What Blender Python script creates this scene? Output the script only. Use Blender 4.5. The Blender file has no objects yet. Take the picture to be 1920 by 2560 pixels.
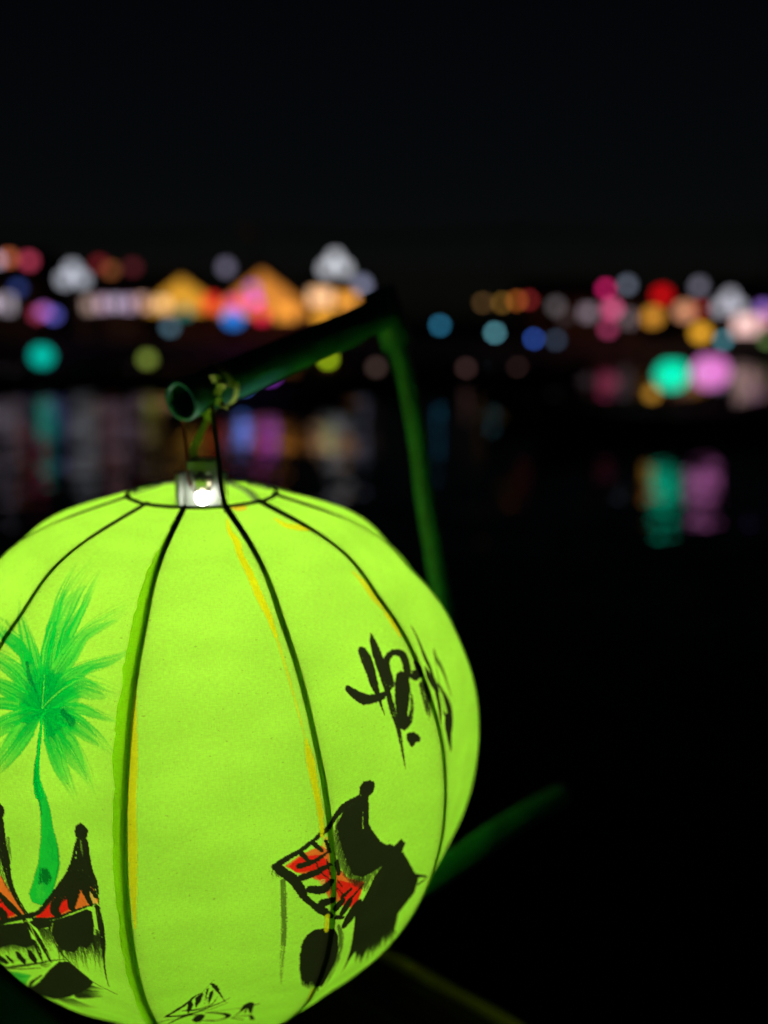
import bpy, bmesh, math, random
import numpy as np
from mathutils import Vector

# ------------------------------------------------------------------ camera, sky, exposure
scene = bpy.context.scene
CAM_Z = 1.75
cam_data = bpy.data.cameras.new('camera')
cam = bpy.data.objects.new('camera', cam_data)
scene.collection.objects.link(cam)
cam.location = (0, 0, CAM_Z)
cam.rotation_euler = (math.radians(90) - math.atan(0.2), 0, 0)
cam_data.sensor_fit = 'VERTICAL'
cam_data.sensor_height = 36.0
cam_data.lens = 33.75
cam_data.clip_start = 0.02
cam_data.clip_end = 2000
cam_data.dof.use_dof = True
cam_data.dof.focus_distance = 0.475
cam_data.dof.aperture_fstop = 2.85
cam_data.dof.aperture_blades = 0
scene.camera = cam

world = bpy.data.worlds.new('World')
scene.world = world
world.use_nodes = True
wn = world.node_tree
sky = wn.nodes.new('ShaderNodeTexSky')
sky.sky_type = 'NISHITA'
sky.sun_disc = False
sky.sun_elevation = math.radians(30.0)     # the moon's sky: a day sky turned down to night
sky.sun_rotation = math.radians(180)
bg = wn.nodes['Background']
wn.links.new(sky.outputs['Color'], bg.inputs['Color'])
bg.inputs['Strength'].default_value = 0.0004

scene.view_settings.view_transform = 'Standard'
scene.view_settings.look = 'None'
scene.view_settings.exposure = 0.0
scene.view_settings.gamma = 1.0
scene.view_settings.use_curve_mapping = False
scene.cycles.use_adaptive_sampling = False
scene.cycles.use_denoising = True
scene.cycles.max_bounces = 10
scene.cycles.diffuse_bounces = 6
scene.cycles.glossy_bounces = 4
scene.cycles.transmission_bounces = 8
scene.cycles.transparent_max_bounces = 8
scene.cycles.volume_bounces = 0
scene.cycles.sample_clamp_indirect = 6.0
scene.cycles.caustics_reflective = False
scene.cycles.caustics_refractive = False

COL = scene.collection
rng = random.Random(3)

# ------------------------------------------------------------------ helpers
def principled(name, color, rough=0.6, metal=0.0, spec=0.5, noise=0.0, nscale=20.0, bump=0.0):
    m = bpy.data.materials.new(name); m.use_nodes = True
    nt = m.node_tree; b = nt.nodes['Principled BSDF']
    b.inputs['Base Color'].default_value = (*color, 1)
    b.inputs['Roughness'].default_value = rough
    b.inputs['Metallic'].default_value = metal
    b.inputs['Specular IOR Level'].default_value = spec
    if noise > 0 or bump > 0:
        tc = nt.nodes.new('ShaderNodeTexCoord')
        n = nt.nodes.new('ShaderNodeTexNoise'); n.inputs['Scale'].default_value = nscale; n.inputs['Detail'].default_value = 5
        nt.links.new(tc.outputs['Object'], n.inputs['Vector'])
        if noise > 0:
            r = nt.nodes.new('ShaderNodeMapRange')
            r.inputs['From Min'].default_value = 0.3; r.inputs['From Max'].default_value = 0.7
            r.inputs['To Min'].default_value = 1 - noise; r.inputs['To Max'].default_value = 1 + noise
            nt.links.new(n.outputs['Fac'], r.inputs['Value'])
            mx = nt.nodes.new('ShaderNodeMix'); mx.data_type = 'RGBA'; mx.blend_type = 'MULTIPLY'
            mx.inputs[0].default_value = 1; mx.inputs[6].default_value = (*color, 1)
            nt.links.new(r.outputs['Result'], mx.inputs[7]); nt.links.new(mx.outputs[2], b.inputs['Base Color'])
        if bump > 0:
            bp = nt.nodes.new('ShaderNodeBump'); bp.inputs['Strength'].default_value = bump; bp.inputs['Distance'].default_value = 0.002
            nt.links.new(n.outputs['Fac'], bp.inputs['Height']); nt.links.new(bp.outputs['Normal'], b.inputs['Normal'])
    return m

def glowing(name, color, strength=1.0):
    m = bpy.data.materials.new(name); m.use_nodes = True
    nt = m.node_tree; b = nt.nodes['Principled BSDF']
    b.inputs['Base Color'].default_value = (0.3, 0.3, 0.3, 1)
    b.inputs['Roughness'].default_value = 0.7
    b.inputs['Emission Color'].default_value = (*color, 1)
    b.inputs['Emission Strength'].default_value = strength
    return m

def mesh_obj(name, verts, faces, mat, parent=None, smooth=False, origin=(0, 0, 0)):
    me = bpy.data.meshes.new(name)
    o3 = Vector(origin)
    me.from_pydata([tuple(Vector(v) - o3) for v in verts], [], faces)
    if smooth:
        me.polygons.foreach_set('use_smooth', [True] * len(me.polygons))
    me.update()
    if mat: me.materials.append(mat)
    o = bpy.data.objects.new(name, me); COL.objects.link(o)
    if parent is not None: o.parent = parent
    else: o.location = o3
    return o

def share(name, me, parent=None, loc=(0, 0, 0), scale=(1, 1, 1), rotz=0.0, mat=None):
    o = bpy.data.objects.new(name, me); COL.objects.link(o)
    o.location = loc; o.scale = scale; o.rotation_euler = (0, 0, rotz)
    if parent is not None: o.parent = parent
    if mat is not None:
        o.material_slots[0].link = 'OBJECT'; o.material_slots[0].material = mat
    return o

def empty(name, loc, rotz=0.0):
    o = bpy.data.objects.new(name, None); COL.objects.link(o)
    o.location = loc; o.rotation_euler = (0, 0, rotz); o.empty_display_size = 0.05
    return o

def tag(o, label=None, cat=None, group=None, kind=None):
    if label: o['label'] = label
    if cat: o['category'] = cat
    if group: o['group'] = group
    if kind: o['kind'] = kind
    return o

def box_data(x0, x1, y0, y1, z0, z1):
    v = [(x0, y0, z0), (x1, y0, z0), (x1, y1, z0), (x0, y1, z0), (x0, y0, z1), (x1, y0, z1), (x1, y1, z1), (x0, y1, z1)]
    f = [(0, 3, 2, 1), (4, 5, 6, 7), (0, 1, 5, 4), (1, 2, 6, 5), (2, 3, 7, 6), (3, 0, 4, 7)]
    return v, f

def box(name, x0, x1, y0, y1, z0, z1, mat, parent=None, origin=None):
    v, f = box_data(x0, x1, y0, y1, z0, z1)
    return mesh_obj(name, v, f, mat, parent, origin=origin or (0, 0, 0))

def smooth_path(pts, n):
    P = np.array(pts, float)
    d = np.r_[0, np.cumsum(np.linalg.norm(np.diff(P, axis=0), axis=1))]
    m = np.gradient(P, d, axis=0)
    x = np.linspace(0, d[-1], n)
    i = np.clip(np.searchsorted(d, x) - 1, 0, len(d) - 2)
    h = (d[i + 1] - d[i])[:, None]; t = (x - d[i])[:, None] / h
    return (2*t**3 - 3*t*t + 1)*P[i] + (t**3 - 2*t*t + t)*h*m[i] + (-2*t**3 + 3*t*t)*P[i+1] + (t**3 - t*t)*h*m[i+1]

def frames(path):
    T_ = np.gradient(path, axis=0); T_ /= np.linalg.norm(T_, axis=1)[:, None]
    ref = np.array([0.1, 0.2, 1.0])
    if abs(T_[0] @ ref) > 0.95: ref = np.array([1.0, 0.1, 0])
    u = np.cross(T_[0], ref); u /= np.linalg.norm(u)
    U = []
    for t in T_:
        u = u - t * (u @ t); u /= np.linalg.norm(u); U.append(u.copy())
    U = np.array(U)
    return T_, U, np.cross(T_, U)

def tube_data(path, radius, seg=14, cap=True):
    path = np.array(path, float); n = len(path)
    T_, U, W = frames(path)
    r = np.broadcast_to(np.asarray(radius, float), (n,))
    a = np.linspace(0, 2*np.pi, seg, endpoint=False)
    V = path[:, None] + r[:, None, None]*(np.cos(a)[None, :, None]*U[:, None] + np.sin(a)[None, :, None]*W[:, None])
    V = V.reshape(-1, 3).tolist()
    Fc = [(i*seg + j, i*seg + (j+1) % seg, (i+1)*seg + (j+1) % seg, (i+1)*seg + j) for i in range(n-1) for j in range(seg)]
    if cap:
        Fc += [tuple(reversed(range(seg))), tuple(range((n-1)*seg, n*seg))]
    return V, Fc

def tube(name, path, radius, mat, parent=None, seg=14, cap=True, origin=(0, 0, 0)):
    v, f = tube_data(path, radius, seg, cap)
    return mesh_obj(name, v, f, mat, parent, smooth=True, origin=origin)

def strip(name, path, width, thick, mat, parent, sidevec, origin=(0, 0, 0)):
    path = np.array(path, float); T_ = np.gradient(path, axis=0); T_ /= np.linalg.norm(T_, axis=1)[:, None]
    S_ = np.array(sidevec, float)
    if S_.ndim == 1: S_ = np.broadcast_to(S_, path.shape)
    S_ = S_ - T_*(S_*T_).sum(1)[:, None]; S_ = S_/np.linalg.norm(S_, axis=1)[:, None]
    N_ = np.cross(T_, S_)
    w = np.broadcast_to(np.asarray(width, float), (len(path),))[:, None]/2; h = thick/2
    V = np.stack([path + S_*w + N_*h, path - S_*w + N_*h, path - S_*w - N_*h, path + S_*w - N_*h], 1).reshape(-1, 3).tolist()
    n = len(path)
    Fc = [(i*4+j, i*4+(j+1) % 4, (i+1)*4+(j+1) % 4, (i+1)*4+j) for i in range(n-1) for j in range(4)]
    Fc += [(3, 2, 1, 0), (4*n-4, 4*n-3, 4*n-2, 4*n-1)]
    return mesh_obj(name, V, Fc, mat, parent, smooth=False, origin=origin)

def lathe_data(profile, seg=16):
    V, Fc = [], []
    for r, z in profile:
        for j in range(seg):
            a = 2*math.pi*j/seg; V.append((r*math.cos(a), r*math.sin(a), z))
    for i in range(len(profile)-1):
        for j in range(seg):
            Fc.append((i*seg+j, i*seg+(j+1) % seg, (i+1)*seg+(j+1) % seg, (i+1)*seg+j))
    Fc.append(tuple(reversed(range(seg)))); n = len(profile)
    Fc.append(tuple(range((n-1)*seg, n*seg)))
    return V, Fc

def lathe_mesh(name, profile, mat, seg=16, smooth=True):
    v, f = lathe_data(profile, seg)
    me = bpy.data.meshes.new(name); me.from_pydata(v, [], f)
    me.polygons.foreach_set('use_smooth', [smooth]*len(me.polygons)); me.materials.append(mat); me.update()
    return me

def vnoise(x, y, seed=0):
    xi = np.floor(x).astype(np.int64); yi = np.floor(y).astype(np.int64)
    fx = x - xi; fy = y - yi; fx = fx*fx*(3-2*fx); fy = fy*fy*(3-2*fy)
    def h(a, b):
        n = (a*374761393 + b*668265263 + seed*1442695041) & 0x7fffffff
        n = ((n ^ (n >> 13))*1274126177) & 0x7fffffff
        return ((n ^ (n >> 16)) & 0xffff)/65535.0
    return (h(xi, yi)*(1-fx) + h(xi+1, yi)*fx)*(1-fy) + (h(xi, yi+1)*(1-fx) + h(xi+1, yi+1)*fx)*fy

# ------------------------------------------------------------------ materials
M = {}
M['green_pipe'] = principled('green_pipe_paint', (0.013, 0.125, 0.13), 0.5, noise=0.35, nscale=60, bump=0.3)
M['lit_bar_green'] = principled('lantern_lit_bar_paint', (0.03, 0.50, 0.24), 0.55, noise=0.25, nscale=40, bump=0.2)  # pipe green made lighter, lantern light on the bar put into its colour
M['pipe_inside'] = principled('pipe_inside', (0.01, 0.03, 0.02), 0.8)
M['bamboo'] = principled('dark_bamboo', (0.05, 0.055, 0.045), 0.7, noise=0.3, nscale=80)
M['wire'] = principled('dark_wire', (0.035, 0.04, 0.04), 0.5, noise=0.2, nscale=90)
M['red_wire'] = principled('red_wire', (0.28, 0.03, 0.04), 0.5)
M['ribbon'] = principled('ribbon_cloth', (0.62, 0.62, 0.22), 0.85, noise=0.15, nscale=300)
M['grey_plastic'] = principled('grey_plastic', (0.26, 0.29, 0.28), 0.35, noise=0.1, nscale=100)
M['metal'] = principled('bare_metal', (0.6, 0.58, 0.5), 0.3, metal=1.0, noise=0.1, nscale=120)
M['wood'] = principled('dark_boat_wood', (0.05, 0.032, 0.02), 0.7, noise=0.4, nscale=9, bump=0.3)
M['teal_deck'] = principled('teal_deck_paint', (0.05, 0.30, 0.26), 0.6, noise=0.35, nscale=12, bump=0.3)
M['ochre'] = principled('ochre_gunwale_paint', (0.72, 0.46, 0.04), 0.55, noise=0.25, nscale=14, bump=0.3)
M['stone'] = principled('quay_stone', (0.16, 0.15, 0.14), 0.9, noise=0.3, nscale=1.2)
M['earth'] = principled('far_ground', (0.05, 0.05, 0.04), 1.0, noise=0.3, nscale=0.3)
M['plaster'] = principled('ochre_plaster', (0.35, 0.22, 0.08), 0.9, noise=0.25, nscale=1.5)
M['tile'] = principled('clay_roof', (0.10, 0.045, 0.03), 0.9, noise=0.3, nscale=4)
M['frame'] = principled('window_wood', (0.07, 0.04, 0.025), 0.7)
M['pole'] = principled('pole_iron', (0.03, 0.035, 0.035), 0.5)
M['cap'] = principled('lantern_cap', (0.05, 0.03, 0.02), 0.6)
M['tassel'] = principled('tassel_thread', (0.25, 0.05, 0.04), 0.9)

# ------------------------------------------------------------------ water
def make_water():
    m = bpy.data.materials.new('river_water'); m.use_nodes = True
    nt = m.node_tree; L = nt.links; b = nt.nodes['Principled BSDF']
    b.inputs['Base Color'].default_value = (0.006, 0.010, 0.008, 1)
    b.inputs['Roughness'].default_value = 0.035
    b.inputs['IOR'].default_value = 1.33
    tc = nt.nodes.new('ShaderNodeTexCoord')
    acc = None
    for sc, k, st in ((0.55, 0.12, (1.0, 1.5, 1)), (2.6, 0.17, (0.8, 1.25, 1)), (9.0, 0.20, (1, 1.1, 1))):
        mp = nt.nodes.new('ShaderNodeMapping'); mp.inputs['Scale'].default_value = (sc*st[0], sc*st[1], sc)
        mp.inputs['Rotation'].default_value = (0, 0, 0.2*sc)
        n = nt.nodes.new('ShaderNodeTexNoise'); n.inputs['Scale'].default_value = 1; n.inputs['Detail'].default_value = 1.5
        L.new(tc.outputs['Object'], mp.inputs['Vector']); L.new(mp.outputs['Vector'], n.inputs['Vector'])
        s = nt.nodes.new('ShaderNodeVectorMath'); s.operation = 'SUBTRACT'; s.inputs[1].default_value = (0.5, 0.5, 0.5)
        L.new(n.outputs['Color'], s.inputs[0])
        q = nt.nodes.new('ShaderNodeVectorMath'); q.operation = 'MULTIPLY'; q.inputs[1].default_value = (k*0.28, k, 0)
        L.new(s.outputs[0], q.inputs[0])
        if acc is None: acc = q
        else:
            a = nt.nodes.new('ShaderNodeVectorMath'); a.operation = 'ADD'
            L.new(acc.outputs[0], a.inputs[0]); L.new(q.outputs[0], a.inputs[1]); acc = a
    a = nt.nodes.new('ShaderNodeVectorMath'); a.operation = 'ADD'; a.inputs[1].default_value = (0, 0, 1)
    L.new(acc.outputs[0], a.inputs[0])
    nn = nt.nodes.new('ShaderNodeVectorMath'); nn.operation = 'NORMALIZE'
    L.new(a.outputs[0], nn.inputs[0]); L.new(nn.outputs[0], b.inputs['Normal'])
    o = mesh_obj('river_water', [(-300, -60, 0), (300, -60, 0), (300, 46.2, 0), (-300, 46.2, 0)], [(0, 1, 2, 3)], m)
    tag(o, 'dark rippled river water with coloured light streaks', kind='structure')
make_water()

# ------------------------------------------------------------------ scene data (world coordinates, metres)
RIM = (-0.11333, 0.5907, 1.64411)      # centre of the top ring
AXIS = (-0.01489, 0.01066, -0.99983); SIDE = (0.99989, 0.00016, -0.01489); FRONT = (0.0, -0.99994, -0.01066)
HEIGHT = 0.33466
RADII = [0.04683, 0.0862, 0.13485, 0.16831, 0.17744, 0.1607, 0.12497, 0.08819, 0.07]
TURN = -0.07818
RIB_SHIFT = [-0.1024, -0.0391, 0.0329, 0.0774, 0.045, 0.0187]
RIB_TWIST = [-0.0134, -0.0566, 0.0142, 0.1253, -0.0063, -0.0605]

LANTERNS = [
((-17.034, 45.0, 4.51), 0.487, (1.102, 0.266, 0.093), 'orange lantern hanging high beside the pink one, far left bank', 1.0),
((-16.135, 45.0, 4.387), 0.525, (1.015, 0.096, 0.203), 'pink red lantern hanging high at the far left end of the bank', 1.0),
((-17.586, 45.0, 4.422), 0.45, (0.901, 0.767, 1.048), 'pale lantern hanging at the very left edge of the bank', 1.0),
((-16.716, 45.0, 3.183), 0.45, (0.045, 0.102, 0.438), 'dim navy blue lantern under the orange and pink pair', 1.0),
((-15.941, 45.0, 2.002), 0.487, (0.654, 0.062, 0.132), 'dark red lantern left of the purple one on the left bank', 1.0),
((-15.601, 45.0, 2.146), 0.487, (0.768, 0.235, 0.893), 'purple lantern between dark red and violet lanterns, left bank', 1.0),
((-15.172, 45.0, 1.966), 0.487, (0.206, 0.206, 1.03), 'blue violet lantern right of the purple one, left bank', 1.0),
((-12.946, 45.0, 4.246), 0.487, (0.335, 0.018, 0.03), 'dim crimson lantern just right of the white street lamp', 1.0),
((-12.433, 45.0, 3.981), 0.487, (0.457, 0.141, 0.042), 'dim brown orange lantern beside the dim crimson one', 1.0),
((-11.425, 45.0, 4.105), 0.487, (0.19, 0.023, 0.034), 'faint dark red lantern hanging alone before the first gable', 1.0),
((-7.916, 45.0, 2.505), 0.825, (1.19, 0.041, 0.015), 'big scarlet lantern between the two amber gables', 1.0),
((-6.781, 45.0, 2.469), 0.75, (1.3, 0.061, 0.328), 'big hot pink lantern at the centre of the left bank cluster', 1.0),
((-6.698, 43.5, 1.837), 0.834, (0.031, 0.297, 1.089), 'bright blue lantern low in front of the hot pink one', 1.0),
((-5.993, 45.0, 3.148), 0.525, (0.551, 0.149, 0.8), 'lilac lantern in front of the larger amber gable', 1.0),
((-5.832, 44.5, 2.602), 0.482, (1.703, 0.014, 1.187), 'magenta lantern directly below the lilac one', 1.0),
((-5.603, 45.0, 1.93), 0.562, (1.65, 0.024, 0.108), 'ruby lantern at the lower right of the pink cluster', 1.0),
((-9.142, 45.0, 2.11), 0.525, (0.009, 0.313, 0.239), 'dim teal lantern below the smaller amber gable', 1.0),
((-9.194, 42.0, 1.447), 0.42, (0.203, 0.426, 0.569), 'slate blue lantern low on the quay before the gables', 1.0),
((2.405, 42.0, 1.531), 0.28, (0.155, 1.112, 1.937), 'steel blue lantern nearest the green post, right bank', 1.0),
((4.766, 42.0, 1.21), 0.28, (0.691, 2.165, 2.58), 'pale aqua lantern on the right bank quay', 1.0),
((6.459, 42.0, 0.956), 0.245, (0.203, 0.661, 3.202), 'royal blue lantern low on the right bank quay', 1.0),
((7.409, 42.0, 0.905), 0.315, (0.183, 0.279, 0.455), 'dull slate lantern right of the royal blue one', 1.0),
((4.526, 45.0, 2.523), 0.3, (0.576, 0.301, 0.096), 'dim ochre lantern, first of the amber row on the right bank', 1.0),
((5.405, 45.0, 2.523), 0.3, (1.06, 0.54, 0.084), 'ochre lantern, second of the amber row on the right bank', 1.0),
((6.081, 45.0, 2.612), 0.3, (1.937, 0.506, 0.072), 'burnt orange lantern, third of the amber row on the right bank', 1.0),
((6.629, 45.0, 2.648), 0.3, (1.166, 0.084, 0.096), 'brick red lantern ending the amber row on the right bank', 1.0),
((10.141, 45.0, 3.148), 0.375, (2.333, 0.054, 0.538), 'crimson pink lantern at the top of the right bank pink cluster', 1.0),
((10.456, 45.0, 2.254), 0.637, (1.529, 0.24, 0.543), 'large rose pink lantern on the right bank', 1.0),
((10.085, 44.0, 1.361), 0.44, (0.998, 0.113, 0.325), 'dusky pink lantern at the foot of the rose cluster', 1.0),
((12.15, 43.0, 2.813), 0.717, (0.928, 0.0, 0.007), 'big red lantern above the yellow ones, far right bank', 1.0),
((11.799, 43.0, 1.888), 0.788, (0.913, 0.383, 0.041), 'big golden lantern below the red one, far right bank', 1.0),
((13.188, 43.0, 2.128), 0.788, (0.965, 0.415, 0.223), 'big salmon lantern between the golden and amber ones', 1.0),
((13.95, 43.0, 1.197), 0.717, (1.44, 0.672, 0.041), 'amber yellow lantern lowest in the far right cluster', 1.0),
((13.883, 43.0, 2.231), 0.358, (0.782, 0.023, 0.023), 'small dark red lantern above the amber yellow one', 1.0),
((16.618, 43.0, 2.231), 0.537, (0.48, 0.239, 1.037), 'violet lantern at the right edge of the bank', 1.0),
((16.899, 43.0, 0.885), 0.43, (0.24, 0.426, 0.113), 'olive green lantern under the violet one at the right edge', 1.0),
((14.958, 43.0, 0.885), 0.358, (0.244, 0.975, 1.193), 'small sea blue lantern right of the amber yellow one', 1.0)]
STREET_LAMPS = [
((-14.492, 46.0, 4.085), 0.613, (0.607, 0.638, 0.738), 'bright white street lamp at the left end of the promenade', 1.0, True),
((-2.265, 46.0, 4.572), 0.613, (0.761, 0.784, 0.858), 'tallest bright white street lamp right of the amber gables', 1.0, True),
((-1.049, 47.0, 3.395), 0.588, (0.452, 0.48, 0.714), 'dim bluish street lamp beside the tall bright one', 1.0, False),
((-7.985, 50.0, 4.367), 0.583, (0.295, 0.265, 0.393), 'faint street lamp peeping over the larger gable roof', 1.0, False),
((11.594, 47.0, 3.395), 0.431, (0.386, 0.453, 0.608), 'grey white street lamp above the rose lanterns, right bank', 1.0, False),
((15.031, 47.0, 3.321), 0.548, (0.326, 0.31, 0.411), 'dim grey street lamp above the salmon lantern', 1.0, False),
((15.478, 44.0, 2.768), 0.587, (0.577, 0.577, 0.67), 'bright white street lamp at the far right', 1.0, True),
((8.234, 47.0, 2.407), 0.509, (0.232, 0.205, 0.218), 'faint grey street lamp standing alone on the right bank', 1.0, False)]
BOATS = [
((-9.149, 26.0), 'sampan with one teal lantern at the left of the river', 0.25, [((-9.149, 26.0, 0.806), 0.563, (0.0, 0.646, 0.501), 'bright teal lantern glowing over the leftmost sampan', 1.0)]),
((-6.46, 26.5), 'sampan with one olive lantern left of the green arm', -0.2, [((-6.46, 26.5, 0.701), 0.331, (0.39, 0.531, 0.078), 'olive green lantern hanging over the second sampan', 1.0)]),
((-1.441, 25.0), 'sampan with one lime lantern seen below the green arm', 0.15, [((-1.441, 25.0, 0.761), 0.229, (1.525, 2.269, 0.036), 'lime lantern on the sampan just below the green arm', 1.0)]),
((-0.223, 27.0), 'dark sampan with a brown lantern close beside the green post', 0.1, [((-0.223, 27.0, 0.461), 0.247, (0.237, 0.144, 0.119), 'dim brown lantern close to the left of the green post', 1.0)]),
((2.283, 27.0), 'dark sampan with a faint brown lantern right of the green post', -0.15, [((2.283, 27.0, 0.439), 0.18, (0.326, 0.163, 0.154), 'dim brown lantern, left one of the two brown ones mid river', 1.0)]),
((3.801, 27.5), 'dark sampan with a faint brown lantern farther from the green post', 0.2, [((3.801, 27.5, 0.415), 0.183, (0.298, 0.145, 0.137), 'dim brown lantern, right one of the two brown ones mid river', 1.0)]),
((-2.664, 21.0), 'sampan with blue and purple lanterns half hidden behind the green arm', 0.2, [((-2.93, 20.0, 0.468), 0.283, (0.356, 0.882, 3.114), 'blue lantern glowing just below the green arm, streaking on the water', 1.0), ((-2.398, 20.3, 0.648), 0.288, (0.882, 0.141, 1.604), 'purple lantern behind the green arm right of the blue one', 1.0)]),
((4.547, 15.0), 'near sampan carrying green, pink and ochre lanterns', 0.1, [((4.462, 15.0, 0.911), 0.512, (0.0, 0.956, 0.546), 'large bright mint green lantern on the near right sampan', 1.0), ((5.121, 15.2, 0.95), 0.583, (0.831, 0.223, 0.68), 'large bright pink lantern on the near right sampan', 1.0), ((4.057, 14.6, 0.652), 0.182, (0.751, 0.363, 0.039), 'dull ochre lantern low on the near right sampan', 1.0)]),
((3.939, 17.0), 'small dark sampan left of the brightly lit one', -0.3, [((3.939, 17.0, 0.681), 0.354, (0.165, 0.021, 0.049), 'dim maroon lantern on the dark sampan before the bright one', 1.0)])]
HOUSES = [
('low shop house with pale lit windows at the left end of the bank', -21.749, -18.037, 3.737, 5.305, 50.0, 0, (0.0, 0.0, 0.0), [(-20.734, -19.674, 2.25, 2.986, (0.79, 0.64, 0.844)), (-19.416, -18.866, 2.15, 2.946, (0.64, 0.551, 0.64))]),
('long low shop house with a row of five pinkish lit shopfronts', -15.593, -11.686, 3.045, 3.934, 50.0, 0, (0.0, 0.0, 0.0), [(-15.217, -14.724, 2.19, 2.787, (0.64, 0.431, 0.36)), (-14.522, -14.068, 2.25, 2.847, (0.844, 0.551, 0.738)), (-13.851, -13.392, 2.31, 2.847, (0.79, 0.64, 0.9)), (-13.18, -12.742, 2.25, 2.847, (0.79, 0.551, 0.79)), (-12.506, -11.944, 2.31, 2.906, (1.146, 0.64, 0.509))]),
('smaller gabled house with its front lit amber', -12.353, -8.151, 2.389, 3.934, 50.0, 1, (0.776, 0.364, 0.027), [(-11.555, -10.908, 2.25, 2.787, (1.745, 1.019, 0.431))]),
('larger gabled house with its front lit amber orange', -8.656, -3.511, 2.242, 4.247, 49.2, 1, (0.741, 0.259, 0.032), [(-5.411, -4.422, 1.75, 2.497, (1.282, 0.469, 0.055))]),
('shop house with peach and amber lit bays beside the tall street lamp', -3.98, -0.921, 3.395, 3.952, 50.4, 0, (0.0, 0.0, 0.0), [(-3.787, -2.668, 2.555, 3.255, (1.695, 0.935, 0.469)), (-2.458, -1.438, 2.354, 3.056, (1.383, 0.551, 0.067)), (-3.905, -2.68, 1.447, 2.254, (1.282, 0.551, 0.045))]),
('dark tiled house with two faint windows left of the rose lanterns', 7.701, 10.983, 2.847, 3.737, 50.0, 0, (0.0, 0.0, 0.0), [(10.086, 10.66, 1.85, 2.389, (0.431, 0.327, 0.394)), (8.974, 9.397, 1.75, 2.15, (0.095, 0.067, 0.067))]),
('dark house with one pale window right of the rose lanterns', 11.05, 13.226, 2.748, 3.639, 50.0, 0, (0.0, 0.0, 0.0), [(12.136, 12.678, 1.509, 2.15, (0.327, 0.24, 0.268))]),
('house with a wide peach lit shopfront at the far right', 15.954, 19.549, 2.517, 3.658, 48.0, 0, (0.0, 0.0, 0.0), [(17.146, 18.29, 1.075, 1.942, (1.282, 0.79, 0.738)), (18.327, 19.046, 1.461, 2.134, (0.958, 0.394, 0.469))])]
ARM = [(-0.1228, 0.5819, 1.7019), (-0.1017, 0.6143, 1.7109), (-0.0704, 0.6578, 1.7245), (-0.0292, 0.7123, 1.742), (-0.0037, 0.747, 1.7527), (0.0037, 0.7553, 1.753)]
POST = [(0.0006, 0.7533, 1.7584), (0.0109, 0.7556, 1.7293), (0.0231, 0.7601, 1.6752), (0.0341, 0.7653, 1.5993), (0.0447, 0.7736, 1.5388), (0.0519, 0.7853, 1.4954), (0.0533, 0.7665, 1.4521), (0.0401, 0.716, 1.4039), (0.0153, 0.664, 1.3221), (0.0, 0.7178, 1.2597), (-0.0268, 1.0449, 1.02)]
BAR = [(0.1797, 0.9045, 1.2755), (0.1039, 0.7874, 1.302), (0.0412, 0.689, 1.3199), (0.012, 0.6495, 1.3264)]
GUNWALE = [(0.072, 0.955, 1.02), (0.1594, 0.8805, 1.02)]
RIBBON = [(-0.1066, 0.599, 1.6958), (-0.1111, 0.594, 1.6863), (-0.1153, 0.5912, 1.6772), (-0.1181, 0.5898, 1.6704), (-0.1171, 0.589, 1.666)]
RIBBON_WRAP_AT = (-0.1048, 0.6099, 1.7096)
RED_WIRE = [(-0.1258, 0.5981, 1.6914), (-0.1245, 0.5977, 1.6789), (-0.1225, 0.5947, 1.6642), (-0.1205, 0.5871, 1.6515), (-0.1165, 0.5859, 1.6455)]
HANGER = [(-0.1085, 0.6025, 1.7183), (-0.1064, 0.5928, 1.7054), (-0.1036, 0.5842, 1.6879), (-0.0987, 0.5695, 1.6654), (-0.0951, 0.5536, 1.6524), (-0.0922, 0.546, 1.645), (-0.0903, 0.5424, 1.642)]
RIBBON_KNOT = [[(-0.1043, 0.5825, 1.715), (-0.0994, 0.5795, 1.7155), (-0.0969, 0.581, 1.713), (-0.0994, 0.5823, 1.7093), (-0.1008, 0.5826, 1.7054)], [(-0.1018, 0.5839, 1.702), (-0.0989, 0.5837, 1.701), (-0.0965, 0.5892, 1.6976)], [(-0.105, 0.5866, 1.6949), (-0.108, 0.5893, 1.6932), (-0.1109, 0.5939, 1.6908)]]
HOLDER = (-0.1139, 0.5889, 1.6454)

# ------------------------------------------------------------------ far bank
def make_bank():
    o = box('quay', -300, 300, 46, 52.5, -1.0, 0.75, M['stone']); tag(o, 'stone quay along the far river bank', kind='structure')
    o = mesh_obj('ground', [(-300, 52.4, 0.74), (300, 52.4, 0.74), (300, 700, 0.74), (-300, 700, 0.74)], [(0, 1, 2, 3)], M['earth'])
    tag(o, 'dark ground behind the far bank', kind='structure')
make_bank()
QUAY = 0.75

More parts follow.
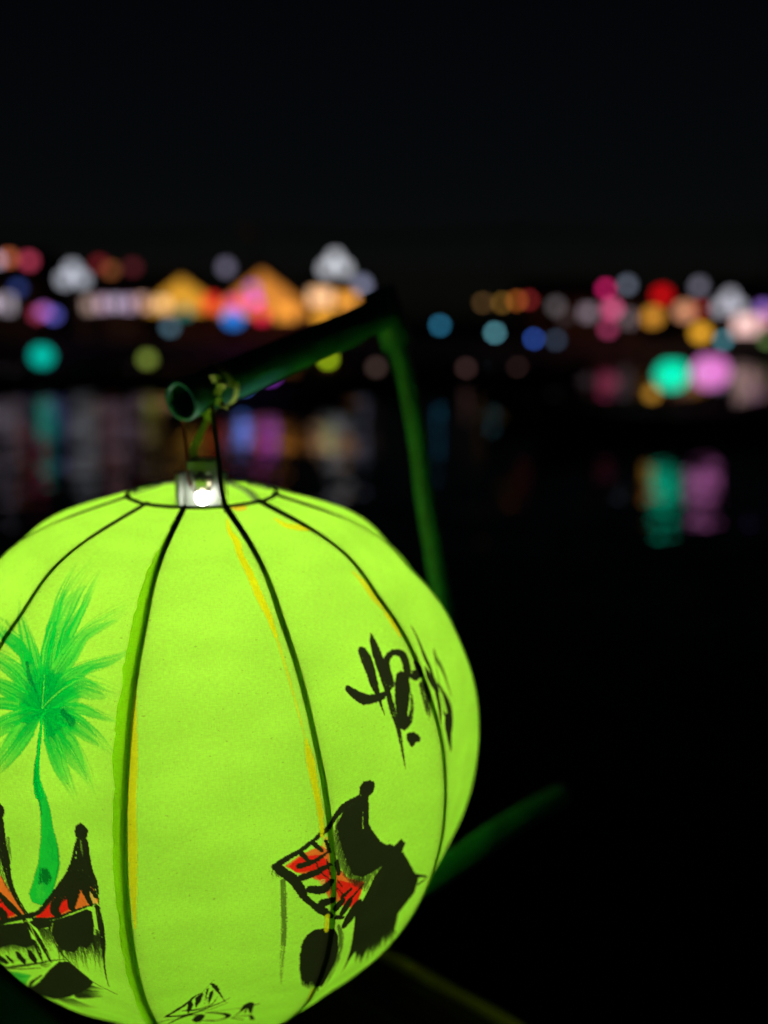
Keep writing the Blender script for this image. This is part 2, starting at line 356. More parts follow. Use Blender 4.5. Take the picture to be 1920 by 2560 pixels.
def make_house(i, label, x0, x1, ze, zr, D, gable, gcol, wins):
    xm = (x0+x1)/2; dep = 6.0
    root = empty('gabled_house' if gable else 'shop_house', (xm, D, QUAY))
    tag(root, label, 'house', 'houses along the far bank')
    O = (xm, D, QUAY)
    yb = D + dep
    if gable:
        v = [(x0, D, QUAY), (x1, D, QUAY), (x1, D, ze), (xm, D, zr), (x0, D, ze), (x0, yb, QUAY), (x1, yb, QUAY), (x1, yb, ze), (xm, yb, zr), (x0, yb, ze)]
        f = [(0, 1, 2, 3, 4), (9, 8, 7, 6, 5), (1, 6, 7, 2), (0, 4, 9, 5)]
        mesh_obj('wall', v, f, M['plaster'], root, origin=O)
        ov = 0.25; t = 0.14
        for s, xe in ((-1, x0), (1, x1)):
            k = (zr-ze)/((x1-x0)/2)
            a = (xm, zr+0.03); bb = (xe+s*ov, ze-k*ov+0.03)
            v = [(a[0], D-ov, a[1]), (bb[0], D-ov, bb[1]), (bb[0], yb+ov, bb[1]), (a[0], yb+ov, a[1])]
            v += [(p_[0], p_[1], p_[2]+t) for p_ in v]
            mesh_obj('roof_slope', v, [(0, 1, 2, 3), (7, 6, 5, 4), (0, 4, 5, 1), (1, 5, 6, 2), (2, 6, 7, 3), (3, 7, 4, 0)], M['tile'], root, origin=O)
        # five glowing amber panels that stand in for lamplight on the gable wall
        gm = glowing('amber_gable_glow', gcol, 1.0)
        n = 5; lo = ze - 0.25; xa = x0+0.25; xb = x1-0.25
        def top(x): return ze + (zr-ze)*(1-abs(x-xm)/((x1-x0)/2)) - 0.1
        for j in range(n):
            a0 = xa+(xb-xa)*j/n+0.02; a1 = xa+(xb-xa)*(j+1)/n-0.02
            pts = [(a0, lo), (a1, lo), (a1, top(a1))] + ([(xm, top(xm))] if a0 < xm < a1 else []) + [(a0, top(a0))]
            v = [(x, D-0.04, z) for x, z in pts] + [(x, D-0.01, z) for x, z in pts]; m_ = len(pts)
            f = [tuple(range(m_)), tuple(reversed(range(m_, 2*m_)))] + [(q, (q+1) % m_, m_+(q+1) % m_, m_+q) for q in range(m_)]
            mesh_obj('gable_glow_panel', v, f, gm, root, origin=O)
    else:
        box('wall', x0, x1, D, yb, QUAY, ze, M['plaster'], root, origin=O)
        yr = D + dep/2; ov = 0.35; t = 0.12
        for ya, s in ((D, -1), (yb, 1)):
            k = (zr-ze)/(dep/2); e = (ya+s*ov, ze-k*ov+0.02)
            v = [(x0-ov, e[0], e[1]), (x1+ov, e[0], e[1]), (x1+ov, yr, zr+0.02), (x0-ov, yr, zr+0.02)]
            v += [(a, b_, c+t) for a, b_, c in v]
            mesh_obj('roof_slope', v, [(3, 2, 1, 0), (4, 5, 6, 7), (0, 1, 5, 4), (1, 2, 6, 5), (2, 3, 7, 6), (3, 0, 4, 7)], M['tile'], root, origin=O)
    for (a, b_, c, d, col) in wins:
        fr = 0.05
        w = box('window', a-fr, b_+fr, D-0.10, D-0.05, c-fr, d+fr, M['frame'], root, origin=O)
        gm = glowing('lit_pane', col, 1.0); mid = (a+b_)/2
        for p0, p1 in ((a, mid-0.02), (mid+0.02, b_)):
            v, f = box_data(p0, p1, D-0.13, D-0.105, c, d)
            mesh_obj('pane', v, f, gm, w, origin=O)
    dx = x0 + (x1-x0)*0.12
    dr = box('door', dx, dx+0.8, D-0.06, D-0.003, QUAY, min(QUAY+1.9, ze-0.5), M['frame'], root, origin=O)
    v, f = box_data(dx+0.66, dx+0.70, D-0.10, D-0.062, QUAY+0.9, QUAY+1.0)
    mesh_obj('handle', v, f, M['pole'], dr, origin=O)
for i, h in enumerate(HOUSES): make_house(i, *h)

# ------------------------------------------------------------------ street lamps
def make_lamp(pos, dia, L, label, three):
    x, y, z = pos; r = dia/2
    root = empty('street_lamp', (x, y, QUAY)); tag(root, label, 'street lamp', 'white street lamps on the far bank')
    h = z-QUAY
    m = lathe_mesh('lamp_post', [(0.11, 0), (0.11, 0.25), (0.06, 0.32), (0.045, h-r-0.12), (0.09, h-r-0.06), (0.09, h-r)], M['pole'], 10)
    share('lamp_post', m, root)
    g = lathe_mesh('lamp_globe', [(0.3*r, -r), (0.75*r, -0.7*r), (r, -0.1*r), (0.85*r, 0.5*r), (0.4*r, 0.92*r), (0.1*r, r)], glowing('lamp_glass', L), 14)
    c = lathe_mesh('lamp_cap', [(0.45*r, 0), (0.35*r, 0.12), (0.03, 0.2)], M['pole'], 10)
    heads = [(0, h)]
    if three:
        heads += [(-1.35*r, h-1.55*r), (1.35*r, h-1.55*r)]
        tube('lamp_arm', [(-1.35*r, 0, h-2.6*r), (-1.0*r, 0, h-2.85*r), (1.0*r, 0, h-2.85*r), (1.35*r, 0, h-2.6*r)], 0.03, M['pole'], root, 8)
    for hx_, hz_ in heads:
        gl = share('lamp_globe', g, root, (hx_, 0, hz_))
        share('globe_cap', c, gl, (0, 0, 0.93*r))
for a in STREET_LAMPS: make_lamp(*a[:4], a[5])

# ------------------------------------------------------------------ hung lanterns
SHADE = None
def lantern_meshes():
    prof = [(0.16, -0.42), (0.30, -0.36), (0.43, -0.22), (0.5, 0), (0.43, 0.22), (0.30, 0.36), (0.16, 0.42)]
    dummy = glowing('shade_cloth', (1, 1, 1))
    s = lathe_mesh('shade', prof, dummy, 12, smooth=False)
    c = lathe_mesh('cap', [(0.18, -0.03), (0.19, 0.03), (0.12, 0.07)], M['cap'], 10)
    t = lathe_mesh('tassel', [(0.03, 0), (0.06, -0.06), (0.05, -0.16), (0.09, -0.4)], M['tassel'], 8)
    return s, c, t
SH, CAPM, TAS = lantern_meshes()
CORD = lathe_mesh('cord', [(1, 0), (1, 1)], M['cap'], 5)
def make_lantern(pos, dia, L, label, group, hang_z):
    root = empty('paper_lantern', (pos[0], pos[1], pos[2]-0.42*dia), rng.uniform(0, 1)); tag(root, label, 'lantern', group)
    gm = glowing('lantern_cloth', L, 1.0)
    h = 0.42*dia
    share('shade', SH, root, (0, 0, h), (dia,)*3, mat=gm)
    share('cap', CAPM, root, (0, 0, h+0.44*dia), (dia,)*3)
    share('cap', CAPM, root, (0, 0, h-0.44*dia), (dia, dia, -dia))
    share('tassel', TAS, root, (0, 0, h-0.48*dia), (dia,)*3)
    top = pos[2] + 0.50*dia
    share('cord', CORD, root, (0, 0, h+0.5*dia), (0.008, 0.008, max(0.02, hang_z-top)))
CABLE_Z = 5.6
def cable_z(x): return CABLE_Z - 0.35*math.sin(math.pi*((x+30) % 12)/12)
for a in LANTERNS: make_lantern(a[0], a[1], a[2], a[3], 'coloured lanterns along the far bank', cable_z(a[0][0]))
# the two rows of cable and their masts
ys = sorted({round(a[0][1], 1) for a in LANTERNS})
for y, word in zip(ys, ('front', 'second', 'third', 'fourth', 'fifth', 'rear')):
    pts = [(x, y, cable_z(x)) for x in np.arange(-30, 30.1, 1.0)]
    o = tube('lantern_cable', pts, 0.012, M['cap'], seg=5); tag(o, f'thin black cable carrying lanterns, {word} line from the water', 'cable', 'lantern cables')
for k, x in enumerate((-30, -18, -6, 6, 18, 30)):
    root = empty('cable_mast', (x, 46.6, QUAY))
    tag(root, ('leftmost iron mast, far beyond the pink red lantern', 'dark iron mast by the pink red lantern on the left bank', 'dark iron mast beside the lilac lantern and larger amber gable', 'dark iron mast behind the amber row of lanterns, right bank', 'dark iron mast near the violet lantern at the right edge', 'rightmost iron mast, far beyond the violet lantern')[k], 'mast', 'cable masts')
    share('mast_pole', lathe_mesh('mast_pole', [(0.1, 0), (0.1, 0.3), (0.06, 0.36), (0.05, 5.1)], M['pole'], 8), root)
    box('cross_arm', x-0.05, x+0.05, min(ys)-0.1, 46.7, CABLE_Z-0.05, CABLE_Z+0.03, M['pole'], root, origin=(x, 46.6, QUAY))

# ------------------------------------------------------------------ sampans
def hull_data(Ln, Wd, Hh, n=13):
    V = []; st = np.linspace(-1, 1, n)
    for s in st:
        w = Wd/2*(1-abs(s)**2.6*0.82); sheer = Hh + 0.30*abs(s)**3; bot = -0.12 + 0.30*abs(s)**3
        x = s*Ln/2
        V += [(x, -w, sheer), (x, -w*0.8, bot+0.12), (x, -w*0.45, bot), (x, w*0.45, bot), (x, w*0.8, bot+0.12), (x, w, sheer),
              (x, w-0.05, sheer), (x, w*0.74, bot+0.18), (x, -w*0.74, bot+0.18), (x, -w+0.05, sheer)]
    Fc = [(i*10+j, (i+1)*10+j, (i+1)*10+(j+1) % 10, i*10+(j+1) % 10) for i in range(n-1) for j in range(10)]
    Fc += [tuple(range(10)), tuple(reversed(range((n-1)*10, n*10)))]
    return V, Fc
HV, HF = hull_data(4.4, 1.25, 0.34)
HULL = bpy.data.meshes.new('hull'); HULL.from_pydata(HV, [], HF); HULL.materials.append(M['wood']); HULL.update()
BV, BF = box_data(-0.14, 0.14, -0.5, 0.5, 0, 0.035)
BENCH = bpy.data.meshes.new('bench'); BENCH.from_pydata(BV, [], BF); BENCH.materials.append(M['wood']); BENCH.update()
def make_boat(xy, label, rot, lans):
    root = empty('sampan', (xy[0], xy[1]+0.25, 0), rot); tag(root, label, 'boat', 'lantern boats on the river')
    share('hull', HULL, root)
    for bx in (-1.1, 0.1, 1.2): share('bench', BENCH, root, (bx, 0, 0.27), (1, 1.0, 1))
    top = max(l[0][2] for l in lans) + 0.35
    ca, sa = math.cos(rot), math.sin(rot)
    for l in lans:
        dx, dy = l[0][0]-xy[0], l[0][1]-xy[1]-0.25
        lx, ly = dx*ca + dy*sa, -dx*sa + dy*ca
        up = l[0][2] + 0.5*l[1] + 0.12
        tube('lantern_pole', smooth_path([(lx*0.7+0.1, 0.15, 0.3), (lx*0.85+0.06, 0.1, up*0.75), (lx, ly, up+0.02), (lx, ly-0.02, up)], 10), 0.014, M['wood'], root, seg=6)
        make_lantern(l[0], l[1], l[2], l[3], 'lanterns on the boats', up)
for b_ in BOATS: make_boat(*b_)

# ------------------------------------------------------------------ the boat we stand in
def make_own_boat():
    A = np.array(GUNWALE[0]); Bp = np.array(GUNWALE[1]); g = Bp-A; g[2] = 0; g /= np.linalg.norm(g)
    n = np.array([g[1], -g[0], 0])                 # points outboard or inboard
    if (np.array([0, 0, 0])-A) @ n < 0: n = -n     # inboard, towards the camera
    C0 = A - g*2.6
    root = empty('wooden_boat', (float(A[0]), float(A[1]), 0)); O = tuple(root.location)
    tag(root, 'teal decked wooden boat with ochre gunwale under the big lantern', 'boat')
    def bar(name, a0, a1, n0, n1, z0, z1, mat):
        q = [C0+g*a0+n*n0, C0+g*a1+n*n0, C0+g*a1+n*n1, C0+g*a0+n*n1]
        v = [(p[0], p[1], z0) for p in q] + [(p[0], p[1], z1) for p in q]
        f = [(0, 3, 2, 1), (4, 5, 6, 7), (0, 1, 5, 4), (1, 2, 6, 5), (2, 3, 7, 6), (3, 0, 4, 7)]
        o = mesh_obj(name, v, f, mat, root, origin=O)
        bm = bmesh.new(); bm.from_mesh(o.data); bmesh.ops.recalc_face_normals(bm, faces=bm.faces)
        bmesh.ops.bevel(bm, geom=list(bm.edges), offset=0.004, segments=1, affect='EDGES'); bm.to_mesh(o.data); bm.free()
        return o
    Ln = 5.2; Z = GUNWALE[0][2]-0.56
    bar('gunwale', 0, Ln, -0.003, 0.008, Z+0.548, Z+0.56, M['ochre'])
    bar('top_strake', 0, Ln, -0.002, 0.012, Z+0.494, Z+0.543, M['wood'])
    bar('gunwale', 0, Ln, 1.9, 1.93, Z+0.50, Z+0.56, M['ochre'])
    for k in range(7): bar('hull_plank', 0, Ln, 0.002+0.03*k, 0.022+0.03*k, Z+0.493-0.165*(k+1), Z+0.493-0.165*k-0.006, M['wood'])
    bar('hull_plank', 0, Ln, 1.89, 1.92, -0.1, Z+0.49, M['wood'])
    bar('hull_bottom', 0, Ln, 0.21, 1.88, -0.14, -0.10, M['wood'])
    for k in range(11): bar('deck_plank', 0.01, Ln-0.01, 0.21+k*0.15, 0.21+k*0.15+0.145, Z+0.36, Z+0.385+0.002*(k % 3), M['teal_deck'])
    for a in (0.0, Ln-0.03): bar('end_board', a, a+0.03, 0.2, 1.88, Z+0.20, Z+0.49, M['wood'])
make_own_boat()

# ------------------------------------------------------------------ green pipe stand
def make_stand():
    base = POST[-1]
    root = empty('lantern_stand', base); tag(root, 'dark green pipe stand with sloping arm holding the big lantern', 'lantern stand')
    R_ = 0.0128
    path = smooth_path(ARM, 40)
    # hollow pipe: outer wall, rim, inner wall
    vo, fo = tube_data(path, R_, 24, cap=False)
    inner = path[:14]
    vi, fi = tube_data(inner, R_*0.80, 24, cap=False)
    off = len(vo); V = vo+vi
    Fc = fo + [tuple(reversed([q+off for q in f])) for f in fi] + [(j, off+j, off+(j+1) % 24, (j+1) % 24) for j in range(24)]
    Fc += [tuple(off+13*24+j for j in range(24))]
    n = len(path); Fc += [tuple((n-1)*24+j for j in range(24))]
    mesh_obj('arm', V, Fc, M['green_pipe'], root, smooth=True, origin=base)
    tube('post', smooth_path(POST, 60), 0.0080, M['green_pipe'], root, 20, origin=base)
    c = np.array(POST[0]); d = np.array(POST[1])-c; d /= np.linalg.norm(d)
    tube('elbow_collar', [c-d*0.016, c+d*0.03], 0.0128, M['green_pipe'], root, 20, origin=base)
    tube('brace_bar', smooth_path(BAR, 24), 0.0105, M['lit_bar_green'], root, 16, origin=base)
    b = np.array(base)
    tube('foot_flange', [b+np.array([0, 0, -0.001]), b+np.array([0, 0, 0.012])], 0.03, M['green_pipe'], root, 18, origin=base)
make_stand()

# ------------------------------------------------------------------ the big lantern
RIMV = np.array(RIM); AX = np.array(AXIS); E1 = np.array(SIDE); E2 = np.array(FRONT)
TK = 0.5-0.5*np.cos(np.linspace(0, np.pi, len(RADII)))
def radius_at(t):
    r = np.array(RADII); m = np.gradient(r, TK)
    i = np.clip(np.searchsorted(TK, t)-1, 0, len(TK)-2); h = TK[i+1]-TK[i]; u = (t-TK[i])/h
    return (2*u**3-3*u*u+1)*r[i]+(u**3-2*u*u+u)*h*m[i]+(-2*u**3+3*u*u)*r[i+1]+(u**3-u*u)*h*m[i+1]
def rib_curve(k, t):
    th = TURN + k*np.pi/6
    if -2 <= k <= 3: th = th + RIB_SHIFT[k+2] + (t-0.4)*RIB_TWIST[k+2]
    else: th = th + (RIB_SHIFT[0] if k < -2 else RIB_SHIFT[5]) + 0*t
    r = radius_at(t)
    return RIMV + np.outer(t*HEIGHT, AX) + (r*np.sin(th))[:, None]*E1 + (r*np.cos(th))[:, None]*E2
def panel_grid(k, s, t):
    a = rib_curve(k, t); b = rib_curve(k+1 if k < 5 else -6, t)
    n = (a+b)/2 - (RIMV+np.outer(t*HEIGHT, AX)); n /= np.linalg.norm(n, axis=1)[:, None]
    sag = 0.0015*4*s*(1-s)
    G = a[:, None]*(1-s)[None, :, None] + b[:, None]*s[None, :, None]
    S2, T2 = np.meshgrid(s, t)
    # slack folds, strongest under the ring where the cloth is gathered
    fold = (vnoise(S2*2.2+T2*9+k*7, T2*22+S2*3, 5)-0.5)*0.0055*np.exp(-T2*2.6) + (vnoise(S2*1.6-T2*3+k*3, T2*9+S2*2, 9)-0.5)*0.0030
    return G - n[:, None]*(sag[None, :, None] - (fold*4*S2*(1-S2))[..., None])
PALETTE = [(0.0, 0.6, 0.055), (0.14, 0.78, 0.06), (0.0, 0.36, 0.05), (0.0, 0.2, 0.04), (0.0, 0.1, 0.02), (1.0, 0.2, 0.03), (1.0, 0.022, 0.012), (0.95, 0.62, 0.12), (0.02, 0.024, 0.01), (0.3, 0.5, 0.05), (0.45, 0.7, 0.05), (0.5, 0.75, 0.08), (0.9, 0.75, 0.05), (0.98, 0.5, 0.1), (0.5, 0.8, 0.08), (0.4, 0.6, 0.06), (0.5, 0.75, 0.07), (0.86, 0.8, 0.0), (0.95, 0.55, 0.02)]
MOTIFS = [
('palm',[-2, -1],(-0.05916, -0.13983, -0.08498),(0.9488, -0.3157, 0.0),(0.1286, 0.3863, 0.9134),[
(0,[(1.1,4.6),(-0.2,18.1),(-2.7,31.8),(-4.0,43.8),(-1.3,56.4),(3.2,64.9)],[3.77,8.67,10.76,10.13,7.55,1.56],0,0.3,0.65,0.63,0.95),
(0,[(2.4,5.8),(5.1,18.6),(9.7,29.3),(12.7,37.3),(20.6,43.8),(29.5,48.6)],[3.6,10.19,10.59,7.26,5.3,1.15],0,0.3,0.65,0.63,0.95),
(0,[(2.2,2.6),(8.3,13.6),(15.7,19.1),(22.9,23.0),(33.5,26.4),(39.2,29.7)],[3.68,7.37,8.33,4.7,2.93,0.6],0,0.3,0.65,0.63,0.95),
(0,[(2.2,0.3),(9.9,8.0),(19.1,13.6),(27.4,12.3),(36.0,10.2)],[4.8,10.46,11.26,8.32,1.92],0,0.3,0.65,0.63,0.95),
(0,[(5.0,-0.6),(14.2,1.9),(23.4,3.4),(30.7,2.0),(40.3,-0.2)],[3.11,6.28,5.49,3.99,0.71],0,0.3,0.65,0.63,0.95),
(0,[(5.3,-1.5),(15.3,-2.5),(24.3,-4.8),(30.2,-7.6),(38.5,-12.5)],[3.88,9.52,9.16,7.46,0.98],0,0.3,0.65,0.63,0.95),
(0,[(4.5,-2.5),(12.4,-9.4),(21.0,-14.8),(26.8,-20.6),(33.8,-30.2)],[4.5,12.06,11.63,8.6,1.01],0,0.3,0.65,0.63,0.95),
(0,[(3.5,-3.1),(9.7,-12.0),(15.5,-19.9),(20.1,-27.9),(24.2,-33.8)],[3.54,8.2,8.75,5.93,0.76],0,0.3,0.65,0.63,0.95),
(0,[(1.0,-1.2),(-8.6,-4.5),(-16.9,-8.8),(-24.3,-14.7),(-30.4,-22.7)],[3.75,8.51,9.52,7.98,1.2],0,0.3,0.65,0.63,0.95),
(0,[(0.2,-2.2),(-5.9,-9.6),(-11.2,-18.3),(-16.1,-26.5),(-20.1,-33.7)],[3.6,10.68,11.91,8.92,1.36],0,0.3,0.65,0.63,0.95),
(0,[(0.0,0.5),(-9.0,4.3),(-19.7,7.5),(-28.9,9.3),(-41.3,8.4)],[3.11,8.13,8.19,6.74,1.61],0,0.3,0.65,0.63,0.95),
(0,[(-0.3,1.8),(-8.0,10.3),(-18.2,17.0),(-29.1,20.3),(-40.9,21.3)],[3.39,9.64,8.58,6.04,1.47],0,0.3,0.65,0.63,0.95),
(0,[(-0.1,3.2),(-5.6,15.1),(-13.4,25.9),(-18.8,33.8),(-23.9,42.1)],[3.62,10.98,10.78,6.38,0.55],0,0.3,0.65,0.63,0.95),
(0,[(-1.5,-0.1),(-12.5,0.7),(-23.2,0.3),(-33.1,-4.1)],[2.45,6.05,6.38,1.13],0,0.3,0.65,0.63,0.95),
(0,[(-12.4,23.2),(-22.0,29.6),(-30.2,33.6),(-45.9,35.9)],[4.6,6.54,6.0,1.44],0,0.3,0.65,0.63,0.95),
(0,[(-2.9,30.8),(-7.4,40.9),(-7.7,50.9),(-5.0,60.1)],[5.26,6.47,4.71,0.87],0,0.3,0.65,0.63,0.95),
(0,[(2.8,24.9),(3.9,37.4),(5.1,49.2),(8.6,59.3)],[5.75,7.86,5.93,0.96],0,0.3,0.65,0.63,0.95),
(0,[(-2.6,18.2),(-5.8,32.3),(-7.0,45.1),(-3.3,58.7),(2.1,67.6)],[1.07,0.57,0.59,0.6,0.25],0,0.3,0.7,0.23,0.53),
(0,[(3.4,18.9),(1.2,34.9),(-1.3,50.1),(0.1,67.5),(0.9,82.5)],[1.37,0.62,0.63,0.65,0.29],0,0.3,0.7,0.23,0.47),
(0,[(-3.2,18.3),(-6.5,32.3),(-7.6,45.2),(-3.8,58.8),(1.8,67.9)],[0.92,1.07,1.29,1.13,0.25],1,0.3,0.7,0.23,0.71),
(0,[(2.5,18.2),(0.4,32.5),(-1.3,45.0),(0.6,58.5),(3.7,68.7)],[0.99,0.85,1.05,0.92,0.25],1,0.3,0.7,0.23,0.73),
(0,[(3.3,18.1),(1.4,32.0),(-0.2,43.9),(1.4,56.7),(4.3,66.1)],[1.36,0.89,1.02,1.11,0.25],0,0.3,0.7,0.23,0.43),
(0,[(-0.5,18.2),(-3.1,32.2),(-4.5,44.6),(-1.6,57.8),(3.0,66.9)],[1.6,1.12,1.17,1.27,0.25],0,0.3,0.7,0.23,0.49),
(0,[(3.4,18.6),(1.2,34.0),(-0.9,48.1),(0.7,63.9),(2.3,77.1)],[1.43,1.1,1.06,1.17,0.28],0,0.3,0.7,0.23,0.54),
(0,[(0.7,18.6),(-2.0,33.5),(-3.8,47.3),(-1.4,62.7),(2.2,74.3)],[0.95,0.68,0.76,0.72,0.27],1,0.3,0.7,0.23,0.37),
(0,[(-4.5,19.0),(-8.5,34.5),(-9.9,50.1),(-6.1,67.2),(-1.3,80.1)],[0.97,0.79,0.94,0.96,0.31],0,0.3,0.7,0.23,0.5),
(0,[(4.4,18.2),(2.6,32.5),(0.7,44.7),(2.2,57.9),(4.4,68.3)],[1.07,0.55,0.58,0.64,0.26],1,0.3,0.7,0.23,0.47),
(0,[(-1.6,19.0),(-5.2,34.9),(-6.9,50.5),(-4.1,68.3),(-1.0,82.4)],[1.0,0.88,0.89,0.91,0.28],1,0.3,0.7,0.23,0.4),
(0,[(-4.3,18.5),(-7.8,32.9),(-8.9,46.5),(-4.9,61.0),(1.0,70.8)],[1.31,0.99,1.1,1.03,0.25],0,0.3,0.7,0.23,0.5),
(0,[(-3.2,18.7),(-6.7,33.8),(-8.1,48.2),(-4.6,64.3),(0.5,75.8)],[0.77,1.06,1.01,1.11,0.3],1,0.3,0.7,0.23,0.78),
(0,[(1.8,19.1),(-1.2,35.7),(-3.4,51.7),(-1.9,70.5),(-1.4,86.8)],[0.75,0.61,0.63,0.7,0.29],1,0.3,0.7,0.23,0.7),
(0,[(-1.2,19.2),(-4.8,35.8),(-6.7,52.1),(-4.5,71.2),(-2.6,87.1)],[1.25,1.08,1.02,1.12,0.34],0,0.3,0.7,0.23,0.44),
(0,[(-0.7,18.2),(-3.4,32.3),(-4.8,45.1),(-1.9,58.6),(2.7,68.0)],[1.05,1.29,1.33,1.35,0.25],0,0.3,0.7,0.23,0.35),
(0,[(0.2,19.9),(5.1,32.0),(9.6,40.0),(19.1,47.5),(30.1,52.1)],[1.67,0.7,0.81,0.76,0.22],0,0.3,0.7,0.23,0.39),
(0,[(10.1,18.0),(14.8,29.0),(16.7,38.9),(24.2,47.0),(33.8,54.3)],[0.93,0.48,0.57,0.5,0.24],0,0.3,0.7,0.23,0.43),
(0,[(6.8,18.5),(11.6,29.2),(14.2,37.8),(21.8,45.0),(31.1,50.6)],[0.86,0.95,0.88,0.84,0.23],0,0.3,0.7,0.23,0.8),
(0,[(1.1,20.3),(6.1,33.0),(10.6,42.3),(21.0,51.2),(33.1,57.7)],[1.42,0.87,0.81,0.7,0.23],1,0.3,0.7,0.23,0.56),
(0,[(2.4,19.8),(7.3,32.0),(11.5,41.0),(21.0,49.5),(32.5,55.5)],[0.78,0.89,0.87,0.76,0.23],0,0.3,0.7,0.23,0.75),
(0,[(8.5,18.5),(13.3,29.9),(15.7,39.9),(23.9,48.3),(34.1,55.8)],[0.78,0.68,0.69,0.65,0.24],0,0.3,0.7,0.23,0.44),
(0,[(2.3,20.3),(7.4,33.8),(11.8,44.5),(23.0,54.8),(36.1,62.9)],[1.03,0.56,0.54,0.53,0.24],1,0.3,0.7,0.23,0.6),
(0,[(10.2,18.0),(14.9,28.8),(16.9,38.6),(24.3,46.7),(33.7,53.9)],[1.48,0.93,0.98,0.97,0.23],1,0.3,0.7,0.23,0.69),
(0,[(4.9,18.8),(9.7,29.7),(12.7,38.0),(20.9,45.0),(30.2,50.1)],[0.93,1.18,1.06,1.13,0.2],1,0.3,0.7,0.23,0.77),
(0,[(3.4,19.9),(8.5,32.5),(12.2,42.6),(22.6,52.0),(34.5,59.4)],[1.44,0.99,1.06,0.93,0.23],1,0.3,0.7,0.23,0.59),
(0,[(6.8,19.1),(11.6,31.4),(14.7,41.8),(24.0,51.1),(35.3,59.1)],[0.98,1.13,1.33,1.15,0.24],1,0.3,0.7,0.23,0.38),
(0,[(10.1,18.8),(15.1,31.0),(17.2,42.9),(26.4,53.2),(38.1,62.9)],[1.33,0.51,0.49,0.53,0.25],1,0.3,0.7,0.23,0.41),
(0,[(10.0,18.4),(14.8,29.9),(16.9,40.7),(25.2,49.8),(35.7,58.2)],[0.95,0.56,0.55,0.58,0.23],1,0.3,0.7,0.23,0.61),
(0,[(7.7,19.3),(12.7,31.8),(15.7,43.2),(25.3,53.7),(37.4,62.8)],[0.94,0.47,0.46,0.49,0.25],1,0.3,0.7,0.23,0.36),
(0,[(8.9,18.0),(13.5,28.2),(15.7,36.9),(22.7,43.8),(31.1,49.7)],[1.69,1.14,1.08,1.08,0.21],1,0.3,0.7,0.23,0.6),
(0,[(9.0,18.0),(13.6,28.6),(15.7,37.6),(22.9,44.9),(31.8,51.1)],[1.33,0.74,0.76,0.72,0.24],1,0.3,0.7,0.23,0.7),
(0,[(8.2,14.2),(16.4,20.4),(24.8,25.3),(37.2,30.0),(44.9,34.7)],[0.75,0.44,0.49,0.44,0.21],0,0.3,0.7,0.23,0.57),
(0,[(11.1,13.0),(19.1,18.3),(26.5,24.3),(38.5,29.6),(46.1,35.1)],[0.83,0.68,0.68,0.68,0.22],1,0.3,0.7,0.23,0.59),
(0,[(5.0,15.8),(13.8,23.8),(24.3,28.4),(38.8,33.2),(47.8,38.1)],[1.51,0.48,0.44,0.47,0.2],0,0.3,0.7,0.23,0.52),
(0,[(10.4,13.0),(18.1,18.1),(25.0,23.3),(36.2,27.8),(42.8,32.5)],[0.9,0.77,0.76,0.73,0.22],1,0.3,0.7,0.23,0.39),
(0,[(5.7,15.3),(14.1,22.8),(23.8,27.1),(37.4,31.5),(45.5,36.0)],[1.53,0.79,0.72,0.74,0.2],0,0.3,0.7,0.23,0.74),
(0,[(10.3,12.9),(17.5,17.6),(24.0,22.3),(34.4,26.2),(40.1,30.1)],[1.4,0.56,0.62,0.52,0.21],0,0.3,0.7,0.23,0.73),
(0,[(8.0,14.5),(16.5,21.4),(25.7,26.7),(39.2,31.9),(47.8,37.3)],[0.86,1.12,1.17,1.05,0.2],0,0.3,0.7,0.23,0.42),
(0,[(8.3,13.9),(16.1,19.9),(24.2,24.4),(36.0,28.7),(42.8,33.0)],[1.17,1.07,1.18,1.06,0.21],1,0.3,0.7,0.23,0.35),
(0,[(7.0,14.7),(15.4,21.4),(24.2,26.1),(37.2,30.5),(44.8,35.1)],[1.13,0.93,0.86,0.88,0.21],0,0.3,0.7,0.23,0.38),
(0,[(6.7,15.2),(15.4,22.5),(25.1,27.5),(39.3,32.7),(48.0,38.0)],[0.92,0.97,1.08,0.92,0.22],1,0.3,0.7,0.23,0.63),
(0,[(9.8,13.5),(17.8,19.4),(25.7,25.0),(38.2,30.0),(45.9,35.4)],[0.98,1.08,1.07,1.08,0.25],0,0.3,0.7,0.23,0.76),
(0,[(7.3,14.9),(15.8,22.2),(25.4,27.5),(39.6,32.7),(48.2,38.1)],[1.38,0.92,0.8,0.86,0.2],0,0.3,0.7,0.23,0.41),
(0,[(10.4,13.0),(18.1,18.2),(25.2,23.5),(36.5,28.2),(43.3,32.9)],[1.25,0.51,0.57,0.58,0.22],0,0.3,0.7,0.23,0.41),
(0,[(10.6,12.9),(18.0,17.7),(24.6,22.6),(35.2,26.9),(41.3,31.2)],[1.41,0.68,0.64,0.73,0.22],0,0.3,0.7,0.23,0.51),
(0,[(9.2,13.4),(16.5,18.5),(23.6,23.0),(34.4,26.7),(40.3,30.5)],[1.05,1.09,1.01,1.02,0.21],0,0.3,0.7,0.23,0.64),
(0,[(7.2,14.4),(15.1,20.7),(23.5,24.9),(35.4,28.9),(42.3,32.7)],[0.74,0.48,0.47,0.4,0.21],1,0.3,0.7,0.23,0.72),
(0,[(13.2,6.5),(23.7,12.4),(31.8,11.8),(44.0,11.3)],[1.4,0.51,0.41,0.17],0,0.3,0.7,0.23,0.57),
(0,[(11.2,8.0),(22.1,14.8),(32.8,14.1),(45.6,12.6)],[1.24,1.11,0.98,0.16],0,0.3,0.7,0.23,0.64),
(0,[(11.9,7.3),(22.5,13.4),(31.5,12.7),(43.4,11.6)],[1.13,0.89,0.82,0.18],0,0.3,0.7,0.23,0.77),
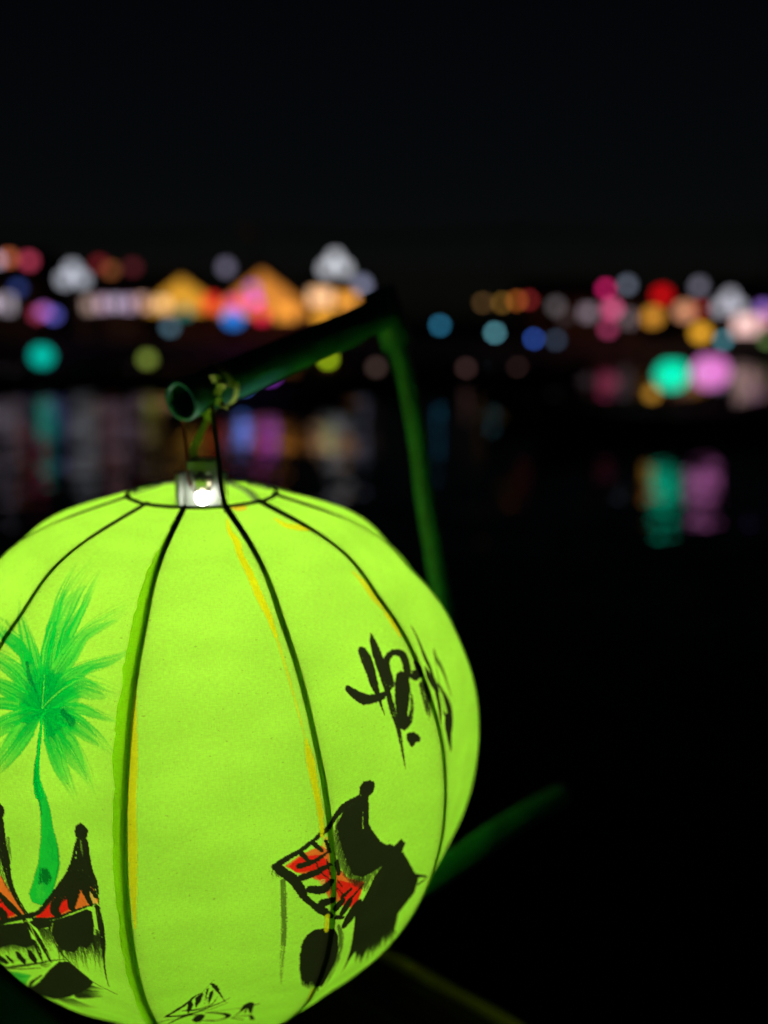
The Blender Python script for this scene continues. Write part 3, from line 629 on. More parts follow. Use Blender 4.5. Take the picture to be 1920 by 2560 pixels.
(0,[(9.5,8.9),(19.8,15.5),(31.0,14.7),(42.3,12.4)],[1.4,0.92,0.8,0.16],0,0.3,0.7,0.23,0.45),
(0,[(8.8,9.4),(19.1,16.4),(31.2,15.5),(42.7,12.8)],[1.45,0.94,0.85,0.16],0,0.3,0.7,0.23,0.53),
(0,[(13.0,6.1),(22.6,11.2),(28.8,10.2),(38.5,9.6)],[0.96,0.37,0.37,0.18],0,0.3,0.7,0.23,0.59),
(0,[(12.2,7.1),(22.3,13.0),(30.8,12.3),(42.2,11.1)],[0.99,0.96,0.86,0.18],1,0.3,0.7,0.23,0.42),
(0,[(6.5,11.3),(17.5,19.5),(33.4,18.7),(46.5,14.9)],[1.55,0.92,0.93,0.17],1,0.3,0.7,0.23,0.49),
(0,[(6.2,10.7),(16.1,17.8),(29.3,16.5),(39.2,12.8)],[0.9,0.95,0.92,0.17],1,0.3,0.7,0.23,0.7),
(0,[(6.8,10.3),(16.5,17.3),(29.2,16.0),(38.9,12.5)],[0.96,0.96,0.88,0.17],0,0.3,0.7,0.23,0.71),
(0,[(11.9,7.1),(22.0,13.0),(30.4,12.2),(41.5,11.0)],[1.34,0.51,0.53,0.16],0,0.3,0.7,0.23,0.42),
(0,[(6.1,10.6),(15.5,17.3),(27.9,15.9),(36.9,12.1)],[0.87,0.44,0.44,0.17],0,0.3,0.7,0.23,0.8),
(0,[(8.5,9.8),(19.4,17.2),(32.9,16.5),(45.4,13.8)],[1.2,0.83,0.84,0.18],1,0.3,0.7,0.23,0.78),
(0,[(13.9,6.0),(24.3,11.6),(31.2,10.9),(43.0,10.6)],[1.14,0.77,0.72,0.18],1,0.3,0.7,0.23,0.6),
(0,[(10.1,8.0),(19.5,13.7),(28.3,12.7),(37.7,10.7)],[1.36,0.75,0.65,0.16],0,0.3,0.7,0.23,0.43),
(0,[(13.6,5.7),(23.0,10.7),(28.6,9.7),(38.2,9.3)],[0.94,0.89,0.71,0.16],1,0.3,0.7,0.23,0.5),
(0,[(14.3,2.5),(24.6,4.3),(33.6,2.7),(45.2,-0.1)],[0.69,0.93,0.84,0.18],0,0.3,0.7,0.23,0.78),
(0,[(13.4,3.9),(23.4,5.4),(32.0,3.6),(42.2,0.4)],[1.29,0.8,0.8,0.19],0,0.3,0.7,0.23,0.6),
(0,[(14.8,2.0),(25.8,3.9),(35.4,2.5),(48.6,-0.2)],[0.71,0.79,0.88,0.16],1,0.3,0.7,0.23,0.67),
(0,[(16.3,-0.5),(27.3,1.5),(36.5,0.8),(50.9,-0.9)],[0.95,0.81,0.83,0.16],1,0.3,0.7,0.23,0.61),
(0,[(13.7,4.2),(24.8,5.8),(35.1,3.9),(47.6,0.3)],[1.18,0.56,0.5,0.17],1,0.3,0.7,0.23,0.75),
(0,[(14.6,1.2),(23.8,2.9),(30.9,1.7),(40.6,-0.4)],[1.15,0.53,0.53,0.16],1,0.3,0.7,0.23,0.65),
(0,[(14.6,3.0),(26.0,4.8),(36.7,3.3),(50.7,0.0)],[1.14,0.58,0.57,0.16],1,0.3,0.7,0.23,0.75),
(0,[(16.1,-0.4),(27.1,1.6),(36.2,0.8),(50.2,-0.9)],[1.03,0.73,0.74,0.16],1,0.3,0.7,0.23,0.59),
(0,[(15.8,-1.1),(25.4,0.8),(32.6,0.3),(44.1,-1.0)],[0.73,0.83,0.83,0.17],0,0.3,0.7,0.23,0.6),
(0,[(14.7,1.2),(24.5,3.0),(32.3,1.8),(43.1,-0.4)],[0.82,0.37,0.37,0.16],1,0.3,0.7,0.23,0.76),
(0,[(14.9,0.6),(24.2,2.4),(31.3,1.4),(41.6,-0.5)],[1.36,0.9,0.77,0.16],0,0.3,0.7,0.23,0.35),
(0,[(15.7,-0.2),(26.1,1.7),(34.5,0.9),(47.3,-0.7)],[1.14,0.38,0.36,0.18],1,0.3,0.7,0.23,0.37),
(0,[(14.3,2.0),(23.9,3.5),(31.6,2.2),(42.0,-0.2)],[0.83,0.84,0.85,0.18],1,0.3,0.7,0.23,0.72),
(0,[(14.0,3.0),(24.4,4.7),(33.4,3.1),(44.9,0.0)],[1.12,0.39,0.35,0.18],0,0.3,0.7,0.23,0.79),
(0,[(15.7,0.4),(26.7,2.4),(36.2,1.4),(50.2,-0.7)],[0.89,0.73,0.8,0.16],1,0.3,0.7,0.23,0.67),
(0,[(14.2,2.3),(23.9,3.8),(31.9,2.4),(42.3,-0.1)],[0.68,0.84,0.92,0.19],1,0.3,0.7,0.23,0.47),
(0,[(15.3,-5.1),(24.8,-7.5),(31.7,-9.9),(42.6,-14.4)],[1.11,0.82,0.94,0.19],0,0.3,0.7,0.23,0.63),
(0,[(16.0,-0.2),(26.8,-3.0),(34.5,-6.9),(44.5,-13.9)],[0.66,0.52,0.52,0.2],0,0.3,0.7,0.23,0.76),
(0,[(16.4,1.0),(28.1,-2.1),(36.6,-6.6),(47.4,-14.7)],[0.64,0.89,0.96,0.17],0,0.3,0.7,0.23,0.39),
(0,[(16.5,0.1),(28.3,-3.0),(37.4,-7.4),(49.2,-15.4)],[1.03,0.84,0.9,0.2],0,0.3,0.7,0.23,0.4),
(0,[(15.8,-1.0),(26.4,-3.8),(33.8,-7.4),(43.7,-13.9)],[1.32,0.43,0.46,0.2],0,0.3,0.7,0.23,0.73),
(0,[(16.5,1.1),(28.9,-2.1),(38.1,-6.8),(49.7,-15.4)],[0.86,0.71,0.7,0.19],1,0.3,0.7,0.23,0.76),
(0,[(16.5,1.5),(28.6,-1.7),(37.4,-6.3),(48.5,-14.9)],[0.71,0.81,0.79,0.19],0,0.3,0.7,0.23,0.69),
(0,[(15.7,0.6),(26.0,-2.1),(33.0,-5.9),(41.3,-12.7)],[0.61,0.56,0.61,0.2],0,0.3,0.7,0.23,0.79),
(0,[(15.4,-3.6),(25.1,-6.1),(32.0,-8.8),(42.5,-14.0)],[1.22,0.43,0.47,0.2],0,0.3,0.7,0.23,0.78),
(0,[(15.4,-7.1),(25.1,-9.4),(32.5,-11.6),(45.3,-15.8)],[1.32,0.4,0.36,0.16],1,0.3,0.7,0.23,0.67),
(0,[(16.0,-4.4),(26.6,-7.0),(34.9,-10.1),(47.5,-15.9)],[0.72,0.52,0.44,0.18],0,0.3,0.7,0.23,0.57),
(0,[(15.7,-3.1),(26.1,-5.7),(33.5,-8.8),(44.5,-14.6)],[0.83,0.76,0.82,0.18],1,0.3,0.7,0.23,0.69),
(0,[(15.8,2.0),(26.3,-0.8),(33.1,-5.0),(41.0,-12.3)],[0.8,0.51,0.55,0.19],0,0.3,0.7,0.23,0.44),
(0,[(15.4,-3.7),(25.1,-6.2),(31.8,-9.0),(42.2,-14.0)],[0.91,0.81,0.85,0.19],1,0.3,0.7,0.23,0.44),
(0,[(16.4,-1.2),(28.2,-4.3),(37.1,-8.3),(49.6,-15.9)],[0.73,0.37,0.37,0.2],0,0.3,0.7,0.23,0.72),
(0,[(16.0,-4.9),(26.6,-7.6),(35.1,-10.6),(48.5,-16.3)],[0.92,0.36,0.38,0.18],0,0.3,0.7,0.23,0.67),
(0,[(13.7,-8.6),(22.3,-14.3),(28.4,-20.7),(35.3,-31.3)],[1.01,0.65,0.72,0.2],0,0.3,0.7,0.23,0.55),
(0,[(16.1,-6.7),(24.0,-11.7),(29.7,-18.8),(34.8,-30.2)],[1.32,0.81,0.99,0.2],0,0.3,0.7,0.23,0.4),
(0,[(14.9,-8.2),(24.2,-14.4),(31.4,-22.1),(39.3,-35.1)],[1.26,0.74,0.72,0.2],1,0.3,0.7,0.23,0.59),
(0,[(16.2,-7.3),(25.3,-13.5),(32.6,-21.8),(39.9,-35.5)],[1.18,0.82,0.8,0.2],1,0.3,0.7,0.23,0.36),
(0,[(13.7,-9.5),(23.8,-16.2),(31.8,-23.9),(41.0,-37.4)],[0.74,0.39,0.42,0.23],0,0.3,0.7,0.23,0.48),
(0,[(13.4,-9.1),(22.5,-14.9),(29.1,-21.6),(36.7,-33.1)],[1.1,0.52,0.57,0.2],0,0.3,0.7,0.23,0.65),
(0,[(12.7,-10.5),(23.3,-17.3),(31.8,-25.1),(42.2,-38.9)],[1.29,0.52,0.51,0.23],0,0.3,0.7,0.23,0.59),
(0,[(12.3,-10.0),(21.6,-16.1),(28.6,-22.5),(37.0,-33.6)],[1.25,0.54,0.54,0.2],0,0.3,0.7,0.23,0.4),
(0,[(9.0,-12.9),(19.6,-19.5),(27.3,-25.3),(38.2,-36.0)],[1.39,0.51,0.51,0.21],1,0.3,0.7,0.23,0.62),
(0,[(17.7,-6.5),(27.0,-12.8),(34.7,-22.0),(42.1,-37.1)],[1.37,0.4,0.5,0.2],1,0.3,0.7,0.23,0.7),
(0,[(11.9,-10.7),(21.6,-17.0),(29.1,-23.6),(38.5,-35.2)],[0.92,0.44,0.49,0.2],0,0.3,0.7,0.23,0.74),
(0,[(15.7,-7.6),(24.8,-13.4),(31.7,-21.2),(38.6,-34.2)],[0.93,0.88,0.87,0.23],1,0.3,0.7,0.23,0.75),
(0,[(14.9,-8.1),(24.0,-13.9),(30.6,-21.4),(38.1,-33.7)],[0.64,0.77,0.76,0.2],1,0.3,0.7,0.23,0.73),
(0,[(17.1,-6.4),(25.8,-12.1),(32.4,-20.4),(38.6,-33.7)],[0.69,0.69,0.76,0.22],1,0.3,0.7,0.23,0.48),
(0,[(9.6,-12.8),(20.8,-20.0),(29.6,-26.7),(41.5,-39.3)],[1.23,0.49,0.49,0.21],1,0.3,0.7,0.23,0.77),
(0,[(7.4,-13.4),(17.0,-19.2),(23.2,-23.2),(32.7,-31.0)],[0.65,0.55,0.61,0.18],0,0.3,0.7,0.23,0.54),
(0,[(13.3,-11.2),(20.1,-20.3),(25.0,-31.0),(28.6,-40.1)],[1.21,0.83,0.94,0.23],0,0.3,0.7,0.23,0.6),
(0,[(8.2,-12.7),(14.0,-20.8),(19.3,-28.8),(24.2,-34.6)],[1.03,0.49,0.56,0.21],0,0.3,0.7,0.23,0.69),
(0,[(11.2,-11.7),(17.7,-20.3),(22.4,-29.7),(26.5,-37.1)],[0.92,0.8,0.81,0.2],0,0.3,0.7,0.23,0.64),
(0,[(13.7,-11.3),(21.1,-21.0),(26.2,-32.9),(30.5,-43.2)],[0.82,0.92,1.05,0.2],0,0.3,0.7,0.23,0.54),
(0,[(11.5,-11.6),(17.8,-20.3),(22.7,-29.8),(26.6,-37.4)],[1.28,0.76,0.86,0.23],0,0.3,0.7,0.23,0.46),
(0,[(8.9,-12.6),(14.8,-21.0),(20.0,-29.3),(25.0,-35.6)],[1.08,0.85,0.87,0.2],0,0.3,0.7,0.23,0.61),
(0,[(9.3,-12.5),(15.4,-20.8),(20.4,-29.3),(25.1,-35.9)],[1.55,0.87,0.89,0.2],1,0.3,0.7,0.23,0.78),
(0,[(10.3,-12.1),(16.6,-20.7),(21.6,-29.9),(26.2,-37.2)],[0.94,0.69,0.62,0.23],0,0.3,0.7,0.23,0.49),
(0,[(12.3,-11.4),(18.9,-20.2),(23.8,-30.3),(27.4,-38.5)],[1.02,0.73,0.66,0.2],1,0.3,0.7,0.23,0.49),
(0,[(7.4,-14.0),(14.2,-23.8),(21.1,-33.9),(28.1,-42.2)],[0.96,0.98,1.0,0.21],0,0.3,0.7,0.23,0.39),
(0,[(5.9,-13.8),(11.6,-22.0),(17.3,-29.3),(23.5,-34.6)],[0.7,1.02,1.04,0.19],0,0.3,0.7,0.23,0.64),
(0,[(9.4,-12.5),(15.5,-20.8),(20.7,-29.4),(25.4,-36.1)],[0.88,1.19,1.08,0.2],0,0.3,0.7,0.23,0.46),
(0,[(10.7,-12.5),(17.4,-21.9),(23.2,-32.5),(28.5,-41.2)],[0.92,0.46,0.47,0.23],1,0.3,0.7,0.23,0.39),
(0,[(13.1,-10.4),(19.2,-18.1),(22.7,-27.0),(25.0,-33.5)],[1.42,0.77,0.78,0.2],1,0.3,0.7,0.23,0.6),
(0,[(6.2,-14.0),(12.4,-22.9),(18.7,-31.2),(25.4,-37.8)],[0.97,0.89,0.91,0.21],0,0.3,0.7,0.23,0.51),
(0,[(8.1,-13.4),(14.6,-22.7),(20.8,-32.2),(27.0,-39.9)],[1.09,1.05,1.21,0.21],0,0.3,0.7,0.23,0.68),
(0,[(-8.2,-5.4),(-16.4,-9.8),(-24.1,-15.6),(-31.0,-23.4)],[0.98,0.54,0.51,0.21],0,0.3,0.7,0.23,0.48),
(0,[(-7.3,-7.7),(-15.9,-12.3),(-24.7,-18.2),(-34.0,-26.4)],[1.19,0.92,0.94,0.2],1,0.3,0.7,0.23,0.49),
(0,[(-10.0,-3.6),(-20.3,-8.7),(-30.8,-16.8),(-39.8,-28.7)],[0.93,1.03,0.98,0.2],0,0.3,0.7,0.23,0.76),
(0,[(-10.9,-2.0),(-21.9,-7.1),(-32.6,-16.1),(-41.3,-29.1)],[1.24,0.83,0.94,0.19],0,0.3,0.7,0.23,0.67),
(0,[(-10.6,-1.8),(-20.7,-6.6),(-30.2,-14.7),(-37.3,-26.2)],[1.28,1.04,1.1,0.19],0,0.3,0.7,0.23,0.5),
(0,[(-7.1,-8.5),(-16.7,-13.6),(-26.7,-20.3),(-38.0,-29.6)],[1.17,0.8,0.8,0.2],0,0.3,0.7,0.23,0.43),
(0,[(-9.1,-5.0),(-19.3,-10.2),(-29.5,-17.8),(-39.3,-28.9)],[1.05,0.69,0.65,0.19],0,0.3,0.7,0.23,0.73),
(0,[(-7.7,-7.8),(-17.1,-12.9),(-27.2,-19.6),(-38.2,-29.3)],[0.76,0.87,0.82,0.2],1,0.3,0.7,0.23,0.56),
(0,[(-9.8,-2.9),(-19.0,-7.4),(-27.6,-14.3),(-33.8,-24.2)],[0.83,0.61,0.73,0.19],0,0.3,0.7,0.23,0.67),
(0,[(-9.3,-4.4),(-19.1,-9.3),(-28.7,-16.6),(-37.2,-27.3)],[1.31,0.93,0.96,0.19],1,0.3,0.7,0.23,0.79),
(0,[(-10.9,-1.5),(-21.5,-6.5),(-31.4,-14.9),(-39.1,-27.4)],[0.95,0.7,0.78,0.22],1,0.3,0.7,0.23,0.7),
(0,[(-10.9,-1.7),(-21.4,-6.7),(-31.3,-15.1),(-39.1,-27.4)],[1.13,0.57,0.55,0.19],1,0.3,0.7,0.23,0.43),
(0,[(-9.3,-3.5),(-18.3,-7.9),(-26.4,-14.5),(-32.6,-23.7)],[0.65,1.06,1.01,0.23],1,0.3,0.7,0.23,0.49),
(0,[(-7.1,-8.5),(-16.6,-13.5),(-26.4,-20.0),(-37.5,-29.2)],[1.28,0.5,0.48,0.18],1,0.3,0.7,0.23,0.73),
(0,[(-9.2,-4.1),(-18.1,-8.5),(-26.5,-15.3),(-33.4,-24.5)],[0.72,0.41,0.45,0.21],0,0.3,0.7,0.23,0.67),
(0,[(-9.3,-3.6),(-18.3,-8.0),(-26.5,-14.7),(-33.0,-24.1)],[1.22,0.44,0.42,0.19],1,0.3,0.7,0.23,0.43),
(0,[(-1.1,-12.4),(-5.8,-21.1),(-12.8,-29.4),(-20.2,-36.3)],[1.23,0.58,0.56,0.19],0,0.3,0.7,0.23,0.57),
(0,[(-4.7,-10.9),(-10.6,-20.6),(-17.5,-30.5),(-24.1,-39.9)],[1.25,1.03,0.87,0.19],1,0.3,0.7,0.23,0.5),
(0,[(-7.2,-9.0),(-13.0,-17.9),(-17.9,-26.7),(-21.4,-34.9)],[0.88,0.51,0.51,0.22],1,0.3,0.7,0.23,0.5),
(0,[(-8.5,-9.1),(-15.4,-19.7),(-21.8,-31.2),(-27.5,-42.8)],[0.98,0.59,0.58,0.22],0,0.3,0.7,0.23,0.57),
(0,[(-4.7,-10.3),(-10.0,-19.1),(-15.6,-27.3),(-20.2,-34.5)],[1.33,0.91,0.83,0.19],1,0.3,0.7,0.23,0.73),
(0,[(-8.5,-9.0),(-15.4,-19.6),(-21.8,-30.8),(-27.1,-42.2)],[1.44,0.76,0.77,0.22],1,0.3,0.7,0.23,0.76),
(0,[(-2.1,-11.8),(-6.9,-20.6),(-13.5,-28.7),(-20.0,-35.5)],[0.9,0.7,0.69,0.19],1,0.3,0.7,0.23,0.59),
(0,[(-9.5,-8.0),(-16.0,-17.7),(-20.8,-27.5),(-23.9,-37.2)],[1.23,0.62,0.55,0.22],1,0.3,0.7,0.23,0.47),
(0,[(-1.4,-12.5),(-6.2,-21.7),(-13.7,-30.7),(-21.7,-38.3)],[1.25,0.99,0.97,0.19],0,0.3,0.7,0.23,0.77),
(0,[(-8.9,-8.0),(-15.1,-17.3),(-19.5,-26.4),(-22.2,-35.0)],[1.28,1.14,1.17,0.22],1,0.3,0.7,0.23,0.66),
(0,[(-5.1,-10.5),(-11.0,-20.3),(-17.6,-30.3),(-24.0,-39.6)],[1.19,0.9,0.81,0.2],0,0.3,0.7,0.23,0.75),
(0,[(-6.3,-9.5),(-11.8,-18.3),(-16.8,-26.7),(-20.8,-34.5)],[1.01,0.45,0.5,0.2],0,0.3,0.7,0.23,0.39),
(0,[(-6.4,-9.6),(-12.0,-18.9),(-17.7,-28.1),(-22.3,-36.7)],[1.44,0.92,1.02,0.22],0,0.3,0.7,0.23,0.72),
(0,[(-6.8,-9.4),(-12.7,-18.7),(-18.0,-27.9),(-22.3,-36.4)],[1.48,0.44,0.44,0.2],0,0.3,0.7,0.23,0.62),
(0,[(-2.9,-11.8),(-8.3,-21.2),(-15.5,-30.7),(-22.9,-39.2)],[1.48,0.63,0.62,0.19],1,0.3,0.7,0.23,0.44),
(0,[(-11.1,-7.7),(-18.6,-18.7),(-24.5,-30.8),(-29.1,-43.5)],[0.88,0.92,1.03,0.2],0,0.3,0.7,0.23,0.36),
(0,[(-10.9,2.4),(-22.9,6.1),(-34.3,8.8),(-61.7,8.9)],[0.92,0.67,0.73,0.2],0,0.3,0.7,0.23,0.43),
(0,[(-10.0,3.4),(-21.7,7.1),(-32.7,9.4),(-55.8,9.0)],[1.15,0.62,0.58,0.2],0,0.3,0.7,0.23,0.76),
(0,[(-8.9,6.0),(-21.6,9.9),(-34.0,12.1),(-63.7,10.6)],[1.14,0.68,0.63,0.23],0,0.3,0.7,0.23,0.4),
(0,[(-9.1,5.7),(-21.7,9.7),(-34.0,11.9),(-63.4,10.4)],[1.3,0.95,0.98,0.21],0,0.3,0.7,0.23,0.57),
(0,[(-7.2,7.9),(-18.7,11.5),(-29.0,12.6),(-44.8,10.1)],[0.85,0.72,0.66,0.24],1,0.3,0.7,0.23,0.62),
(0,[(-10.9,1.9),(-22.3,5.4),(-32.7,8.0),(-55.3,8.3)],[0.72,0.58,0.63,0.18],0,0.3,0.7,0.23,0.49),
(0,[(-8.9,5.5),(-20.6,9.0),(-31.5,10.9),(-53.1,9.6)],[0.74,0.66,0.69,0.21],1,0.3,0.7,0.23,0.49),
(0,[(-10.4,2.8),(-21.8,6.2),(-32.2,8.5),(-53.4,8.5)],[1.18,0.34,0.4,0.2],1,0.3,0.7,0.23,0.37),
(0,[(-7.6,7.3),(-19.3,11.0),(-29.9,12.4),(-47.6,10.0)],[1.15,0.39,0.41,0.24],0,0.3,0.7,0.23,0.47),
(0,[(-8.5,6.6),(-21.5,10.7),(-34.1,12.8),(-64.5,10.8)],[0.75,0.36,0.41,0.21],1,0.3,0.7,0.23,0.54),
(0,[(-9.8,3.4),(-21.3,7.0),(-31.4,9.0),(-50.9,8.7)],[0.85,0.73,0.76,0.2],0,0.3,0.7,0.23,0.41),
(0,[(-10.0,4.4),(-23.1,8.4),(-35.9,11.1),(-69.9,10.4)],[1.17,0.78,0.76,0.2],1,0.3,0.7,0.23,0.55),
(0,[(-10.3,3.5),(-22.7,7.4),(-34.5,9.9),(-64.0,9.6)],[0.73,0.85,0.87,0.2],0,0.3,0.7,0.23,0.63),
(0,[(-9.6,4.7),(-22.1,8.5),(-34.2,10.9),(-63.6,10.0)],[0.64,0.71,0.81,0.21],1,0.3,0.7,0.23,0.37),
(0,[(-8.5,5.7),(-20.0,9.4),(-30.7,11.1),(-50.0,9.5)],[1.21,0.94,1.03,0.23],0,0.3,0.7,0.23,0.53),
(0,[(-9.9,4.6),(-22.8,8.6),(-35.8,11.2),(-69.8,10.5)],[1.31,0.38,0.39,0.21],0,0.3,0.7,0.23,0.53),
(0,[(-5.8,12.5),(-19.0,21.1),(-36.0,25.9),(-63.5,27.7)],[1.02,0.95,0.91,0.2],1,0.3,0.7,0.23,0.75),
(0,[(-6.9,11.2),(-18.3,18.5),(-30.9,22.4),(-48.5,23.4)],[1.16,0.83,0.75,0.2],1,0.3,0.7,0.23,0.43),
(0,[(-12.7,8.0),(-22.2,14.4),(-32.4,19.0),(-50.1,21.9)],[0.91,0.56,0.64,0.16],0,0.3,0.7,0.23,0.62),
(0,[(-8.8,10.2),(-19.5,17.1),(-31.2,21.1),(-48.4,22.8)],[0.7,0.73,0.66,0.18],0,0.3,0.7,0.23,0.74),
(0,[(-10.8,9.8),(-22.5,17.8),(-38.4,23.3),(-66.0,26.6)],[0.79,0.62,0.65,0.2],1,0.3,0.7,0.23,0.58),
(0,[(-9.1,10.7),(-21.3,18.8),(-37.9,24.2),(-65.4,27.2)],[0.75,0.91,0.81,0.2],0,0.3,0.7,0.23,0.48),
(0,[(-9.5,9.7),(-20.0,16.6),(-31.4,20.7),(-48.7,22.5)],[1.09,0.65,0.62,0.18],0,0.3,0.7,0.23,0.64),
(0,[(-5.4,12.8),(-18.3,21.2),(-34.3,25.9),(-60.9,27.3)],[0.84,0.8,0.76,0.2],1,0.3,0.7,0.23,0.76),
(0,[(-9.5,10.1),(-20.6,17.5),(-33.3,22.1),(-56.0,24.4)],[1.18,0.53,0.59,0.2],0,0.3,0.7,0.23,0.63),
(0,[(-9.8,10.3),(-21.7,18.3),(-37.4,23.5),(-64.5,26.6)],[0.88,0.51,0.45,0.2],1,0.3,0.7,0.23,0.62),
(0,[(-4.3,13.7),(-18.4,22.8),(-38.1,28.0),(-67.9,29.5)],[0.92,0.65,0.69,0.22],1,0.3,0.7,0.23,0.58),
(0,[(-7.6,11.1),(-19.0,18.5),(-32.1,22.8),(-52.4,24.2)],[1.23,0.94,0.93,0.18],1,0.3,0.7,0.23,0.69),
(0,[(-4.8,12.7),(-16.7,20.3),(-30.4,23.9),(-48.6,24.3)],[1.33,0.46,0.51,0.22],0,0.3,0.7,0.23,0.57),
(0,[(-11.3,8.7),(-21.1,15.2),(-31.6,19.4),(-48.0,21.8)],[1.07,0.46,0.46,0.17],0,0.3,0.7,0.23,0.51),
(0,[(-4.1,12.8),(-15.8,20.2),(-29.1,23.4),(-43.8,23.2)],[0.99,0.61,0.62,0.23],0,0.3,0.7,0.23,0.51),
(0,[(-9.5,9.8),(-20.2,16.9),(-32.0,21.2),(-51.0,23.2)],[1.03,0.72,0.69,0.18],0,0.3,0.7,0.23,0.55),
(0,[(-4.8,16.0),(-13.4,28.3),(-21.1,38.0),(-29.0,48.8)],[0.84,0.78,0.85,0.38],0,0.3,0.7,0.23,0.73),
(0,[(-10.3,14.7),(-18.5,26.6),(-24.2,37.4),(-31.3,49.6)],[0.99,0.86,0.82,0.39],1,0.3,0.7,0.23,0.64),
(0,[(-5.5,16.4),(-15.1,30.0),(-24.1,41.6),(-38.5,55.3)],[0.91,1.11,1.08,0.39],0,0.3,0.7,0.23,0.63),
(0,[(-10.0,14.2),(-17.4,24.5),(-21.3,33.3),(-24.7,42.5)],[0.78,0.72,0.88,0.22],0,0.3,0.7,0.23,0.71),
(0,[(-10.1,15.0),(-18.7,27.1),(-24.9,38.5),(-33.7,51.3)],[1.45,0.9,0.9,0.42],1,0.3,0.7,0.23,0.72),
(0,[(-1.7,16.3),(-9.6,27.5),(-17.0,34.9),(-23.8,42.7)],[1.04,0.56,0.56,0.2],0,0.3,0.7,0.23,0.68),
(0,[(-3.2,16.0),(-11.5,27.7),(-18.7,35.9),(-25.5,44.9)],[0.78,0.46,0.45,0.18],1,0.3,0.7,0.23,0.72),
(0,[(-10.5,14.2),(-18.0,24.7),(-22.2,34.1),(-25.7,43.9)],[0.85,1.12,1.12,0.22],0,0.3,0.7,0.23,0.61),
(0,[(-1.5,16.4),(-9.9,28.2),(-17.5,36.0),(-25.0,44.5)],[1.16,0.65,0.58,0.18],1,0.3,0.7,0.23,0.56),
(0,[(-10.3,15.2),(-19.5,28.1),(-26.3,40.4),(-38.7,54.8)],[1.15,1.11,1.1,0.39],0,0.3,0.7,0.23,0.78),
(0,[(-3.9,15.6),(-11.9,26.8),(-18.3,34.6),(-24.4,43.0)],[0.66,1.01,1.1,0.2],1,0.3,0.7,0.23,0.71),
(0,[(-2.1,16.5),(-10.8,28.7),(-18.8,37.4),(-27.0,47.2)],[1.32,0.78,0.77,0.2],0,0.3,0.7,0.23,0.59),
(0,[(-1.1,17.0),(-10.5,29.9),(-19.4,39.2),(-29.9,49.8)],[1.24,0.41,0.4,0.33],0,0.3,0.7,0.23,0.58),
(0,[(-5.7,16.3),(-15.1,29.5),(-23.5,40.8),(-36.7,54.1)],[1.02,0.81,0.79,0.36],0,0.3,0.7,0.23,0.65),
(0,[(-5.1,15.9),(-13.5,27.8),(-20.7,37.2),(-27.5,47.4)],[0.87,0.92,1.0,0.22],0,0.3,0.7,0.23,0.67),
(0,[(-8.9,15.6),(-18.4,28.9),(-26.1,41.3),(-40.3,56.2)],[0.91,0.7,0.7,0.39],0,0.3,0.7,0.23,0.74),
(0,[(-12.7,2.2),(-24.7,1.8),(-36.0,-3.8)],[0.84,0.91,0.18],0,0.3,0.7,0.23,0.43),
(0,[(-13.7,-1.7),(-26.4,-2.1),(-39.8,-5.9)],[1.01,0.93,0.23],0,0.3,0.7,0.23,0.57),
(0,[(-13.4,-1.5),(-25.7,-2.0),(-38.1,-5.6)],[0.83,0.48,0.18],0,0.3,0.7,0.23,0.42),
(0,[(-12.6,2.6),(-24.3,2.2),(-35.2,-3.6)],[0.86,0.93,0.21],0,0.3,0.7,0.23,0.48),
(0,[(-13.1,2.6),(-26.1,2.1),(-39.0,-4.1)],[1.25,0.89,0.23],1,0.3,0.7,0.23,0.39),
(0,[(-13.2,0.1),(-25.4,-0.3),(-37.3,-5.0)],[0.87,0.97,0.21],0,0.3,0.7,0.23,0.77),
(0,[(-13.3,-2.0),(-25.0,-2.4),(-36.7,-5.6)],[0.99,0.8,0.17],0,0.3,0.7,0.23,0.75),
(0,[(-13.0,-0.6),(-24.8,-1.0),(-36.2,-5.0)],[0.8,0.46,0.18],0,0.3,0.7,0.23,0.68),
(0,[(-13.3,-1.2),(-25.3,-1.6),(-37.4,-5.5)],[0.88,1.06,0.2],0,0.3,0.7,0.23,0.71),
(0,[(-13.8,-0.8),(-27.3,-1.4),(-44.2,-6.0)],[0.67,0.49,0.29],1,0.3,0.7,0.23,0.59),
(0,[(-13.4,1.0),(-26.1,0.5),(-39.4,-4.8)],[0.91,0.84,0.22],0,0.3,0.7,0.23,0.61),
(0,[(-12.8,2.1),(-24.8,1.7),(-36.5,-3.9)],[1.22,0.86,0.21],1,0.3,0.7,0.23,0.38),
(0,[(-12.8,0.2),(-24.0,-0.2),(-34.6,-4.4)],[0.69,0.64,0.2],1,0.3,0.7,0.23,0.41),
(0,[(-13.6,2.6),(-27.5,2.2),(-45.3,-4.7)],[1.33,0.92,0.3],0,0.3,0.7,0.23,0.67),
(0,[(-12.8,1.2),(-24.6,0.8),(-36.0,-4.3)],[1.24,0.55,0.19],1,0.3,0.7,0.23,0.75),
(0,[(-12.8,0.1),(-23.9,-0.3),(-34.3,-4.6)],[1.25,0.49,0.2],0,0.3,0.7,0.23,0.74),
(0,[(-23.8,29.1),(-33.7,33.8),(-52.9,37.9)],[0.84,0.77,0.19],0,0.3,0.7,0.23,0.49),
(0,[(-24.6,28.2),(-34.1,32.9),(-52.8,37.3)],[1.17,0.85,0.17],0,0.3,0.7,0.23,0.75),
(0,[(-24.7,28.0),(-34.8,32.8),(-53.4,37.5)],[1.1,0.55,0.17],1,0.3,0.7,0.23,0.45),
(0,[(-21.8,34.2),(-38.5,41.3),(-66.5,46.2)],[1.11,0.87,0.2],0,0.3,0.7,0.23,0.5),
(0,[(-24.2,31.4),(-40.0,38.4),(-66.1,44.3)],[1.11,0.86,0.17],1,0.3,0.7,0.23,0.65),
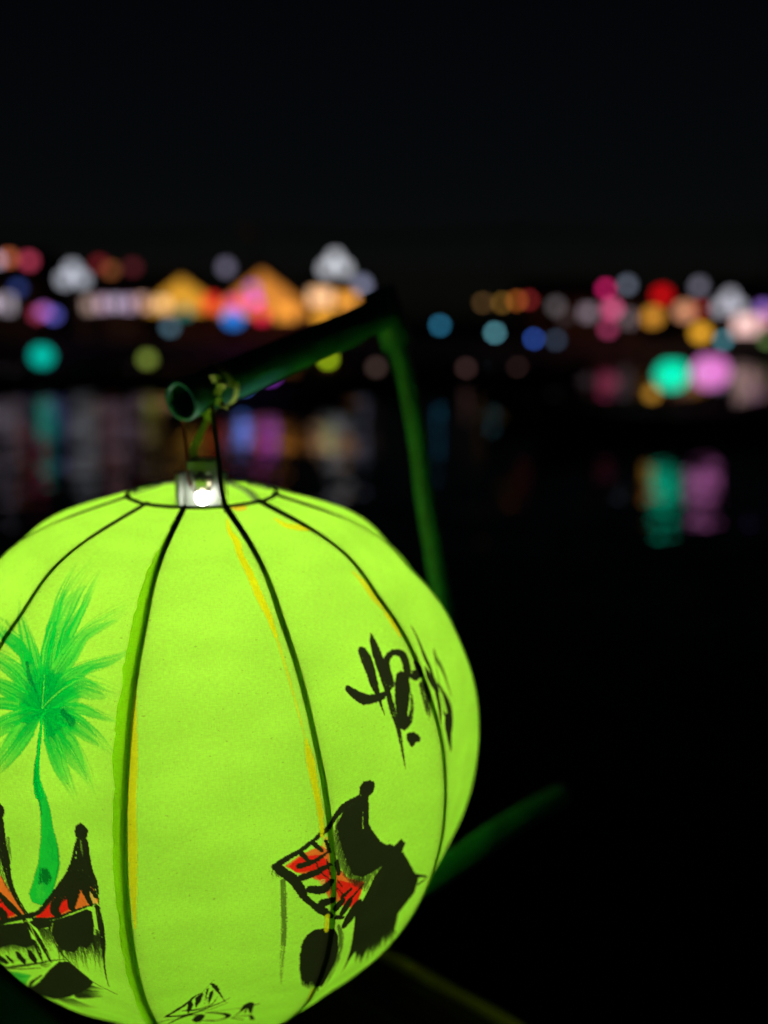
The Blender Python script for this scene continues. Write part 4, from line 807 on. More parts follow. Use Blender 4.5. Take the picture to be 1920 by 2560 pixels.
(0,[(-21.1,31.5),(-30.4,36.0),(-49.6,38.2)],[1.13,0.72,0.21],0,0.3,0.7,0.23,0.41),
(0,[(-22.1,30.9),(-31.7,35.6),(-52.0,38.6)],[0.83,0.63,0.2],0,0.3,0.7,0.23,0.45),
(0,[(-24.6,28.4),(-35.5,33.5),(-55.2,38.4)],[1.23,0.49,0.2],0,0.3,0.7,0.23,0.41),
(0,[(-23.4,32.4),(-39.7,39.3),(-66.4,44.9)],[0.7,0.79,0.17],0,0.3,0.7,0.23,0.4),
(0,[(-25.7,29.8),(-42.1,36.7),(-67.3,43.7)],[0.63,0.79,0.18],0,0.3,0.7,0.23,0.48),
(0,[(-25.9,30.0),(-42.6,36.9),(-68.0,43.9)],[0.89,0.91,0.19],1,0.3,0.7,0.23,0.6),
(0,[(-23.5,31.1),(-37.5,37.2),(-61.3,42.3)],[0.96,1.03,0.19],0,0.3,0.7,0.23,0.43),
(0,[(-21.5,34.2),(-37.7,41.2),(-65.2,45.6)],[1.08,0.68,0.2],0,0.3,0.7,0.23,0.45),
(0,[(-21.3,32.0),(-31.8,37.1),(-53.6,40.0)],[0.99,0.6,0.19],0,0.3,0.7,0.23,0.38),
(0,[(-25.8,29.5),(-41.2,36.0),(-65.3,42.6)],[0.73,0.77,0.18],0,0.3,0.7,0.23,0.69),
(0,[(-24.6,29.1),(-36.5,34.5),(-57.6,39.6)],[1.08,0.87,0.19],0,0.3,0.7,0.23,0.64),
(0,[(-7.0,44.7),(-8.5,59.4),(-8.9,76.2)],[1.21,0.52,0.24],0,0.3,0.7,0.23,0.65),
(0,[(-7.1,42.9),(-8.0,55.2),(-6.4,68.1)],[1.59,0.62,0.23],0,0.3,0.7,0.23,0.52),
(0,[(-7.4,45.1),(-8.7,60.3),(-9.7,78.0)],[1.15,0.56,0.28],0,0.3,0.7,0.23,0.74),
(0,[(-4.5,41.6),(-5.5,50.9),(-4.1,60.6)],[1.15,0.83,0.22],1,0.3,0.7,0.23,0.61),
(0,[(-9.4,44.8),(-10.5,60.9),(-10.4,78.4)],[1.38,1.21,0.24],1,0.3,0.7,0.23,0.79),
(0,[(-7.5,44.3),(-8.6,58.5),(-8.3,74.4)],[1.39,1.04,0.24],1,0.3,0.7,0.23,0.78),
(0,[(-6.0,43.9),(-7.4,57.2),(-7.2,72.2)],[1.18,0.72,0.25],0,0.3,0.7,0.23,0.78),
(0,[(-7.7,44.3),(-8.8,58.7),(-8.5,74.8)],[1.33,0.56,0.24],0,0.3,0.7,0.23,0.51),
(0,[(-5.5,44.0),(-7.0,57.3),(-7.2,72.4)],[1.16,0.91,0.28],1,0.3,0.7,0.23,0.59),
(0,[(-6.8,42.5),(-7.5,54.2),(-6.0,66.5)],[1.12,1.12,0.27],0,0.3,0.7,0.23,0.65),
(0,[(-6.8,45.2),(-8.6,60.6),(-9.6,78.4)],[1.21,0.86,0.26],1,0.3,0.7,0.23,0.71),
(0,[(-6.0,43.4),(-7.1,55.7),(-6.5,69.5)],[0.95,1.17,0.23],0,0.3,0.7,0.23,0.67),
(0,[(-9.9,44.0),(-10.6,59.2),(-9.5,75.4)],[1.41,0.89,0.28],0,0.3,0.7,0.23,0.48),
(0,[(-5.2,43.5),(-6.6,56.0),(-6.4,69.9)],[1.53,0.58,0.23],0,0.3,0.7,0.23,0.43),
(0,[(-10.0,44.8),(-10.9,61.0),(-10.8,78.7)],[0.79,0.9,0.24],1,0.3,0.7,0.23,0.49),
(0,[(-9.1,41.7),(-9.1,53.1),(-6.1,64.0)],[0.8,0.96,0.23],0,0.3,0.7,0.23,0.45),
(0,[(4.5,39.0),(5.6,53.9),(8.7,68.3)],[1.48,0.64,0.24],0,0.3,0.7,0.23,0.74),
(0,[(5.4,39.7),(6.3,56.2),(8.4,73.0)],[1.05,0.97,0.27],0,0.3,0.7,0.23,0.66),
(0,[(7.6,38.2),(7.9,53.1),(9.4,67.8)],[1.27,1.01,0.24],0,0.3,0.7,0.23,0.52),
(0,[(-0.1,41.2),(2.3,57.9),(6.8,74.8)],[1.3,1.1,0.27],0,0.3,0.7,0.23,0.75),
(0,[(6.6,37.5),(7.0,50.8),(9.2,63.3)],[1.57,0.49,0.24],1,0.3,0.7,0.23,0.7),
(0,[(5.7,37.9),(6.4,51.6),(9.1,64.4)],[1.06,0.6,0.24],1,0.3,0.7,0.23,0.62),
(0,[(6.3,38.5),(6.8,53.4),(9.2,67.9)],[1.24,1.2,0.24],1,0.3,0.7,0.23,0.68),
(0,[(5.0,40.2),(6.2,57.5),(8.0,75.6)],[1.13,0.75,0.25],1,0.3,0.7,0.23,0.65),
(0,[(6.1,39.3),(6.9,55.6),(8.6,72.2)],[1.21,0.58,0.25],1,0.3,0.7,0.23,0.74),
(0,[(4.2,38.4),(5.4,52.1),(8.8,65.0)],[1.6,0.64,0.22],0,0.3,0.7,0.23,0.61),
(0,[(3.7,40.2),(5.0,56.6),(8.2,73.1)],[0.84,1.17,0.25],0,0.3,0.7,0.23,0.57),
(0,[(0.0,39.7),(2.3,53.6),(7.7,66.4)],[1.29,1.36,0.25],0,0.3,0.7,0.23,0.41),
(0,[(6.7,40.0),(7.5,57.4),(8.4,75.9)],[1.3,0.92,0.25],1,0.3,0.7,0.23,0.56),
(0,[(3.6,38.9),(4.8,53.5),(8.5,67.1)],[1.05,0.66,0.27],0,0.3,0.7,0.23,0.38),
(0,[(3.5,40.2),(5.0,56.8),(7.9,73.7)],[1.73,0.58,0.23],0,0.3,0.7,0.23,0.74),
(0,[(7.8,37.5),(7.8,51.4),(9.6,64.6)],[1.0,1.12,0.24],0,0.3,0.7,0.23,0.65),
(1,[(-11.0,5.5),(-10.1,16.9),(-4.3,22.3),(4.8,19.5),(13.7,15.1),(21.9,9.4),(19.9,0.3),(24.4,-5.7),(17.1,-11.9),(9.4,-10.3),(3.1,-4.1),(-5.2,-7.3),(-12.5,-3.8)],[],0,0.3,0.0,2.71,0.75),
(0,[(1.1,4.6),(-0.2,18.1),(-2.7,31.8)],[2.34,5.3,3.18],2,0.3,0.9,0.63,0.55),
(0,[(2.4,5.8),(5.1,18.6),(9.7,29.3)],[2.21,5.97,3.22],2,0.3,0.9,0.63,0.55),
(0,[(2.2,2.6),(8.3,13.6),(15.7,19.1)],[2.25,4.55,2.39],2,0.3,0.9,0.63,0.55),
(0,[(2.2,0.3),(9.9,8.0),(19.1,13.6)],[2.83,6.24,3.7],2,0.3,0.9,0.63,0.55),
(0,[(5.0,-0.6),(14.2,1.9),(23.4,3.4)],[1.97,3.83,1.79],2,0.3,0.9,0.63,0.55),
(0,[(5.3,-1.5),(15.3,-2.5),(24.3,-4.8)],[2.51,5.82,2.72],2,0.3,0.9,0.63,0.55),
(0,[(4.5,-2.5),(12.4,-9.4),(21.0,-14.8)],[2.74,7.39,3.55],2,0.3,0.9,0.63,0.55),
(0,[(3.5,-3.1),(9.7,-12.0),(15.5,-19.9)],[2.08,4.97,2.62],2,0.3,0.9,0.63,0.55),
(0,[(1.0,-1.2),(-8.6,-4.5),(-16.9,-8.8)],[2.4,5.19,2.82],2,0.3,0.9,0.63,0.55),
(0,[(0.2,-2.2),(-5.9,-9.6),(-11.2,-18.3)],[2.09,6.56,3.65],2,0.3,0.9,0.63,0.55),
(0,[(0.0,0.5),(-9.0,4.3),(-19.7,7.5)],[1.88,4.99,2.54],2,0.3,0.9,0.63,0.55),
(0,[(-0.3,1.8),(-8.0,10.3),(-18.2,17.0)],[2.08,5.89,2.6],2,0.3,0.9,0.63,0.55),
(0,[(-0.1,3.2),(-5.6,15.1),(-13.4,25.9)],[2.18,6.81,3.26],2,0.3,0.9,0.63,0.55),
(0,[(-13.5,22.1),(-9.4,14.7),(-4.1,8.1)],[1.47,2.41,1.07],3,0.4,0.0,0.45,0.75),
(0,[(13.3,0.7),(20.3,-3.6)],[2.77,4.18],3,0.2,0.0,0.99,0.75),
(0,[(0.7,1.0),(-0.1,9.0),(-1.7,17.9)],[0.43,0.53,0.21],1,0.0,0.0,0.18,0.7),
(0,[(1.0,1.0),(5.5,6.6),(10.6,11.6),(15.8,15.0)],[0.38,0.67,0.62,0.2],1,0.0,0.0,0.18,0.8),
(0,[(4.0,18.6),(6.2,27.1),(9.9,35.1)],[0.36,0.43,0.26],1,0.0,0.0,0.18,0.6),
(0,[(10.8,2.3),(17.0,3.5),(22.5,2.8)],[0.29,0.42,0.18],1,0.0,0.0,0.18,0.6),
(0,[(1.5,-3.7),(3.0,-12.9),(4.2,-21.5),(5.3,-30.1),(6.9,-40.7)],[1.41,2.07,2.31,3.24,4.84],0,0.0,0.0,0.18,1.0),
(0,[(4.3,-28.0),(5.7,-40.5)],[0.78,1.11],2,0.0,0.0,0.23,0.8)]),
('palm_trunk',[-1],(-0.05337, -0.15876, -0.1475),(0.9395, -0.3424, -0.0),(0.014, 0.0385, 0.9992),[
(1,[(-8.5,41.1),(-5.9,24.6),(-3.7,13.9),(-2.7,3.8),(-5.5,-10.4),(-10.1,-22.7),(-13.7,-30.6),(-13.1,-35.4),(-7.0,-36.1),(-2.0,-31.9),(3.9,-21.5),(7.2,-9.6),(6.5,2.9),(3.1,13.6),(-0.5,23.7),(-3.9,32.9),(-5.8,41.5)],[],0,0.0,0.0,0.25,0.97),
(1,[(-8.1,38.8),(-5.9,24.6),(-3.7,13.9),(-2.4,14.2),(-4.9,26.4),(-7.0,38.9)],[],2,0.0,0.0,0.33,0.7),
(0,[(6.5,1.2),(6.7,-9.6),(3.4,-21.6)],[1.11,1.63,0.75],2,0.0,0.0,0.33,0.7),
(1,[(-4.9,-13.9),(-0.2,-12.9),(2.3,-18.1),(-0.3,-22.4),(-7.2,-23.6)],[],4,0.5,0.0,0.83,0.8),
(1,[(-1.2,23.6),(3.1,12.7),(6.1,2.8),(6.8,-7.8),(2.1,-10.6),(0.0,4.3)],[],2,0.6,0.0,1.16,0.35),
(1,[(-9.5,-24.6),(-4.3,-21.4),(-0.3,-28.5),(-6.7,-35.1),(-12.0,-33.2)],[],1,0.7,0.0,1.0,0.25)]),
('left_houses',[-2, -1],(-0.04782, -0.15778, -0.18861),(0.9349, -0.3548, -0.0),(-0.0643, -0.1694, 0.9835),[
(1,[(-18.4,-4.9),(-6.5,8.7),(1.0,19.6),(15.0,23.8),(23.2,24.9),(24.5,15.6),(17.9,12.8),(6.8,6.1),(-5.7,-0.8)],[],5,0.25,0.0,0.36,1.0),
(1,[(-18.4,-5.0),(-8.6,6.4),(-1.2,10.0),(5.1,15.3),(7.3,8.4),(-4.4,0.1)],[],6,0.1,0.0,0.64,1.0),
(1,[(20.3,22.7),(24.5,15.6),(20.8,14.1),(18.9,18.3)],[],7,0.0,0.0,0.36,0.8),
(1,[(12.2,50.7),(13.0,53.1),(15.4,55.1),(18.1,54.2),(20.2,52.4),(19.9,49.7),(18.6,47.3),(15.4,46.9),(12.7,47.6)],[],8,0.0,0.0,0.45,1.0),
(1,[(13.0,47.1),(18.6,47.8),(21.4,35.5),(23.7,29.3),(24.5,22.7),(23.6,19.4),(20.8,23.7),(19.3,15.7),(16.4,17.6),(14.6,20.3),(9.7,9.5),(6.8,8.7),(5.4,13.8),(1.6,10.1),(-1.9,3.8),(-5.5,2.6),(-6.2,7.0),(0.2,18.8),(5.6,26.7),(10.0,34.0),(12.1,41.0)],[],8,0.28,0.0,0.41,1.0),
(0,[(15.7,46.7),(15.9,43.5),(16.6,39.2)],[0.59,1.16,0.5],9,0.6,0.0,0.27,0.5),
(0,[(12.7,43.8),(10.0,34.0),(6.6,27.3),(0.2,18.3),(-6.9,9.2),(-15.0,-0.1),(-21.8,-4.3)],[1.59,1.93,1.65,2.3,2.77,2.33,3.36],8,0.1,0.0,0.23,1.0),
(0,[(19.0,46.9),(21.8,34.1),(24.5,26.7),(24.6,15.1)],[2.06,1.73,1.74,0.66],8,0.0,0.0,0.18,1.0),
(0,[(23.3,13.1),(23.4,1.2),(21.8,-12.4),(19.5,-21.6),(13.8,-47.7)],[3.17,3.73,2.64,1.16,0.56],8,0.3,0.0,0.18,1.0),
(0,[(-19.2,-5.5),(-5.8,-1.4),(6.8,6.1),(19.1,13.1),(23.0,15.1)],[1.99,1.64,1.35,0.88,0.5],8,0.0,0.0,0.18,1.0),
(0,[(-3.9,7.2),(-3.6,3.3)],[4.23,6.9],8,0.0,0.0,0.23,1.0),
(0,[(7.8,14.4),(7.3,8.9)],[4.89,4.33],8,0.0,0.0,0.23,1.0),
(0,[(17.7,19.5),(19.7,14.2)],[3.94,3.06],8,0.0,0.0,0.23,1.0),
(0,[(20.8,22.7),(23.1,19.8)],[1.88,3.18],8,0.0,0.0,0.23,1.0),
(1,[(-20.0,-6.3),(-6.2,-2.7),(6.5,4.3),(16.3,10.3),(19.5,9.4),(19.0,-0.2),(16.0,-10.8),(10.0,-17.7),(7.2,-16.1),(0.9,-23.6),(-6.6,-24.1),(-9.6,-19.0),(-10.5,-13.3),(-11.2,-9.0),(-18.5,-13.1),(-22.9,-8.8)],[],8,0.14,0.0,0.36,1.0),
(0,[(-6.4,-11.9),(-10.7,-29.6),(-14.2,-41.0)],[1.49,0.91,0.24],8,0.45,0.5,0.18,0.85),
(0,[(-5.7,-11.9),(-9.5,-27.9),(-12.9,-39.2)],[1.67,1.11,0.24],8,0.45,0.5,0.18,0.85),
(0,[(-4.4,-10.0),(-8.6,-27.3),(-8.2,-33.5)],[1.67,1.24,0.31],8,0.45,0.5,0.18,0.85),
(0,[(-4.0,-10.6),(-8.4,-30.8),(-9.5,-37.3)],[1.84,1.24,0.27],8,0.45,0.5,0.18,0.85),
(0,[(-4.3,-14.4),(-8.3,-30.2),(-8.1,-33.6)],[2.02,1.13,0.31],8,0.45,0.5,0.18,0.85),
(0,[(-2.4,-9.6),(-6.9,-29.3),(-9.9,-39.8)],[1.83,1.11,0.27],8,0.45,0.5,0.18,0.85),
(0,[(-2.2,-12.1),(-5.4,-26.9),(-6.6,-32.1)],[2.03,1.12,0.24],8,0.45,0.5,0.18,0.85),
(0,[(-1.1,-9.6),(-3.9,-25.5),(-8.0,-39.2)],[2.02,1.02,0.24],8,0.45,0.5,0.18,0.85),
(0,[(-0.5,-10.6),(-4.5,-28.4),(-4.3,-33.6)],[1.84,1.13,0.31],8,0.45,0.5,0.18,0.85),
(0,[(-0.0,-11.1),(-3.6,-28.5),(-3.6,-33.7)],[1.84,1.25,0.28],8,0.45,0.5,0.18,0.85),
(0,[(0.2,-13.1),(-2.3,-25.0),(-2.2,-31.7)],[2.03,1.03,0.28],8,0.45,0.5,0.18,0.85),
(0,[(1.6,-10.2),(-2.4,-26.8),(-3.6,-37.4)],[1.83,1.12,0.28],8,0.45,0.5,0.18,0.85),
(0,[(1.8,-12.1),(-1.2,-26.5),(-3.3,-37.4)],[2.03,1.03,0.27],8,0.45,0.5,0.18,0.85),
(0,[(2.9,-9.7),(-0.5,-28.0),(-3.3,-38.4)],[1.68,1.03,0.27],8,0.45,0.5,0.18,0.85),
(0,[(4.2,-7.3),(0.9,-25.5),(-1.9,-39.8)],[2.01,1.24,0.27],8,0.45,0.5,0.18,0.85),
(0,[(4.8,-8.2),(1.2,-25.5),(-1.6,-35.1)],[1.67,0.91,0.22],8,0.45,0.5,0.18,0.85),
(0,[(5.7,-7.3),(3.4,-20.4),(2.7,-29.5)],[1.83,1.23,0.3],8,0.45,0.5,0.18,0.85),
(0,[(6.1,-7.7),(2.3,-26.5),(0.3,-34.2)],[1.66,0.91,0.24],8,0.45,0.5,0.18,0.85),
(0,[(6.5,-8.9),(3.9,-25.6),(3.7,-30.9)],[1.68,1.13,0.28],8,0.45,0.5,0.18,0.85),
(0,[(7.6,-7.9),(3.6,-26.1),(5.6,-28.6)],[1.67,1.13,0.34],8,0.45,0.5,0.18,0.85),
(0,[(8.6,-6.5),(5.9,-20.8),(3.0,-34.8)],[1.82,1.01,0.27],8,0.45,0.5,0.18,0.85),
(0,[(9.0,-6.8),(6.1,-21.9),(3.5,-34.3)],[1.48,1.01,0.24],8,0.45,0.5,0.18,0.85),
(0,[(8.8,-10.3),(7.3,-22.3),(4.5,-35.3)],[1.86,1.02,0.27],8,0.45,0.5,0.18,0.85),
(0,[(10.7,-5.4),(7.9,-23.8),(5.2,-36.6)],[1.67,1.12,0.27],8,0.45,0.5,0.18,0.85),
(0,[(11.0,-6.9),(9.5,-18.6),(9.0,-26.2)],[1.84,1.02,0.27],8,0.45,0.5,0.18,0.85),
(0,[(12.2,-4.9),(9.9,-18.9),(9.0,-26.2)],[1.66,1.01,0.22],8,0.45,0.5,0.18,0.85),
(0,[(13.1,-4.2),(10.7,-18.1),(9.9,-25.7)],[1.66,1.01,0.22],8,0.45,0.5,0.18,0.85),
(0,[(12.5,-8.8),(11.9,-18.1),(9.1,-29.5)],[1.51,1.01,0.24],8,0.45,0.5,0.18,0.85),
(0,[(14.1,-5.6),(10.4,-23.3),(11.2,-30.1)],[1.66,1.03,0.31],8,0.45,0.5,0.18,0.85),
(0,[(14.6,-6.1),(12.8,-17.5),(11.2,-27.7)],[1.82,1.01,0.22],8,0.45,0.5,0.18,0.85),
(0,[(14.9,-7.6),(13.7,-16.7),(12.3,-30.5)],[1.84,1.11,0.27],8,0.45,0.5,0.18,0.85),
(0,[(16.4,-4.0),(15.1,-16.2),(9.8,-36.8)],[1.67,1.1,0.24],8,0.45,0.5,0.18,0.85),
(0,[(16.2,-7.5),(15.5,-17.6),(13.8,-25.8)],[1.85,1.02,0.22],8,0.45,0.5,0.18,0.85),
(0,[(17.1,-6.6),(14.8,-21.4),(14.5,-25.9)],[1.67,0.92,0.27],8,0.45,0.5,0.18,0.85),
(0,[(17.8,-6.6),(16.0,-21.4),(13.9,-33.1)],[1.84,1.02,0.27],8,0.45,0.5,0.18,0.85),
(0,[(18.6,-6.1),(16.7,-18.7),(16.8,-23.0)],[1.82,0.92,0.25],8,0.45,0.5,0.18,0.85),
(0,[(20.1,-2.2),(17.9,-16.7),(14.3,-34.8)],[1.8,1.01,0.27],8,0.45,0.5,0.18,0.85),
(0,[(20.3,-4.1),(18.0,-21.5),(18.4,-26.2)],[1.82,1.03,0.26],8,0.45,0.5,0.18,0.85),
(0,[(21.3,-2.8),(19.5,-15.7),(16.2,-30.1)],[1.81,1.1,0.22],8,0.45,0.5,0.18,0.85),
(0,[(21.1,-6.1),(20.4,-17.3),(17.5,-31.5)],[1.85,1.01,0.24],8,0.45,0.5,0.18,0.85),
(0,[(-9.6,-7.4),(-9.7,-23.0),(-5.3,-33.2),(0.6,-41.8),(4.8,-48.5),(16.4,-54.2)],[1.74,1.27,1.17,1.17,1.05,0.77],8,0.0,0.0,0.14,0.85),
(0,[(-7.1,-4.7),(-10.0,-11.9),(-9.2,-21.5)],[0.41,0.57,0.45],10,0.0,0.0,0.14,0.7),
(0,[(-17.8,-12.8),(-17.1,-21.4),(-16.1,-28.1)],[1.93,0.83,0.27],8,0.4,0.4,0.14,0.8),
(0,[(-17.0,-12.7),(-16.0,-20.9),(-14.9,-27.7)],[1.79,0.9,0.3],8,0.4,0.4,0.14,0.8),
(0,[(-16.1,-12.3),(-15.1,-20.6),(-13.7,-27.3)],[1.61,0.83,0.3],8,0.4,0.4,0.14,0.8),
(0,[(-15.3,-12.2),(-14.2,-20.5),(-12.5,-26.8)],[1.79,0.83,0.26],8,0.4,0.4,0.14,0.8),
(0,[(-14.4,-11.8),(-13.1,-20.0),(-11.3,-26.4)],[1.79,0.84,0.26],8,0.4,0.4,0.14,0.8),
(0,[(-13.6,-11.7),(-12.0,-19.6),(-10.1,-26.0)],[1.79,0.9,0.26],8,0.4,0.4,0.14,0.8),
(0,[(-12.8,-11.4),(-11.1,-19.5),(-9.1,-25.8)],[1.79,0.84,0.26],8,0.4,0.4,0.14,0.8),
(0,[(-11.7,-11.0),(-10.0,-19.1),(-7.9,-25.4)],[1.93,0.84,0.26],8,0.4,0.4,0.14,0.8),
(0,[(-10.9,-10.9),(-9.1,-18.7),(-6.7,-24.9)],[1.79,0.84,0.3],8,0.4,0.4,0.14,0.8),
(1,[(-51.2,10.9),(-38.3,20.0),(-33.9,17.1),(-30.6,9.7),(-26.3,-0.3),(-24.3,-3.4),(-36.1,-9.4),(-60.4,-20.4)],[],5,0.2,0.0,0.36,1.0),
(1,[(-53.6,1.8),(-37.8,5.7),(-34.0,0.3),(-29.6,-4.7),(-38.8,-10.8),(-60.2,-19.7)],[],6,0.05,0.0,0.55,1.0),
(1,[(-38.1,55.0),(-35.5,58.1),(-31.8,57.6),(-29.7,55.3),(-29.4,52.3),(-31.1,49.8),(-35.5,48.9),(-38.2,51.0)],[],8,0.0,0.0,0.36,1.0),
(0,[(-33.1,49.9),(-32.0,40.3),(-30.3,29.8),(-29.9,17.5),(-27.3,5.3),(-22.7,-3.9)],[5.05,6.38,6.0,3.81,3.35,3.09],8,0.2,0.0,0.27,1.0),
(0,[(-27.4,40.1),(-27.1,29.4),(-29.6,22.7)],[2.2,1.71,0.5],8,0.7,0.0,0.23,0.7),
(0,[(-36.2,35.7),(-33.0,19.0),(-30.9,9.0)],[4.82,3.99,1.96],8,0.5,0.0,0.27,0.8),
(0,[(-37.8,5.7),(-33.5,0.3),(-28.4,-4.3)],[3.52,6.0,4.23],8,0.0,0.0,0.23,1.0),
(0,[(-43.6,-3.9),(-39.2,-6.5),(-39.6,-11.1)],[4.89,6.27,4.57],8,0.0,0.0,0.23,1.0),
(0,[(-40.4,-0.5),(-33.8,4.1)],[0.87,1.01],8,0.0,0.0,0.18,1.0),
(0,[(-61.2,-22.7),(-47.5,-16.4),(-33.3,-9.5),(-21.6,-3.9)],[4.48,3.48,2.89,2.94],8,0.0,0.0,0.23,1.0),
(1,[(-61.2,-22.7),(-48.0,-17.8),(-31.1,-11.4),(-25.6,-9.2),(-24.9,-15.5),(-25.4,-26.1),(-32.1,-31.2),(-40.7,-30.9),(-52.3,-37.7),(-67.0,-42.4)],[],8,0.12,0.0,0.41,1.0),
(0,[(-25.2,-8.6),(-20.7,-20.4),(-19.2,-30.6),(-19.4,-38.5)],[3.63,3.75,3.21,1.52],8,0.25,0.0,0.18,1.0),
(0,[(-24.7,-23.7),(-24.0,-29.3),(-25.9,-40.8)],[3.64,3.27,1.28],8,0.5,0.0,0.18,1.0),
(0,[(-28.0,-10.6),(-24.4,-8.3),(-22.6,-17.5),(-22.0,-25.6)],[0.27,0.75,0.89,0.36],10,0.0,0.0,0.14,0.7),
(0,[(-52.6,-33.0),(-55.1,-40.1),(-57.7,-46.1)],[2.04,0.94,0.25],8,0.4,0.4,0.18,0.8),
(0,[(-51.3,-32.6),(-53.7,-39.7),(-55.6,-46.1)],[2.05,1.13,0.28],8,0.4,0.4,0.18,0.8),
(0,[(-49.9,-32.1),(-52.2,-39.2),(-53.4,-43.8)],[2.05,0.96,0.29],8,0.4,0.4,0.18,0.8),
(0,[(-48.7,-31.7),(-50.8,-38.8),(-53.3,-45.3)],[2.06,0.95,0.26],8,0.4,0.4,0.18,0.8),
(0,[(-47.2,-31.3),(-49.5,-38.4),(-51.8,-44.9)],[2.06,0.95,0.24],8,0.4,0.4,0.18,0.8),
(0,[(-46.1,-31.2),(-48.0,-37.9),(-48.3,-41.6)],[2.44,1.15,0.32],8,0.4,0.4,0.18,0.8),
(0,[(-44.8,-30.8),(-46.6,-37.5),(-48.9,-44.5)],[2.28,0.96,0.28],8,0.4,0.4,0.18,0.8),
(0,[(-43.4,-30.3),(-45.1,-37.0),(-45.0,-39.4)],[2.07,0.97,0.32],8,0.4,0.4,0.18,0.8),
(0,[(-42.1,-29.9),(-43.8,-36.6),(-44.1,-39.0)],[2.07,0.96,0.29],8,0.4,0.4,0.18,0.8),
(0,[(-40.7,-29.4),(-42.4,-36.1),(-43.3,-41.9)],[2.07,1.07,0.29],8,0.4,0.4,0.18,0.8),
(0,[(-39.5,-29.0),(-40.9,-35.7),(-42.7,-41.8)],[1.91,0.96,0.24],8,0.4,0.4,0.18,0.8),
(0,[(-38.0,-28.6),(-39.6,-35.2),(-39.9,-40.0)],[2.08,0.97,0.32],8,0.4,0.4,0.18,0.8),
(0,[(-36.8,-28.2),(-38.2,-34.8),(-38.8,-39.1)],[1.91,1.07,0.29],8,0.4,0.4,0.18,0.8),
(0,[(-35.5,-27.8),(-36.7,-34.3),(-36.3,-35.8)],[2.08,1.08,0.31],8,0.4,0.4,0.18,0.8),
(0,[(-34.1,-27.3),(-35.4,-33.9),(-35.5,-38.6)],[2.31,1.08,0.32],8,0.4,0.4,0.18,0.8),
(0,[(-32.8,-26.9),(-34.0,-33.4),(-35.0,-39.7)],[2.31,1.08,0.29],8,0.4,0.4,0.18,0.8),
(0,[(-31.7,-26.7),(-32.5,-33.0),(-33.5,-38.8)],[2.31,1.15,0.29],8,0.4,0.4,0.18,0.8),
(0,[(-30.2,-26.0),(-30.9,-32.2),(-30.1,-34.6)],[2.31,1.09,0.31],8,0.4,0.4,0.18,0.8),
(0,[(-29.0,-25.9),(-29.8,-32.1),(-29.3,-34.6)],[2.32,1.09,0.35],8,0.4,0.4,0.18,0.8),
(0,[(-27.8,-25.4),(-28.2,-31.3),(-28.6,-35.9)],[2.32,1.08,0.27],8,0.4,0.4,0.18,0.8),
(0,[(-26.5,-25.0),(-27.0,-31.2),(-26.6,-34.2)],[2.32,1.09,0.3],8,0.4,0.4,0.18,0.8),
(0,[(-25.1,-24.6),(-25.5,-30.4),(-26.4,-36.5)],[1.93,1.08,0.27],8,0.4,0.4,0.18,0.8),
(0,[(-57.2,-47.6),(-56.6,-50.8),(-56.6,-54.5)],[4.29,7.63,1.48],8,0.15,0.0,0.18,1.0),
(0,[(-50.6,-45.0),(-50.0,-48.2),(-49.9,-51.5)],[2.28,3.76,0.8],8,0.15,0.0,0.18,1.0),
(0,[(-40.7,-38.6),(-40.7,-43.7),(-41.2,-48.8)],[3.24,5.91,1.24],8,0.15,0.0,0.18,1.0),
(0,[(-30.9,-34.0),(-31.3,-39.2),(-32.3,-44.9)],[3.71,5.64,1.29],8,0.15,0.0,0.18,1.0),
(0,[(-64.4,-55.8),(-60.9,-58.8),(-48.0,-53.8),(-32.0,-44.9),(-15.2,-35.3),(-7.0,-31.7)],[1.18,1.36,2.29,1.55,0.94,0.47],8,0.25,0.0,0.14,0.9),
(0,[(-60.9,-61.4),(-46.7,-56.1),(-30.0,-48.3)],[0.89,1.29,0.45],8,0.2,0.0,0.14,0.8),
(0,[(-55.7,-52.7),(-36.9,-42.4),(-24.0,-37.0)],[0.57,0.55,0.28],8,0.0,0.0,0.14,0.35),
(1,[(-61.1,-65.1),(-52.7,-62.0),(-42.5,-60.9),(-52.2,-73.6),(-58.9,-82.6),(-60.2,-74.1)],[],0,0.0,0.0,0.64,0.8),
(1,[(-56.3,-65.5),(-44.8,-63.0),(-55.0,-70.9)],[],2,0.0,0.0,0.55,0.6),
(1,[(-57.1,-84.2),(-42.2,-69.4),(-23.6,-47.0),(-13.2,-35.9),(-6.5,-33.1),(-2.8,-37.0),(0.9,-42.7),(4.1,-47.5),(-0.6,-54.5),(-12.4,-66.2),(-28.3,-80.7),(-46.8,-95.6),(-56.4,-95.4),(-58.9,-86.5)],[],8,0.1,0.0,0.32,1.0),
(0,[(-58.0,-85.6),(-49.1,-73.3),(-33.5,-57.1)],[0.63,2.1,0.85],8,0.3,0.0,0.18,1.0),
(0,[(-27.4,-44.9),(-23.7,-41.8),(-19.1,-39.1)],[3.28,4.34,2.11],8,0.7,0.0,0.18,0.7),
(0,[(-8.1,-51.6),(-0.3,-52.6),(6.8,-53.2)],[3.27,1.64,0.41],8,0.4,0.5,0.18,0.85),
(0,[(-8.6,-52.9),(0.3,-53.1),(9.1,-52.7)],[3.27,1.64,0.41],8,0.4,0.5,0.18,0.85),
(0,[(-9.4,-54.6),(-0.9,-54.5),(8.7,-53.6)],[3.27,1.64,0.41],8,0.4,0.5,0.18,0.85),
(0,[(-9.8,-55.7),(-1.0,-55.4),(6.4,-55.0)],[3.27,1.64,0.41],8,0.4,0.5,0.18,0.85),
(0,[(-10.7,-57.4),(-1.5,-56.6),(2.9,-57.3)],[3.27,1.64,0.41],8,0.4,0.5,0.18,0.85),
